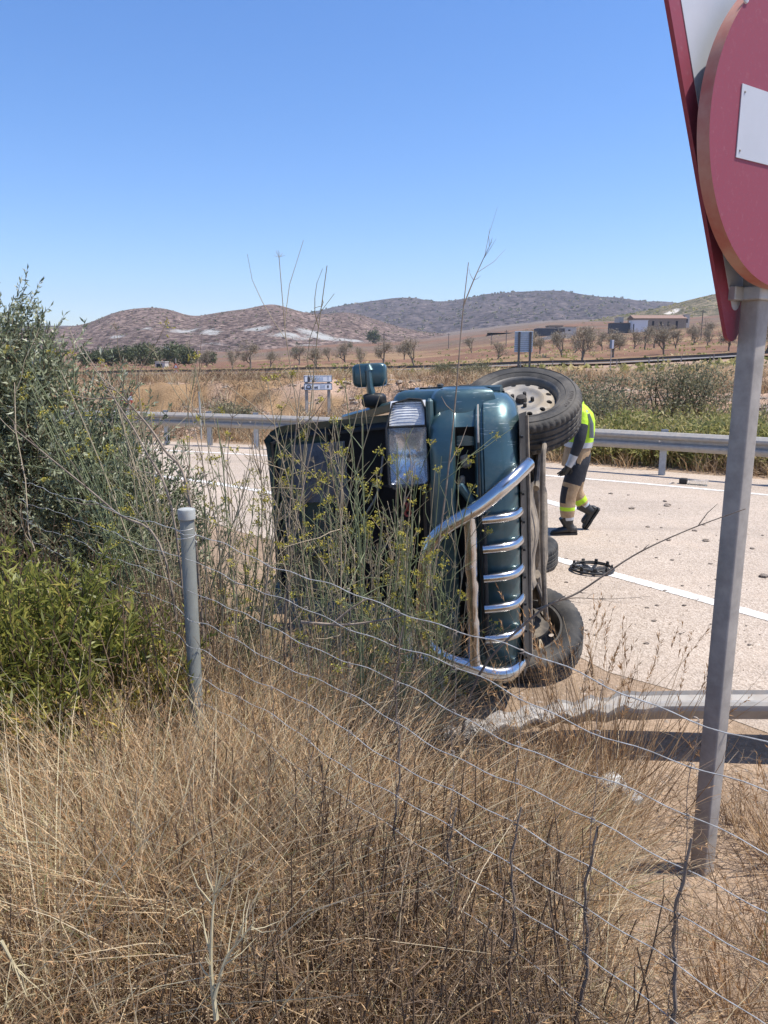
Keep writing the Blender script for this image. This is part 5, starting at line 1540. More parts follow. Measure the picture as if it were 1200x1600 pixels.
# pale blue slatted board seen from behind, on two posts
Y = 62.0; p = at_y(818, 540, Y); g = float(ground_z(p[0], Y)); sc_ = Y / FPX
bs = thing('road_sign', 'back of a pale blue slatted sign board on two dark posts', 'road sign', (p[0], Y, g))
zt, zb = at_y(818, 517.5, Y)[2] - g, at_y(818, 550.5, Y)[2] - g
nsl = 11; mb = None
for k in range(nsl):
    z_ = zb + (zt - zb) * (k + .5) / nsl; h_ = (zt - zb) / nsl
    mb = MB(); mb.box((0, 0, z_), (28 * sc_, .04, h_ * .80), bev=.012); mb.obj('slat', 'board_blue', bs)
mb = MB(); mb.box((0, .035, (zt + zb) / 2), (27.6 * sc_, .02, zt - zb - .02)); mb.obj('panel', 'board_bluedk', bs, smooth=False)
for xx in (811, 828):
    mb = MB(); mb.box(((xx - 818) * sc_, -.07, zt / 2 - .3), (.16, .1, zt + .5)); mb.obj('post', 'pole', bs, smooth=False)
# small edge-on board
Y = 75.0; p = at_y(956, 538, Y); g = float(ground_z(p[0], Y)); sc_ = Y / FPX
ss = thing('road_sign', 'narrow blue and white sign on a thin pole before the orchard', 'road sign', (p[0], Y, g))
zc = at_y(956, 538, Y)[2] - g
for sx, m_ in ((-1, 'board_bluedk'), (1, 'board_white')):
    mb = MB(); mb.box((sx * 1.6 * sc_, 0, zc), (3 * sc_, .05, 13 * sc_), bev=.01); mb.obj('board', m_, ss)
mb = MB(); mb.tube([(0, .06, -.2), (0, .06, zc + .4)], .045, 6); mb.obj('pole', 'galvpost', ss)
# warning triangle over a round sign, far left
Y = 34.0; p = at_y(275, 578, Y); g = float(ground_z(p[0], Y)); sc_ = Y / FPX
ts_ = thing('road_sign', 'small red bordered triangle above a round sign on a thin pole', 'road sign', (p[0], Y, g))
z1 = at_y(275, 573, Y)[2] - g; z2 = at_y(275, 580, Y)[2] - g
def tri_up(r_): return [(r_ * math.cos(R(a)), r_ * math.sin(R(a))) for a in (90, 210, 330)]
for nm, r_, y0, m_ in (('triangle', .16, 0, 'orange'), ('triangle_field', .09, -.012, 'board_white')):
    mb = MB(); mb.loft([[(x_, y0, z1 + zz) for x_, zz in tri_up(r_)], [(x_, y0 + .01, z1 + zz) for x_, zz in tri_up(r_)]]); mb.obj(nm, m_, ts_, smooth=False)
for nm, r_, y0, m_ in (('disc', .11, 0, 'orange'), ('disc_field', .075, -.012, 'board_white')):
    mb = MB(); mb.lathe([(0, 0), (r_, 0), (r_, .01), (0, .01)], 20, Matrix.Translation((0, y0, z2 - .03)) @ Matrix.Rotation(R(-90), 4, 'X')); mb.obj(nm, m_, ts_, smooth=False)
mb = MB(); mb.tube([(0, .03, -.3), (0, .03, z1 + .35)], .025, 6); mb.obj('pole', 'galvpost', ts_)
# orange-red and white striped panel behind the olive bush
Y = 17.0; p = at_y(198, 622, Y); g = float(ground_z(p[0], Y)); sc_ = Y / FPX
op = thing('marker_panel', 'orange red and white banded marker panel behind the olive shrub', 'road sign', (p[0], Y, g))
for r0, r1, m_ in ((612, 618.5, 'orange'), (618.5, 625, 'board_white'), (625, 632, 'orange')):
    za, zb_ = at_y(198, r0, Y)[2] - g, at_y(198, r1, Y)[2] - g
    mb = MB(); mb.box((0, 0, (za + zb_) / 2), (17 * sc_, .03, za - zb_ - .001)); mb.obj('band', m_, op, smooth=False)
mb = MB(); mb.tube([(0, .05, -.2), (0, .05, za)], .03, 6); mb.obj('post', 'galvpost', op)
# white stake on the bank
Y = 16.9
for px_, r0, r1, lb in ((314, 612, 672, 'thin white stake standing on the bank behind the left guardrail'),):
    a, b = at_y(px_, r1, Y), at_y(px_ - 3, r0, Y)
    o = thing('stake', lb, 'stake', tuple(a)); mb = MB(); mb.tube([a - [0, 0, .2], b], .022, 6); mb.obj('shaft', 'cap', o, world=True)
# utility poles
for px_, Y, r0, lb in ((1090, 210, 484, 'tall wooden utility pole before the ruined farm'), (789, 260, 516, 'slim utility pole left of the blue slatted board'), (766, 300, 522, 'farthest slim utility pole in the middle of the field'), (600, 230, 520, 'slim utility pole behind the door mirror'), (700, 320, 521, 'utility pole on the slope behind the bumper')):
    x_ = (px_ - 600) / FPX * Y * .985; g = float(ground_z(x_, Y)); top = at_y(px_, r0, Y)[2]
    o = thing('utility_pole', lb, 'pole', (x_, Y, g)); mb = MB(); mb.tube([(0, 0, -1), (0, 0, top - g)], [.14, .10], 7); mb.obj('shaft', 'pole', o)
    mb = MB(); mb.box((0, 0, top - g - .5), (1.4, .12, .12)); mb.obj('crossarm', 'pole', o, smooth=False)
# buildings
def house(name, label, x0, x1, r0, r1, Y, depth, wallm, roofm, roof_h=0.0, openings=(), cat='building'):
    a = at_y(x0, r1, Y); b = at_y(x1, r1, Y); t = at_y((x0 + x1) / 2, r0, Y)
    w_ = b[0] - a[0]; cx = (a[0] + b[0]) / 2; g = min(float(ground_z(cx, Y)), a[2]); h_ = t[2] - g
    o = thing(name, label, cat, (cx, Y, g))
    mb = MB(); mb.box((0, depth / 2, h_ / 2 - .5), (w_, depth, h_ + 1)); mb.obj('wall', wallm, o, smooth=False)
    mb = MB()
    if roof_h > 0:
        mb.loft([[(-w_ / 2 - .3, -.4, h_ - .1), (-w_ / 2 - .3, depth / 2, h_ + roof_h), (-w_ / 2 - .3, depth + .4, h_ - .1), (-w_ / 2 - .3, depth / 2, h_ + .02)], [(w_ / 2 + .3, -.4, h_ - .1), (w_ / 2 + .3, depth / 2, h_ + roof_h), (w_ / 2 + .3, depth + .4, h_ - .1), (w_ / 2 + .3, depth / 2, h_ + .02)]])
    else: mb.box((0, depth / 2, h_ + .1), (w_ + .3, depth + .3, .2))
    mb.obj('roof', roofm, o, smooth=False)
    for (u0, u1, v0, v1) in openings:
        mb = MB(); mb.box((w_ * ((u0 + u1) / 2 - .5), .02, h_ * (v0 + v1) / 2), (w_ * (u1 - u0), .12, h_ * (v1 - v0))); mb.obj('opening', 'dark', o, smooth=False)
    return o
house('storehouse', 'long low slate dark building beside the blue slatted board', 841, 881, 513, 522, 330, 10, 'darkwall', 'plaster', 0, [(.72, .78, 0, .8)])
house('annex', 'small plastered end block right of the dark storehouse', 882, 900, 511, 524, 331, 8, 'plaster', 'soilwall', 0, [(.3, .5, .3, .7)])
house('ruined_wing', 'roofless brick wing behind the dark storehouse', 858, 880, 509, 514, 350, 8, 'soilwall', 'soilwall', 0, [(.4, .6, .2, .8)])
house('farmhouse', 'long tile roofed farmhouse on the slope at the right', 990, 1072, 497, 508, 345, 9, 'soilwall', 'rooftile', 1.5, [(.35, .39, 0, .75), (.5, .54, .3, .7), (.64, .68, .3, .7), (.8, .84, 0, .75)])
house('whitewashed_shed', 'low white shed in front of the farmhouse', 988, 1012, 501, 510, 335, 5, 'whitewash', 'whitewash', 0, [(.05, .12, 0, .7)])
house('ruined_gable', 'ruined pale gable left of the farmhouse', 966, 974, 496, 505, 352, 6, 'plaster', 'plaster', 0, [(.3, .6, .3, .7)])
house('field_wall', 'grey stone outbuilding left of the white shed', 955, 987, 505, 514, 338, 5, 'darkwall', 'soilwall', 0)
house('ruined_tower', 'pale ruined end wall right of the farmhouse', 1070, 1077, 492, 507, 347, 6, 'plaster', 'plaster', 0, [(.3, .6, .4, .7)])
house('hut', 'small grey hut with a dark doorway before the far trees', 243, 258, 566, 577, 205, 3.5, 'plaster', 'plaster', 0, [(.12, .72, 0, .78)])
house('white_cottage', 'tiny white cottage above the trees under the quarry', 256, 263, 542, 546, 600, 6, 'whitewash', 'whitewash', 0)
# low walls of the terrace
for (x0, y0, x1, y1, Y, lb) in ((842, 531, 893, 520, 300, 'pale ramp wall below the dark storehouse'),):
    a, b = at_y(x0, y0, Y), at_y(x1, y1, Y); g0 = a[2] - 2.0
    o = thing('ramp_wall', lb, 'wall', (a[0], Y, g0)); mb = MB(); mb.loft([[a + [0, 0, -3], a + [0, .6, -3], a + [0, .6, .6], a + [0, 0, .6]], [b + [0, 0, -3], b + [0, .6, -3], b + [0, .6, .9], b + [0, 0, .9]]]); mb.obj('wall', 'plaster', o, smooth=False, world=True)

# ------------------------------------------------------------------ plants
gz = lambda x, y: float(ground_z(x, y))
def N3(n, s=1.0): return rng.normal(size=(n, 3)) * s
def stalks(base, tip, K=6, bow=0.06, wig=0.01):
    """curved paths from base (N,3) to tip (N,3)"""
    n = len(base); t = np.linspace(0, 1, K)[None, :, None]
    L = np.linalg.norm(tip - base, axis=1)[:, None, None]
    b = N3(n)[:, None, :] * [1, 1, .2] * bow * L
    return base[:, None] * (1 - t) + tip[:, None] * t + b * (t * (1 - t) * 4) * .5 + rng.normal(size=(n, K, 3)) * wig * L * t * (1 - t) * 2
def taper(n, K, r0, r1): 
    return np.broadcast_to(np.linspace(1, 0, K)[None], (n, K)) * (np.broadcast_to(r0, (n,))[:, None] - np.broadcast_to(r1, (n,))[:, None]) + np.broadcast_to(r1, (n,))[:, None]

# -- dry grass sward
def sward(name, label, ntuft, per, region, hfun, mask, seedfrac=.25, w0=.0026, stuff=True, tint0=.55, blade_spread=.05, leanx=0.0):
    c = region(ntuft * 3); c = c[mask(c[:, 0], c[:, 1])][:ntuft]
    n = len(c) * per
    cc = np.repeat(c, per, 0); hb = np.repeat(hfun(c[:, 0], c[:, 1]) * (0.7 + .6 * rng.random(len(c))), per)
    tt = np.repeat(rng.random(len(c)), per)
    r_ = np.abs(rng.normal(size=n)) * blade_spread; a = rng.random(n) * TAU
    base = np.stack([cc[:, 0] + r_ * np.cos(a), cc[:, 1] + r_ * np.sin(a)], 1)
    bz = ground_z(base[:, 0], base[:, 1])
    h = hb * (0.35 + .75 * rng.random(n) ** .8)
    lean = np.abs(rng.normal(size=n)) * .45 + .1
    az = a + rng.normal(size=n) * .6
    tl = np.repeat(rng.normal(size=(len(c), 2)) * .28, per, 0)
    K = 6; t = np.linspace(0, 1, K)[None]
    hor = (lean * h)[:, None] * (t ** 1.7)
    z = bz[:, None] - .02 + h[:, None] * (t - .22 * lean[:, None] * t ** 3)
    kink = rng.normal(size=(n, K)) * .006 * t
    P = np.stack([base[:, 0, None] + hor * np.cos(az)[:, None] + (leanx + tl[:, :1]) * h[:, None] * t ** 1.5 + kink, base[:, 1, None] + hor * np.sin(az)[:, None] + tl[:, 1:] * h[:, None] * t ** 1.5 + kink[:, ::-1] * t, z], -1)
    wd = w0 * (.6 + .8 * rng.random(n))[:, None] * np.array([1, 1, .9, .75, .5, .15])[None]
    tint = np.clip(tint0 + .20 * rng.normal(size=n) + .75 * (tt - .5), .02, .95)
    gr = rng.random(n) < .035; tint[gr] = 1.0
    geo = [ribbons(P, wd, tint)]
    sd = np.where((rng.random(n) < seedfrac) & (h > .3))[0]
    out = npmesh(name, *geo[0][:2], 'straw', geo[0][2])
    tag(out, label, 'dry grass', kind='stuff')
    if len(sd):
        m_ = 7; tip = P[sd, -1]; dr = unit(P[sd, -1] - P[sd, -2])
        off = rng.random((len(sd), m_)) * .085
        C = tip[:, None] - dr[:, None] * off[..., None]
        D = dr[:, None] * .9 + rng.normal(size=(len(sd), m_, 3)) * .35
        v, q, tn = leaves(C.reshape(-1, 3), D.reshape(-1, 3), .013 + .009 * rng.random(len(sd) * m_), .0022, rng.random(len(sd) * m_))
        o2 = npmesh(name.replace('grass', 'grass_seed') if 'grass' in name else name + '_seed', v, q, 'seed', tn)
        tag(o2, label + ', its feathery seed heads', 'seed heads', kind='stuff')
    return out
def reg(x0, x1, y0, y1):
    return lambda n: np.stack([x0 + (x1 - x0) * rng.random(n), y0 + (y1 - y0) * rng.random(n)], 1)
def near_mask(x, y):
    cone = np.abs(x) < .62 * y + .35
    bare = (((x - 1.2) / .55) ** 2 + ((y - 2.5) / .36) ** 2 < 1) | (((x - .80) / .16) ** 2 + ((y - 1.68) / .22) ** 2 < 1)
    thin = (x > .50) & (rng.random(x.shape) < .93)
    edge = y < 3.15 - .15 * x - .9 * np.clip(x, -.0, 2) * .0
    return cone & ~bare & ~thin & edge & (y > .55)
def near_h(x, y):
    h = .62 - .20 * sstep(-.3, .3, x) - .25 * sstep(.5, .9, x)
    h = h - .16 * (1 - sstep(-1.0, -.65, x)) * sstep(1.5, 1.9, y)
    h = h * (1 - .62 * sstep(2.25, 2.8, y) * (x > -.1))
    return np.where(y < 1.1, h * .8, h)
sward('dry_grass', 'tall straw coloured grass covering the verge in the foreground', 120, 430, reg(-2.3, 1.9, .6, 3.2), near_h, near_mask, .34, blade_spread=.10)
sward('dry_grass', 'thin straw stalks standing singly between the grass clumps', 170, 70, reg(-2.3, 1.9, .6, 3.2), near_h, near_mask, .30, blade_spread=.12, tint0=.5)
sward('dry_grass', 'low matted dry grass under the tall grass of the verge', 520, 75, reg(-2.3, 1.9, .6, 3.3), lambda x, y: .27 + 0 * x, near_mask, 0, .0032, tint0=.42, blade_spread=.11)
# fine brown twiggy litter
def litter(name, label, n, region, hmax, mask, r0=.0011):
    c = region(n * 2); c = c[mask(c[:, 0], c[:, 1])][:n]; n = len(c)
    z = ground_z(c[:, 0], c[:, 1]) + hmax * rng.random(n) ** 1.2
    b = np.concatenate([c, z[:, None]], 1); d = unit(N3(n) * [1, 1, .75] + [0, 0, .45])
    L = .05 + .16 * rng.random(n) ** 2
    P = stalks(b, b + d * L[:, None], 4, .35, .08)
    P[..., 2] = np.maximum(P[..., 2], ground_z(P[..., 0], P[..., 1]) + .002)
    v, q, t = tubes(P, taper(n, 4, r0, r0 * .5), np.clip(.45 + .28 * rng.normal(size=n), 0, 1), 3)
    o = npmesh(name, v, q, 'litter', t); tag(o, label, 'dry twigs', kind='stuff')
litter('dry_twig_litter', 'tangled brown dead twigs between the grass', 52000, reg(-2.3, 1.9, .6, 3.2), .40, near_mask)
litter('dry_twig_litter', 'thin scatter of dead stalks round the foot of the sign post', 1500, reg(.5, 2.0, 1.5, 3.3), .03, lambda x, y: np.abs(x) < .7 * y + .4, .0013)

# -- grass tuft by the sign post with standing seed stalks
def tuft(name, label, c, n, h0, h1, spread, seed_n, dirx=0.0, matn='straw', tint0=.35):
    o = thing(name, label, 'grass tuft', tuple(ground_pt(*c)))
    g = o.location.z
    a = rng.random(n) * TAU; r_ = np.abs(rng.normal(size=n)) * spread * .5
    b = np.stack([c[0] + r_ * np.cos(a), c[1] + r_ * np.sin(a), np.full(n, g - .02)], 1)
    h = h0 + (h1 - h0) * rng.random(n) ** 1.6; ln = .10 + .35 * np.abs(rng.normal(size=n))
    tip = b + np.stack([np.cos(a) * ln * h + dirx * h, np.sin(a) * ln * h, h], 1)
    P = stalks(b, tip, 6, .12, .01)
    v, q, t = ribbons(P, np.broadcast_to(np.array([.0036, .0034, .003, .0026, .002, .0008]), (n, 6)), np.clip(tint0 + .2 * rng.normal(size=n), 0, .9))
    npmesh('blades', v, q, matn, t, o)['kind'] = 'stuff'
    sel = np.argsort(-h)[:seed_n]; m_ = 14
    dr = unit(P[sel, -1] - P[sel, -2]); off = rng.random((len(sel), m_)) * .16
    C = P[sel, -1][:, None] - dr[:, None] * off[..., None]; D = dr[:, None] + rng.normal(size=(len(sel), m_, 3)) * .3
    v, q, t = leaves(C.reshape(-1, 3), D.reshape(-1, 3), .03, .0045, rng.random(len(sel) * m_) * .6)
    npmesh('seed_heads', v, q, 'seed', t, o)['kind'] = 'stuff'
    return o
tuft('grass_tuft', 'dry grass tuft with tall red-brown stalks left of the sign post', (.98, 3.12), 520, .15, .85, .30, 60)
tuft('grass_tuft', 'small dry grass tuft against the wrecked guardrail', (.62, 3.10), 260, .15, .52, .22, 30)
tuft('grass_tuft', 'grey green grass tuft in the shade beside the sign post', (.98, 2.86), 300, .12, .36, .20, 0, tint0=.72)
tuft('grass_tuft', 'sprawling straw tuft right of the sign post', (1.62, 2.62), 320, .10, .40, .28, 20, dirx=-.3)
tuft('grass_tuft', 'low straw tuft at the right edge under the fence wires', (1.38, 2.05), 300, .08, .34, .30, 10, dirx=-.2)

# -- fennel
def fennel(name, label, stems, leafy=.5, green=.55):
    """stems: list of (base xyz, tip xyz, radius)"""
    b = np.array([s_[0] for s_ in stems]); tp = np.array([s_[1] for s_ in stems]); r0 = np.array([s_[2] for s_ in stems]); n = len(b)
    o = thing(name, label, 'fennel', tuple(b.mean(0)))
    K = 9; P = stalks(b, tp, K, .06, .012)
    isg = rng.random(n) < green
    tint = np.where(isg, .05 + .4 * rng.random(n), .62 + .38 * rng.random(n))
    geo = [tubes(P, taper(n, K, r0, r0 * .35), tint, 5)]
    fl = []; hairs = []
    for i in range(n):
        nb = rng.integers(4, 9); L = np.linalg.norm(tp[i] - b[i])
        f = .38 + .6 * rng.random(nb); fi = f * (K - 1); i0 = np.minimum(fi.astype(int), K - 2)
        s_ = P[i, i0] + (P[i, i0 + 1] - P[i, i0]) * (fi - i0)[:, None]
        ax = unit(P[i, i0 + 1] - P[i, i0]); d = unit(ax + N3(nb, .42))
        ln = L * (.10 + .16 * rng.random(nb)) * (1.1 - .4 * f)
        e = s_ + d * ln[:, None]
        e = np.concatenate([e, tp[i][None]]); d = np.concatenate([d, ax[-1:]])
        geo.append(tubes(stalks(s_, e[:-1], 5, .18, .02), taper(nb, 5, r0[i] * .38, .0009), np.full(nb, tint[i]), 4))
        # umbels
        for k in range(len(e)):
            if rng.random() > (.55 if isg[i] else .35): continue
            m_ = 9; w = unit(d[k] + N3(m_, .55)); rl = .018 + .016 * rng.random(m_); ee = e[k] + w * rl[:, None]
            geo.append(tubes(np.stack([np.broadcast_to(e[k], ee.shape), ee], 1), np.full((m_, 2), .0006), np.full(m_, tint[i]), 3))
            if isg[i] or rng.random() < .3:
                q = 4; C = np.repeat(ee, q, 0) + N3(m_ * q, .0025)
                fl.append(leaves(C, N3(m_ * q) + d[k], .0075, .006, np.clip(.5 + .3 * rng.normal(size=m_ * q), 0, 1)))
        # thread leaves low on the stem
        if rng.random() < leafy:
            m_ = 26; f2 = (.08 + .6 * rng.random(m_)) * (K - 1); j0 = np.minimum(f2.astype(int), K - 2)
            c = P[i, j0] + (P[i, j0 + 1] - P[i, j0]) * (f2 - j0)[:, None]
            dd = unit(N3(m_) + [0, 0, .5]); hairs.append((stalks(c, c + dd * (.05 + .12 * rng.random(m_))[:, None], 4, .2, .02), np.full(m_, tint[i] * .6)))
    if hairs:
        Pq = np.concatenate([h[0] for h in hairs]); tq = np.concatenate([h[1] for h in hairs]); geo.append(tubes(Pq, taper(len(Pq), 4, .0013, .0006), tq, 3))
    npmesh('stems', *cat_geo(geo)[:2], 'fenstem', cat_geo(geo)[2], o)['kind'] = 'stuff'
    if fl: g_ = cat_geo(fl); npmesh('flowers', g_[0], g_[1], 'fenflower', g_[2], o)['kind'] = 'stuff'
    return o
def rnd_stems(n, x0, x1, y0, y1, r0, r1, rowx, lean=.10, rad=(.003, .006)):
    """stems rooted in a patch, reaching up to image rows r0..r1 (their real height)"""
    L = []
    for _ in range(n):
        x = x0 + (x1 - x0) * rng.random(); y = y0 + (y1 - y0) * rng.random(); g = float(ground_z(x, y))
        row = r0 + (r1 - r0) * rng.random() ** .8
        z = at_y(rowx, row, y)[2]
        L.append(((x, y, g - .02), (x + rng.normal() * lean * (z - g), y + rng.normal() * lean * .6 * (z - g), z), rad[0] + (rad[1] - rad[0]) * rng.random()))
    return L
def stem_px(b, t, Y, rad=.005):
    B = at_y(b[0], b[1], Y); B[2] = ground_z(B[0], B[1]) - .02
    return (tuple(B), tuple(at_y(t[0], t[1], Y + .1)), rad)
fennel('fennel_plant', 'flowering fennel clump in front of the open bonnet', rnd_stems(26, -.72, -.40, 2.6, 3.3, 610, 860, 470) + [stem_px((505, 1000), (436, 402), 2.9, .004), stem_px((500, 1000), (511, 415), 2.9, .0045)], .3, .3)
fennel('fennel_plant', 'tallest fennel clump with brown canes between bonnet and headlamp', rnd_stems(28, -.45, -.12, 2.5, 3.3, 580, 850, 540), .35, .35)
fennel('fennel_plant', 'green fennel clump covering the engine bay below the headlamp', rnd_stems(28, -.15, .14, 2.55, 3.25, 670, 880, 610), .5, .5)
fennel('fennel_plant', 'fennel clump with yellow umbels beside the chrome nudge bar', rnd_stems(20, .08, .30, 2.7, 3.2, 700, 900, 680), .7, .65)
fennel('fennel_plant', 'sparse fennel with dry canes behind the capped fence post', rnd_stems(13, -1.05, -.68, 2.7, 3.4, 560, 800, 330, .16), .4, .5)
fennel('fennel_plant', 'fennel leaning left through the olive shrub', [((-.85 + .4 * rng.random() - .2, 2.7 + .4 * rng.random(), .3), tuple(at_y(20 + 230 * rng.random(), 540 + 170 * rng.random(), 2.9 + .5 * rng.random())), .0035 + .002 * rng.random()) for _ in range(20)], .8, .7)
# dry canes
def canes(name, label, lst, m_='twig', cat='dry stem', branch=6, bl=.22):
    for lb, pts, r0, Ys in lst:
        Pp = [Vector(at_y(x_, y_, Y_)) for (x_, y_), Y_ in zip(pts, Ys)]
        
        if name in ('dry_cane', 'bare_branch') and r0 > .0035:
            g0 = Pp[0]; d0 = (Pp[0] - Pp[1]); k0 = min(.6, max(0, (g0.z - gz(g0.x, g0.y)) / max(.2, abs(d0.z)))); Pp.insert(0, Vector((g0.x + d0.x * k0 * .5, g0.y + d0.y * k0 * .5, gz(g0.x, g0.y) - .03)))
        Q = catmull([tuple(p) for p in Pp], 6); o = thing(name, lb, cat, tuple(Q[0]))
        n = len(Q); mb = MB(); mb.tube(Q, [r0 * (1 - .75 * i / (n - 1)) for i in range(n)], 6); mb.obj('stem', m_, o, world=True)
        for k in range(branch):
            i = int(n * (.25 + .7 * random.random())); i = min(i, n - 2)
            d = (Q[i + 1] - Q[i]).normalized(); w = Vector(N3(1)[0]).normalized(); e = (d + w * .7).normalized(); ln = bl * random.random() ** 1.2 + .02
            mb = MB(); q1 = Q[i] + e * ln * .5 + w * ln * .08; mb.tube([Q[i], q1, Q[i] + e * ln], [r0 * .35, r0 * .28, r0 * .12], 5); mb.obj('twig', m_, o, world=True)
canes('dry_cane', '', [
    ('tall brown forked cane rising over the bumper into the sky', [(640, 1080), (672, 930), (695, 780), (712, 620), (722, 500), (732, 410)], .006, [3.0, 3.0, 3.05, 3.1, 3.15, 3.2]),
    ('thin right fork of the tall cane over the bumper', [(724, 478), (740, 438), (755, 405), (768, 378)], .003, [3.16, 3.18, 3.2, 3.2]),
    ('dry cane leaning left before the olive shrub, the upper one', [(275, 830), (225, 700), (170, 610), (128, 540)], .006, [2.7, 2.8, 2.9, 3.0]),
    ('dry cane leaning far left below the upper cane', [(260, 880), (180, 800), (90, 725), (15, 665)], .006, [2.6, 2.7, 2.75, 2.8]),
    ('grey dry cane bundle crossing the olive shrub', [(300, 800), (255, 700), (210, 640), (160, 590)], .008, [2.75, 2.85, 2.9, 2.95]),
    ('thick brown cane standing before the bonnet', [(445, 1010), (452, 900), (470, 780), (498, 650)], .008, [2.8, 2.85, 2.9, 2.95]),
    ('second brown cane before the bonnet leaning right', [(455, 1020), (450, 870), (458, 720), (470, 600)], .006, [2.8, 2.85, 2.9, 2.95]),
    ('bare stem standing left of the open bonnet', [(345, 880), (318, 730), (300, 640), (318, 560)], .004, [2.9, 2.95, 3.0, 3.0]),
    ('bent stem crossing the pale road left of the bonnet', [(340, 960), (360, 850), (355, 720), (372, 600)], .004, [2.9, 2.95, 3.0, 3.0]),
], branch=7)
tuft('grass_tuft', 'sprawling straw tuft on bare sand under the lower fence wires', (.97, 1.80), 170, .06, .26, .20, 6, dirx=-.15)
tuft('grass_tuft', 'flattened straw tuft at the right bottom corner', (1.08, 1.58), 260, .08, .32, .26, 10, dirx=-.3)
canes('bare_branch', '', [
    ('long bare branch reaching across the road and sign post', [(735, 1085), (835, 962), (905, 925), (990, 868), (1075, 828), (1165, 795)], .0055, [2.55, 2.45, 2.4, 2.35, 2.3, 2.2]),
    ('thin side branch below the long bare branch', [(838, 952), (890, 935), (945, 936), (1016, 932)], .0022, [2.45, 2.42, 2.4, 2.4]),
], branch=9, bl=.07)
canes('broken_twig', '', [('brown broken twig lying across the fennel stems', [(470, 972), (540, 976), (600, 968), (632, 960)], .006, [2.45, 2.45, 2.45, 2.45]),
    ('brown broken twig pointing up to the right', [(520, 975), (550, 950), (578, 934)], .005, [2.45, 2.45, 2.45])], branch=2, bl=.05)
canes('thorn_twig', '', [('pale yellow thorny twig at the bottom of the verge', [(338, 1592), (330, 1520), (331, 1450), (336, 1390)], .0048, [1.02, 1.03, 1.04, 1.05]),
    ('pale thorny side twig crossing to the right', [(335, 1560), (352, 1500), (375, 1470), (398, 1440)], .003, [1.02, 1.03, 1.03, 1.03]),
    ('pale twig lying low at the left bottom corner', [(2, 1470), (18, 1500), (35, 1530), (42, 1560)], .003, [1.15, 1.15, 1.15, 1.15])], 'paletwig', branch=12, bl=.07)
# old dark vines climbing the fence stays
def vine(label, s_, z0, z1, r0):
    q = F0 + fd * s_; o = thing('dry_vine', label, 'vine', (q[0], q[1], z0)); P = []
    for k in range(46):
        t = k / 45; z = z0 + (z1 - z0) * t; a = t * 19
        P.append((q[0] + (.007 + .004 * math.sin(k)) * math.cos(a), q[1] + .007 * math.sin(a), z))
    mb = MB(); mb.tube(P, [r0 * (1 - .6 * k / 45) for k in range(46)], 5); mb.obj('stem', 'darktwig', o, world=True)
    n = 130; kk = rng.integers(0, 44, n); b = np.array(P)[kk]; d = unit(N3(n))
    v, qd, t = tubes(stalks(b, b + d * (.015 + .05 * rng.random(n) ** 2)[:, None], 4, .5, .1), taper(n, 4, .0011, .0006), rng.random(n) * .5, 3)
    npmesh('tendrils', v, qd, 'litter', t, o)['kind'] = 'stuff'
for lb, s_, z0, z1, r0 in (('dark dry vine wound round the rightmost fence stay', 1.585, .38, 1.20, .0058), ('dark dry vine on the stay below the sign post', 1.42, .38, 1.14, .0055), ('thin dry vine on the stay in the middle of the fence', 1.255, .38, 1.10, .0046), ('dry vine low on the stay left of the middle', 1.09, .38, 1.02, .0042), ('wispy dry vine on the stay in front of the bumper', .925, .45, 1.38, .0034), ('dead vine low on the stay before the fennel', .595, .45, .95, .003)):
    vine(lb, s_, z0, z1, r0)

# -- shrubs
def shoot_shrub(name, label, cat, ells, nshoot, leaf_n, L, Wd, m_, up=.9, slen=(.25, .5), stem_m='bark', base=None, tintf=None, trunk_r=.03):
    o = thing(name, label, cat, base)
    B = []; D = []
    for (c, r_, w) in ells:
        n = int(nshoot * w); d = unit(N3(n)); rad = rng.random(n) ** .45
        B.append(np.array(c) + d * np.array(r_) * rad[:, None]); D.append(unit(d * [.7, .7, .35] + [0, 0, up] + N3(n, .25)))
    B = np.concatenate(B); D = np.concatenate(D); n = len(B)
    B[:, 2] = np.maximum(B[:, 2], ground_z(B[:, 0], B[:, 1]) + .03)
    ln = slen[0] + (slen[1] - slen[0]) * rng.random(n)
    P = stalks(B, B + D * ln[:, None], 6, .2, .01)
    # leaves spiral up each shoot
    f = (np.arange(leaf_n)[None] + rng.random((n, leaf_n))) / leaf_n * 4.98; i0 = f.astype(int); fr = (f - i0)[..., None]
    ii = np.arange(n)[:, None]; C = P[ii, i0] * (1 - fr) + P[ii, i0 + 1] * fr; ax = unit(P[ii, i0 + 1] - P[ii, i0])
    dl = unit(ax * .9 + rng.normal(size=C.shape) * .62)
    tn = np.clip(.5 + .24 * rng.normal(size=(n, leaf_n)) + .12 * rng.normal(size=(n, 1)), 0, 1) if tintf is None else tintf(C, n, leaf_n)
    v, q, t = leaves(C.reshape(-1, 3), dl.reshape(-1, 3), (L * (.6 + .7 * rng.random(n * leaf_n))), Wd, tn.reshape(-1))
    npmesh('crown', v, q, m_, t, o)
    # limbs: from the base to shoots
    sel = rng.choice(n, min(n, 160), replace=False); bb = np.tile(np.array(base, float), (len(sel), 1)) + N3(len(sel), .08) * [1, 1, 0]
    g1 = tubes(stalks(bb, B[sel], 6, .15, .02), taper(len(sel), 6, trunk_r * .4, .003), rng.random(len(sel)) * .6, 4); g2 = tubes(P, taper(n, 6, .0028, .001), rng.random(n) * .6, 3)
    g_ = cat_geo([g1, g2]); npmesh('limbs', g_[0], g_[1], 'litter', g_[2], o)
    return o

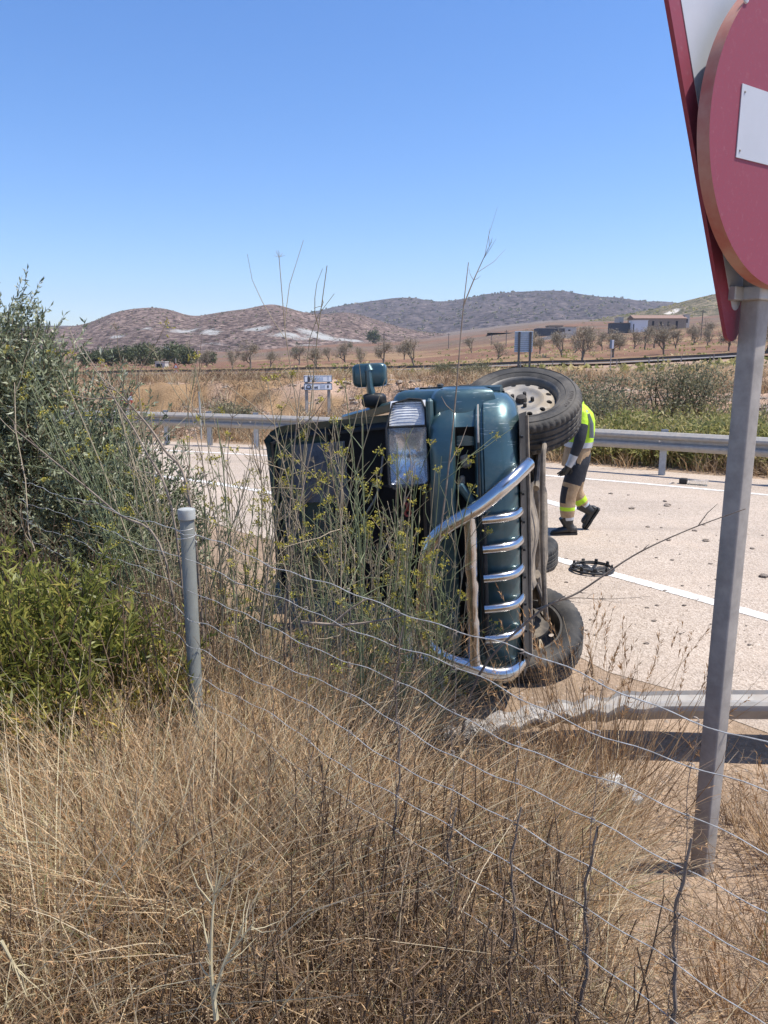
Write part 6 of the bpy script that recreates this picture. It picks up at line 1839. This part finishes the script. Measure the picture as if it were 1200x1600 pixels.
shoot_shrub('olive_shrub', 'grey green wild olive shrub filling the left edge', 'shrub', [((-2.50, 4.6, 1.78), (.48, .4, .46), .30), ((-2.45, 4.6, 1.15), (.66, .6, .85), .42), ((-1.92, 4.5, 1.05), (.52, .5, .78), .38), ((-1.52, 4.4, .75), (.36, .4, .58), .24), ((-3.1, 4.7, 1.2), (.6, .6, .95), .15)], 1700, 30, .043, .0120, 'olive', 1.1, (.18, .42), base=(-2.2, 4.6, gz(-2.2, 4.6)))
def inula_tint(C, n, k):
    t = np.clip(.42 + .2 * rng.normal(size=(n, k)) + .15 * rng.normal(size=(n, 1)), 0, .9)
    low = (C[..., 2] < .95) & (rng.random((n, k)) < .5); t[low] = .9 + .1 * rng.random(low.sum()); return t
shoot_shrub('green_shrub', 'bright green leafy shrub yellowing at its foot left of the fence post', 'shrub', [((-1.14, 2.28, .78), (.30, .26, .36), .6), ((-.90, 2.32, .68), (.15, .22, .30), .28), ((-1.42, 2.35, .85), (.3, .3, .40), .25)], 520, 36, .048, .0080, 'inula', 1.3, (.20, .36), base=(-1.12, 2.3, gz(-1.12, 2.3)), tintf=inula_tint, trunk_r=.015)
shoot_shrub('green_shrub', 'dark leafy weed growing behind the fence post', 'shrub', [((-.95, 3.4, .5), (.35, .3, .35), 1.0)], 120, 26, .05, .009, 'dkscrub', 1.2, (.2, .4), base=(-.95, 3.4, gz(-.95, 3.4)), trunk_r=.012)

def clump_bush(name, label, pos, rx, rz, n, L, m_, cat='bush', group=None, stems=8, nclump=26):
    o = thing(name, label, cat, tuple(pos), 0, group)
    pos = np.array(pos, float)
    d = unit(N3(nclump) * [1, 1, .8] + [0, 0, .35]); cc = pos + [0, 0, rz * .8] + d * [rx, rx, rz] * (.55 + .4 * rng.random(nclump))[:, None]
    k = rng.integers(0, nclump, n); C = cc[k] + N3(n) * [rx * .22, rx * .22, rz * .2]
    C[:, 2] = np.maximum(C[:, 2], pos[2] + .02)
    ct = rng.random(nclump)
    v, q, t = leaves(C, N3(n) + [0, 0, .7], L * (.6 + .8 * rng.random(n)), L * .38, np.clip(.6 * ct[k] + .3 * rng.random(n) + .05, 0, 1))
    npmesh('crown', v, q, m_, t, o, smooth=False)
    sel = cc[rng.choice(nclump, min(stems, nclump), replace=False)]
    g_ = tubes(stalks(np.tile(pos - [0, 0, .1], (len(sel), 1)) + N3(len(sel), .03), sel, 5, .2, .02), taper(len(sel), 5, rx * .035, rx * .01), rng.random(len(sel)) * .5, 4)
    npmesh('limbs', g_[0], g_[1], 'litter', g_[2], o)
    return o
def ybank(px_, df_):
    """ground point beyond the far guardrail in a given image column"""
    Y = 12.0
    for _ in range(60):
        x = (px_ - 600) / FPX * Y * .99
        Y += (df_ - float(dF(np.array(x), np.array(Y)))) * .5
    return (x, Y, gz(x, Y))
BUSH = [(872, 5.0, .75, .9, 'dkscrub', 'dark bush peering over the raised tyre'), (905, 4.2, .95, .8, 'dkscrub', 'grey green bush behind the firefighter'), (955, 5.2, 1.0, .75, 'dkscrub', 'broad olive bush on the bank right of the tyre'), (1052, 6.2, .95, .80, 'dkscrub', 'dark round bush on top of the cut bank'), (1092, 6.6, .8, .75, 'dkscrub', 'dark bush touching the round one on the cut bank'),
    (930, 2.5, .8, .5, 'scrub', 'yellow green bush low behind the guardrail near the firefighter'), (985, 2.8, .85, .55, 'scrub', 'yellow green bush low behind the guardrail, second along'), (1040, 2.5, .8, .45, 'scrub', 'yellow green bush low behind the guardrail post'), (1085, 2.8, .8, .55, 'scrub', 'yellow green bush low behind the guardrail left of the sign post'), (1135, 2.6, .8, .55, 'scrub', 'yellow green bush behind the sign post'), (1185, 2.8, .85, .6, 'scrub', 'yellow green bush right of the sign post at the edge'), (1150, 4.6, .8, .5, 'scrub', 'paler bush higher on the bank behind the sign post'), (1010, 4.2, .8, .45, 'scrub', 'pale bush half way up the cut bank'),
    (352, 3.4, .62, .42, 'dkscrub', 'grey green bush on the bank left of the car'), (745, 12, .55, .4, 'dkscrub', 'small round bush above the bumper'), (700, 16, .6, .35, 'dkscrub', 'tiny bush in the field above the headlamp')]
for px_, d_, rx_, rz_, m_, lb in BUSH:
    q = ybank(px_, d_); clump_bush('bush', lb, q, rx_, rz_ * (.8 if m_ == 'scrub' else 1), 1900, .10 if m_ == 'scrub' else .085, m_, group='bushes on the bank')
# rough growth on the bank and field
def band_mask(x, y):
    col = 600 + FPX * x / np.maximum(y, 1); return (dF(x, y) > 1.75) & (col > 60) & (col < 1290)
def bank_reg(n):
    y = 11 + 50 * rng.random(n) ** 1.8; col = 60 + 1240 * rng.random(n); return np.stack([(col - 600) / FPX * y, y], 1)
sward('bank_grass', 'straw grass and weeds over the cut bank and field', 2400, 20, bank_reg, lambda x, y: .26 + .25 * fbm(x * .5, y * .5, 3, 3) * 1.2, lambda x, y: band_mask(x, y) & (fbm(x * .4, y * .4, 3, 8) > .42), 0, .012, tint0=.5, blade_spread=.16)
def green_reg(n):
    y = 11 + 9 * rng.random(n); col = 870 + 400 * rng.random(n); return np.stack([(col - 600) / FPX * y, y], 1)
c = green_reg(9000); c = c[(dF(c[:, 0], c[:, 1]) > 2.0) & (dF(c[:, 0], c[:, 1]) < 6)][:2600]; n = len(c)
b = np.concatenate([c, ground_z(c[:, 0], c[:, 1])[:, None]], 1); k = 6
P = stalks(b, b + np.concatenate([N3(n, .12)[:, :2], (.25 + .55 * rng.random(n))[:, None]], 1), 5, .1, .02)
f = rng.random((n, k)) * 3.9 + .05; i0 = f.astype(int); C = P[np.arange(n)[:, None], i0] + (P[np.arange(n)[:, None], i0 + 1] - P[np.arange(n)[:, None], i0]) * (f - i0)[..., None]
g_ = cat_geo([tubes(P, taper(n, 5, .006, .003), .3 + .7 * rng.random(n), 3), leaves(C.reshape(-1, 3), N3(n * k) + [0, 0, .9], .11, .028, np.clip(.74 + .28 * rng.normal(size=n * k), 0, 1))])
o = npmesh('roadside_weeds', g_[0], g_[1], 'scrub', g_[2]); tag(o, 'yellow green weeds crowding behind the far guardrail', 'weeds', kind='stuff')
# stones of the raw cut bank
st_n = 1800
c = bank_reg(16000); d_ = dF(c[:, 0], c[:, 1]); c = c[(d_ > 2.2) & (d_ < 9) & (fbm(c[:, 0] * .5, c[:, 1] * .5, 4, 77) > .44)][:st_n]
mb = MB()
for i, (x_, y_) in enumerate(c):
    s_ = .03 + .12 * random.random() ** 3; z_ = gz(x_, y_); src = stone_objs[i % 4]; a = random.random() * 6
    ca, sa = math.cos(a), math.sin(a)
    mb.add([((p[0] * ca - p[1] * sa) * s_ + x_, (p[0] * sa + p[1] * ca) * s_ + y_, p[2] * s_ * .7 + z_) for p in src.v], src.f)
o = mb.obj('bank_stones', 'stone', None, smooth=False); tag(o, 'loose pale stones on the raw cut bank', 'stones', kind='stuff')
# gravel on the near shoulder
c = np.stack([-1 + 5 * rng.random(5200), 2.2 + 4.5 * rng.random(5200)], 1); c = c[(dN(c[:, 0], c[:, 1]) > .3) & (c[:, 0] > .2)][:2600]
s_ = .004 + .012 * rng.random(len(c)) ** 3; oc = np.array([(1, 0, 0), (0, 1, 0), (-1, 0, 0), (0, -1, 0), (0, 0, .8)]); zz = np.where(dN(c[:, 0], c[:, 1]) < 1.7, 0.0, ground_z(c[:, 0], c[:, 1]))
v = (np.concatenate([c, zz[:, None]], 1)[:, None] + oc[None] * s_[:, None, None] * (1 + .4 * rng.normal(size=(len(c), 5, 1)))).reshape(-1, 3)
i = np.arange(len(c))[:, None] * 5; q = np.concatenate([np.stack([i[:, 0] + a, i[:, 0] + (a + 1) % 4, i[:, 0] + 4], 1) for a in range(4)])
o = npmesh('gravel', v, q, 'stone', None, smooth=False); tag(o, 'fine gravel and grit on the shoulder', 'gravel', kind='stuff')

# -- orchard and far trees
def bare_tree(seed, h=4.0, leafy=260):
    r_ = np.random.default_rng(seed); segs = []
    def grow(p, d, L, rad, lv):
        e = p + d * L; m_ = (p + e) / 2 + r_.normal(size=3) * L * .08; segs.append((p, m_, e, rad))
        if lv == 0: return
        for _ in range(3 if lv > 1 else 4):
            nd = unit(d + r_.normal(size=3) * .55 + [0, 0, .15]); grow(e if r_.random() < .7 else m_, nd, L * (.62 + .2 * r_.random()), rad * .6, lv - 1)
    grow(np.array([0, 0, -.2]), unit(np.array([.12 * r_.normal(), .12 * r_.normal(), 1])), h * .30, h * .035, 4)
    P = np.array([[s[0], s[1], s[2]] for s in segs]); rd = np.array([s[3] for s in segs])
    return P, rd
def tree_proto(name, seed, h, m_, leaf_n, L):
    P, rd = bare_tree(seed, h); o = thing(name, 'x', 'tree', (0, 0, 0)); n = len(P)
    v, q, t = tubes(P, np.stack([rd, rd * .85, rd * .65], 1) * 1.0, np.full(n, .15), 4); npmesh('trunk', v, q, 'almond', t, o)
    tips = P[rd < rd.max() * .14][:, 2]; C = tips[rng.integers(0, len(tips), leaf_n)] + N3(leaf_n, h * .055)
    v, q, t = leaves(C, N3(leaf_n) + [0, 0, .5], L, L * .13, rng.random(leaf_n)); npmesh('crown', v, q, m_, t, o, smooth=False)
    return o
protos = [tree_proto('almond_tree', s_, 4.6, 'almond', 1500, .34) for s_ in (1, 2, 3, 4, 5)]
used = [False] * 5
def place(proto_i, loc, sc, rz, label, group):
    o = protos[proto_i] if not used[proto_i] else copy_tree(protos[proto_i]); used[proto_i] = True
    o.location = loc; o.scale = (sc,) * 3; o.rotation_euler = (0, 0, rz); tag(o, label, 'tree', group)
TR = []
for (px_, Y) in ((842, 130), (872, 135), (893, 128), (908, 131), (932, 165), (953, 128), (968, 150), (985, 160), (1005, 125), (1012, 170), (1030, 150), (1052, 126), (1075, 165), (1098, 118), (1110, 150), (1140, 130), (1165, 160), (1192, 128), (1210, 150), (815, 175), (835, 200), (865, 190), (915, 200), (950, 210), (1040, 195), (1070, 205), (1125, 195), (1150, 205), (1185, 200), (470, 150), (495, 140), (520, 160), (545, 150), (570, 145), (600, 155), (625, 160), (650, 150), (330, 150), (365, 140), (395, 150), (425, 155), (740, 170), (770, 165)):
    Y = Y * (.86 + .5 * random.random()); x_ = (px_ + 14 * random.random() - 607) / FPX * Y * .985; TR.append((px_, x_, Y))
for i, (px_, x_, Y) in enumerate(TR):
    g_ = 'almond trees of the right hand orchard' if px_ > 800 else 'almond trees in the middle field'
    same = sorted(k[0] for k in TR if (k[0] > 800) == (px_ > 800)); rk = same.index(px_); nr_ = len(same)
    od = ('leftmost' if rk == 0 else ORD[rk] + ' from the left') if rk < 15 else ('rightmost' if rk == nr_ - 1 else ORD[nr_ - 1 - rk] + ' from the right')
    place(i % 5, (x_, Y, gz(x_, Y)), .8 + .65 * random.random(), random.random() * 6, ('bare twiggy almond tree on the slope below the farm, ' if px_ > 800 else 'low almond tree on the brown middle field, ') + od, g_)
FT = [(152, 255, 1.1), (172, 250, 1.4), (195, 248, 1.5), (212, 252, 1.6), (228, 246, 1.7), (240, 255, 1.5), (275, 250, 1.9), (288, 244, 1.4), (296, 250, 1.3), (328, 255, 1.0), (136, 250, 1.0), (265, 300, 1.5), (183, 262, 1.2)]
for i, (px_, Y, s_) in enumerate(FT):
    x_ = (px_ - 600) / FPX * Y * .985; z_ = gz(x_, Y)
    rk = sorted(k[0] for k in FT).index(px_); od = 'leftmost' if rk == 0 else ORD[rk] + ' from the left'
    clump_bush('round_tree', 'dark green tree in the group before the left hill, ' + od, (x_, Y, z_ + .4), 2.1 * s_, 2.0 * s_, 700, 1.0, 'pine', 'tree', 'dark trees before the left hill')
for px_, Y, s_, lb in ((583, 640, 5.0, 'single dark round tree on the slope under the front hill'), (462, 380, 1.6, 'small bush tree right of the quarry'), (548, 420, 1.3, 'small bush in the brown middle field')):
    x_ = (px_ - 600) / FPX * Y * .985; clump_bush('round_tree', lb, (x_, Y, gz(x_, Y) + s_ * .3), 1.15 * s_, 1.0 * s_, 800, s_ * .35, 'pine', 'tree')
# scrub over the far fields
n = 2600; y = 45 + 420 * rng.random(n) ** 1.5; col = 40 + 1200 * rng.random(n); x = (col - 600) / FPX * y
keep = fbm(x * .03, y * .03, 3, 44) > .45; x, y = x[keep], y[keep]; n = len(x); k = 7
s_ = .25 + .55 * rng.random(n) ** 2; p = np.stack([x, y, ground_z(x, y)], 1)
v, q, t = leaves(np.repeat(p, k, 0) + N3(n * k) * np.repeat(s_, k)[:, None] * [.5, .5, .1], N3(n * k) * [1, 1, .4] + [0, 0, .9], np.repeat(s_, k), np.repeat(s_, k) * .6, np.clip(np.repeat(rng.random(n), k) + .2 * rng.random(n * k), 0, 1))
o = npmesh('field_scrub', v, q, 'scrub', t, smooth=False); tag(o, 'low scrub dotted over the far fields', 'scrub', kind='stuff')
# -- dead brown woody weeds standing in the middle of the verge
def dead_weeds(n, region, mask, h0, h1, label='dead dark brown woody weeds standing in the middle of the verge', t0=.12):
    c = region(n * 2); c = c[mask(c[:, 0], c[:, 1])][:n]; n = len(c)
    b = np.concatenate([c, ground_z(c[:, 0], c[:, 1])[:, None] - .02], 1); h = h0 + (h1 - h0) * rng.random(n)
    P = stalks(b, b + np.concatenate([N3(n, .05)[:, :2], h[:, None]], 1), 7, .08, .03)
    k = 16; f = (.15 + .84 * rng.random((n, k))) * 6; i0 = np.minimum(f.astype(int), 5); C = P[np.arange(n)[:, None], i0] + (P[np.arange(n)[:, None], i0 + 1] - P[np.arange(n)[:, None], i0]) * (f - i0)[..., None]
    C = C.reshape(-1, 3); d = unit(N3(n * k) + [0, 0, .8]); L = .02 + .09 * rng.random(n * k) ** 1.5
    g = [tubes(P, taper(n, 7, .0031, .0014), np.clip(t0 + .2 * rng.random(n), 0, 1), 4), tubes(stalks(C, C + d * L[:, None], 4, .3, .06), taper(n * k, 4, .0012, .0006), np.clip(t0 + .03 + .35 * rng.random(n * k), 0, 1), 3)]
    m_ = n * 22; ii = rng.integers(0, len(C), m_); g.append(leaves(C[ii] + d[ii] * L[ii][:, None] * rng.random(m_)[:, None], N3(m_), .006, .0032, .2 + .8 * rng.random(m_)))
    g_ = cat_geo(g); o = npmesh('dead_weeds', g_[0], g_[1], 'litter', g_[2]); tag(o, label, 'dead weeds', kind='stuff')
dead_weeds(700, lambda n: np.stack([-.10 + .34 * rng.normal(size=n), 1.35 + .40 * rng.normal(size=n)], 1), near_mask, .30, .64, t0=.16)
dead_weeds(170, lambda n: np.stack([-.80 + .14 * rng.normal(size=n), 2.55 + .3 * rng.normal(size=n)], 1), near_mask, .45, .95, 'dead brown weeds standing beside the capped fence post', .3)
dead_weeds(150, lambda n: np.stack([-1.5 + .3 * rng.normal(size=n), 2.95 + .15 * rng.normal(size=n)], 1), near_mask, .6, 1.05, 'dead brown weeds between the olive and the green shrub', .25)
sward('golden_grass', 'upright golden grass clump before the wrecked guardrail', 75, 130, lambda n: np.stack([.28 + .17 * rng.normal(size=n), 2.12 + .24 * rng.normal(size=n)], 1), lambda x, y: .47 - .25 * sstep(2.3, 2.6, y), lambda x, y: (y > 1.2) & (x < .55) & (y < 2.6), .25, .0028, tint0=.42, blade_spread=.045, leanx=-.04)
sward('green_grass', 'greenish grass arching at the right of the verge', 26, 110, lambda n: np.stack([.42 + .22 * rng.normal(size=n), 1.9 + .3 * rng.normal(size=n)], 1), lambda x, y: .42 + 0 * x, lambda x, y: (y > .8) & (x < .5), 0, .003, tint0=1.0, blade_spread=.08)
sward('pale_grass', 'pale blond grass leaning over at the left of the verge', 120, 110, lambda n: np.stack([-.85 + .35 * rng.normal(size=n), 1.75 + .4 * rng.normal(size=n)], 1), lambda x, y: .62 + 0 * x, near_mask, .2, .003, tint0=.85, blade_spread=.06, leanx=-.25)

# -- dry brown scrub over the cut bank
def bank_twigs(n):
    c = bank_reg(n * 3); d_ = dF(c[:, 0], c[:, 1]); k = fbm(c[:, 0] * .45, c[:, 1] * .45, 4, 19)
    c = c[(d_ > 1.8) & (d_ < 16) & (k > .46)][:n // 8]; n = len(c) * 8
    c = np.repeat(c, 8, 0) + rng.normal(size=(n, 2)) * .10
    b = np.concatenate([c, ground_z(c[:, 0], c[:, 1])[:, None] + .12 * rng.random(n)[:, None]], 1)
    P = stalks(b, b + unit(N3(n) + [0, 0, .7]) * (.10 + .35 * rng.random(n) ** 1.5)[:, None], 4, .25, .06)
    v, q, t = tubes(P, taper(n, 4, .0055, .0025), np.clip(.45 + .3 * rng.normal(size=n), 0, 1), 3)
    o = npmesh('bank_scrub', v, q, 'litter', t); tag(o, 'dry grey brown scrub over the raw cut bank', 'scrub', kind='stuff')
bank_twigs(30000)

# ------------------------------------------------------------------ haze
HAZE = 0.00012
if HAZE > 0:
    mb = MB(); mb.box((0, 1900, 175), (9600, 5200, 390))
    hz = mb.obj('haze', 'straw', None, smooth=False); hz.data.materials.clear()
    hm_ = bpy.data.materials.new('haze'); hm_.use_nodes = True; t = hm_.node_tree
    t.nodes.remove(t.nodes['Principled BSDF'])
    pv = t.nodes.new('ShaderNodeVolumePrincipled'); pv.inputs['Color'].default_value = (0.80, 0.88, 1.0, 1); pv.inputs['Density'].default_value = HAZE; pv.inputs['Anisotropy'].default_value = 0.2
    t.links.new(pv.outputs[0], t.nodes['Material Output'].inputs['Volume'])
    hz.data.materials.append(hm_)
    tag(hz, 'thin dusty summer haze over the plain', 'haze', kind='stuff')
bpy.context.view_layer.update()
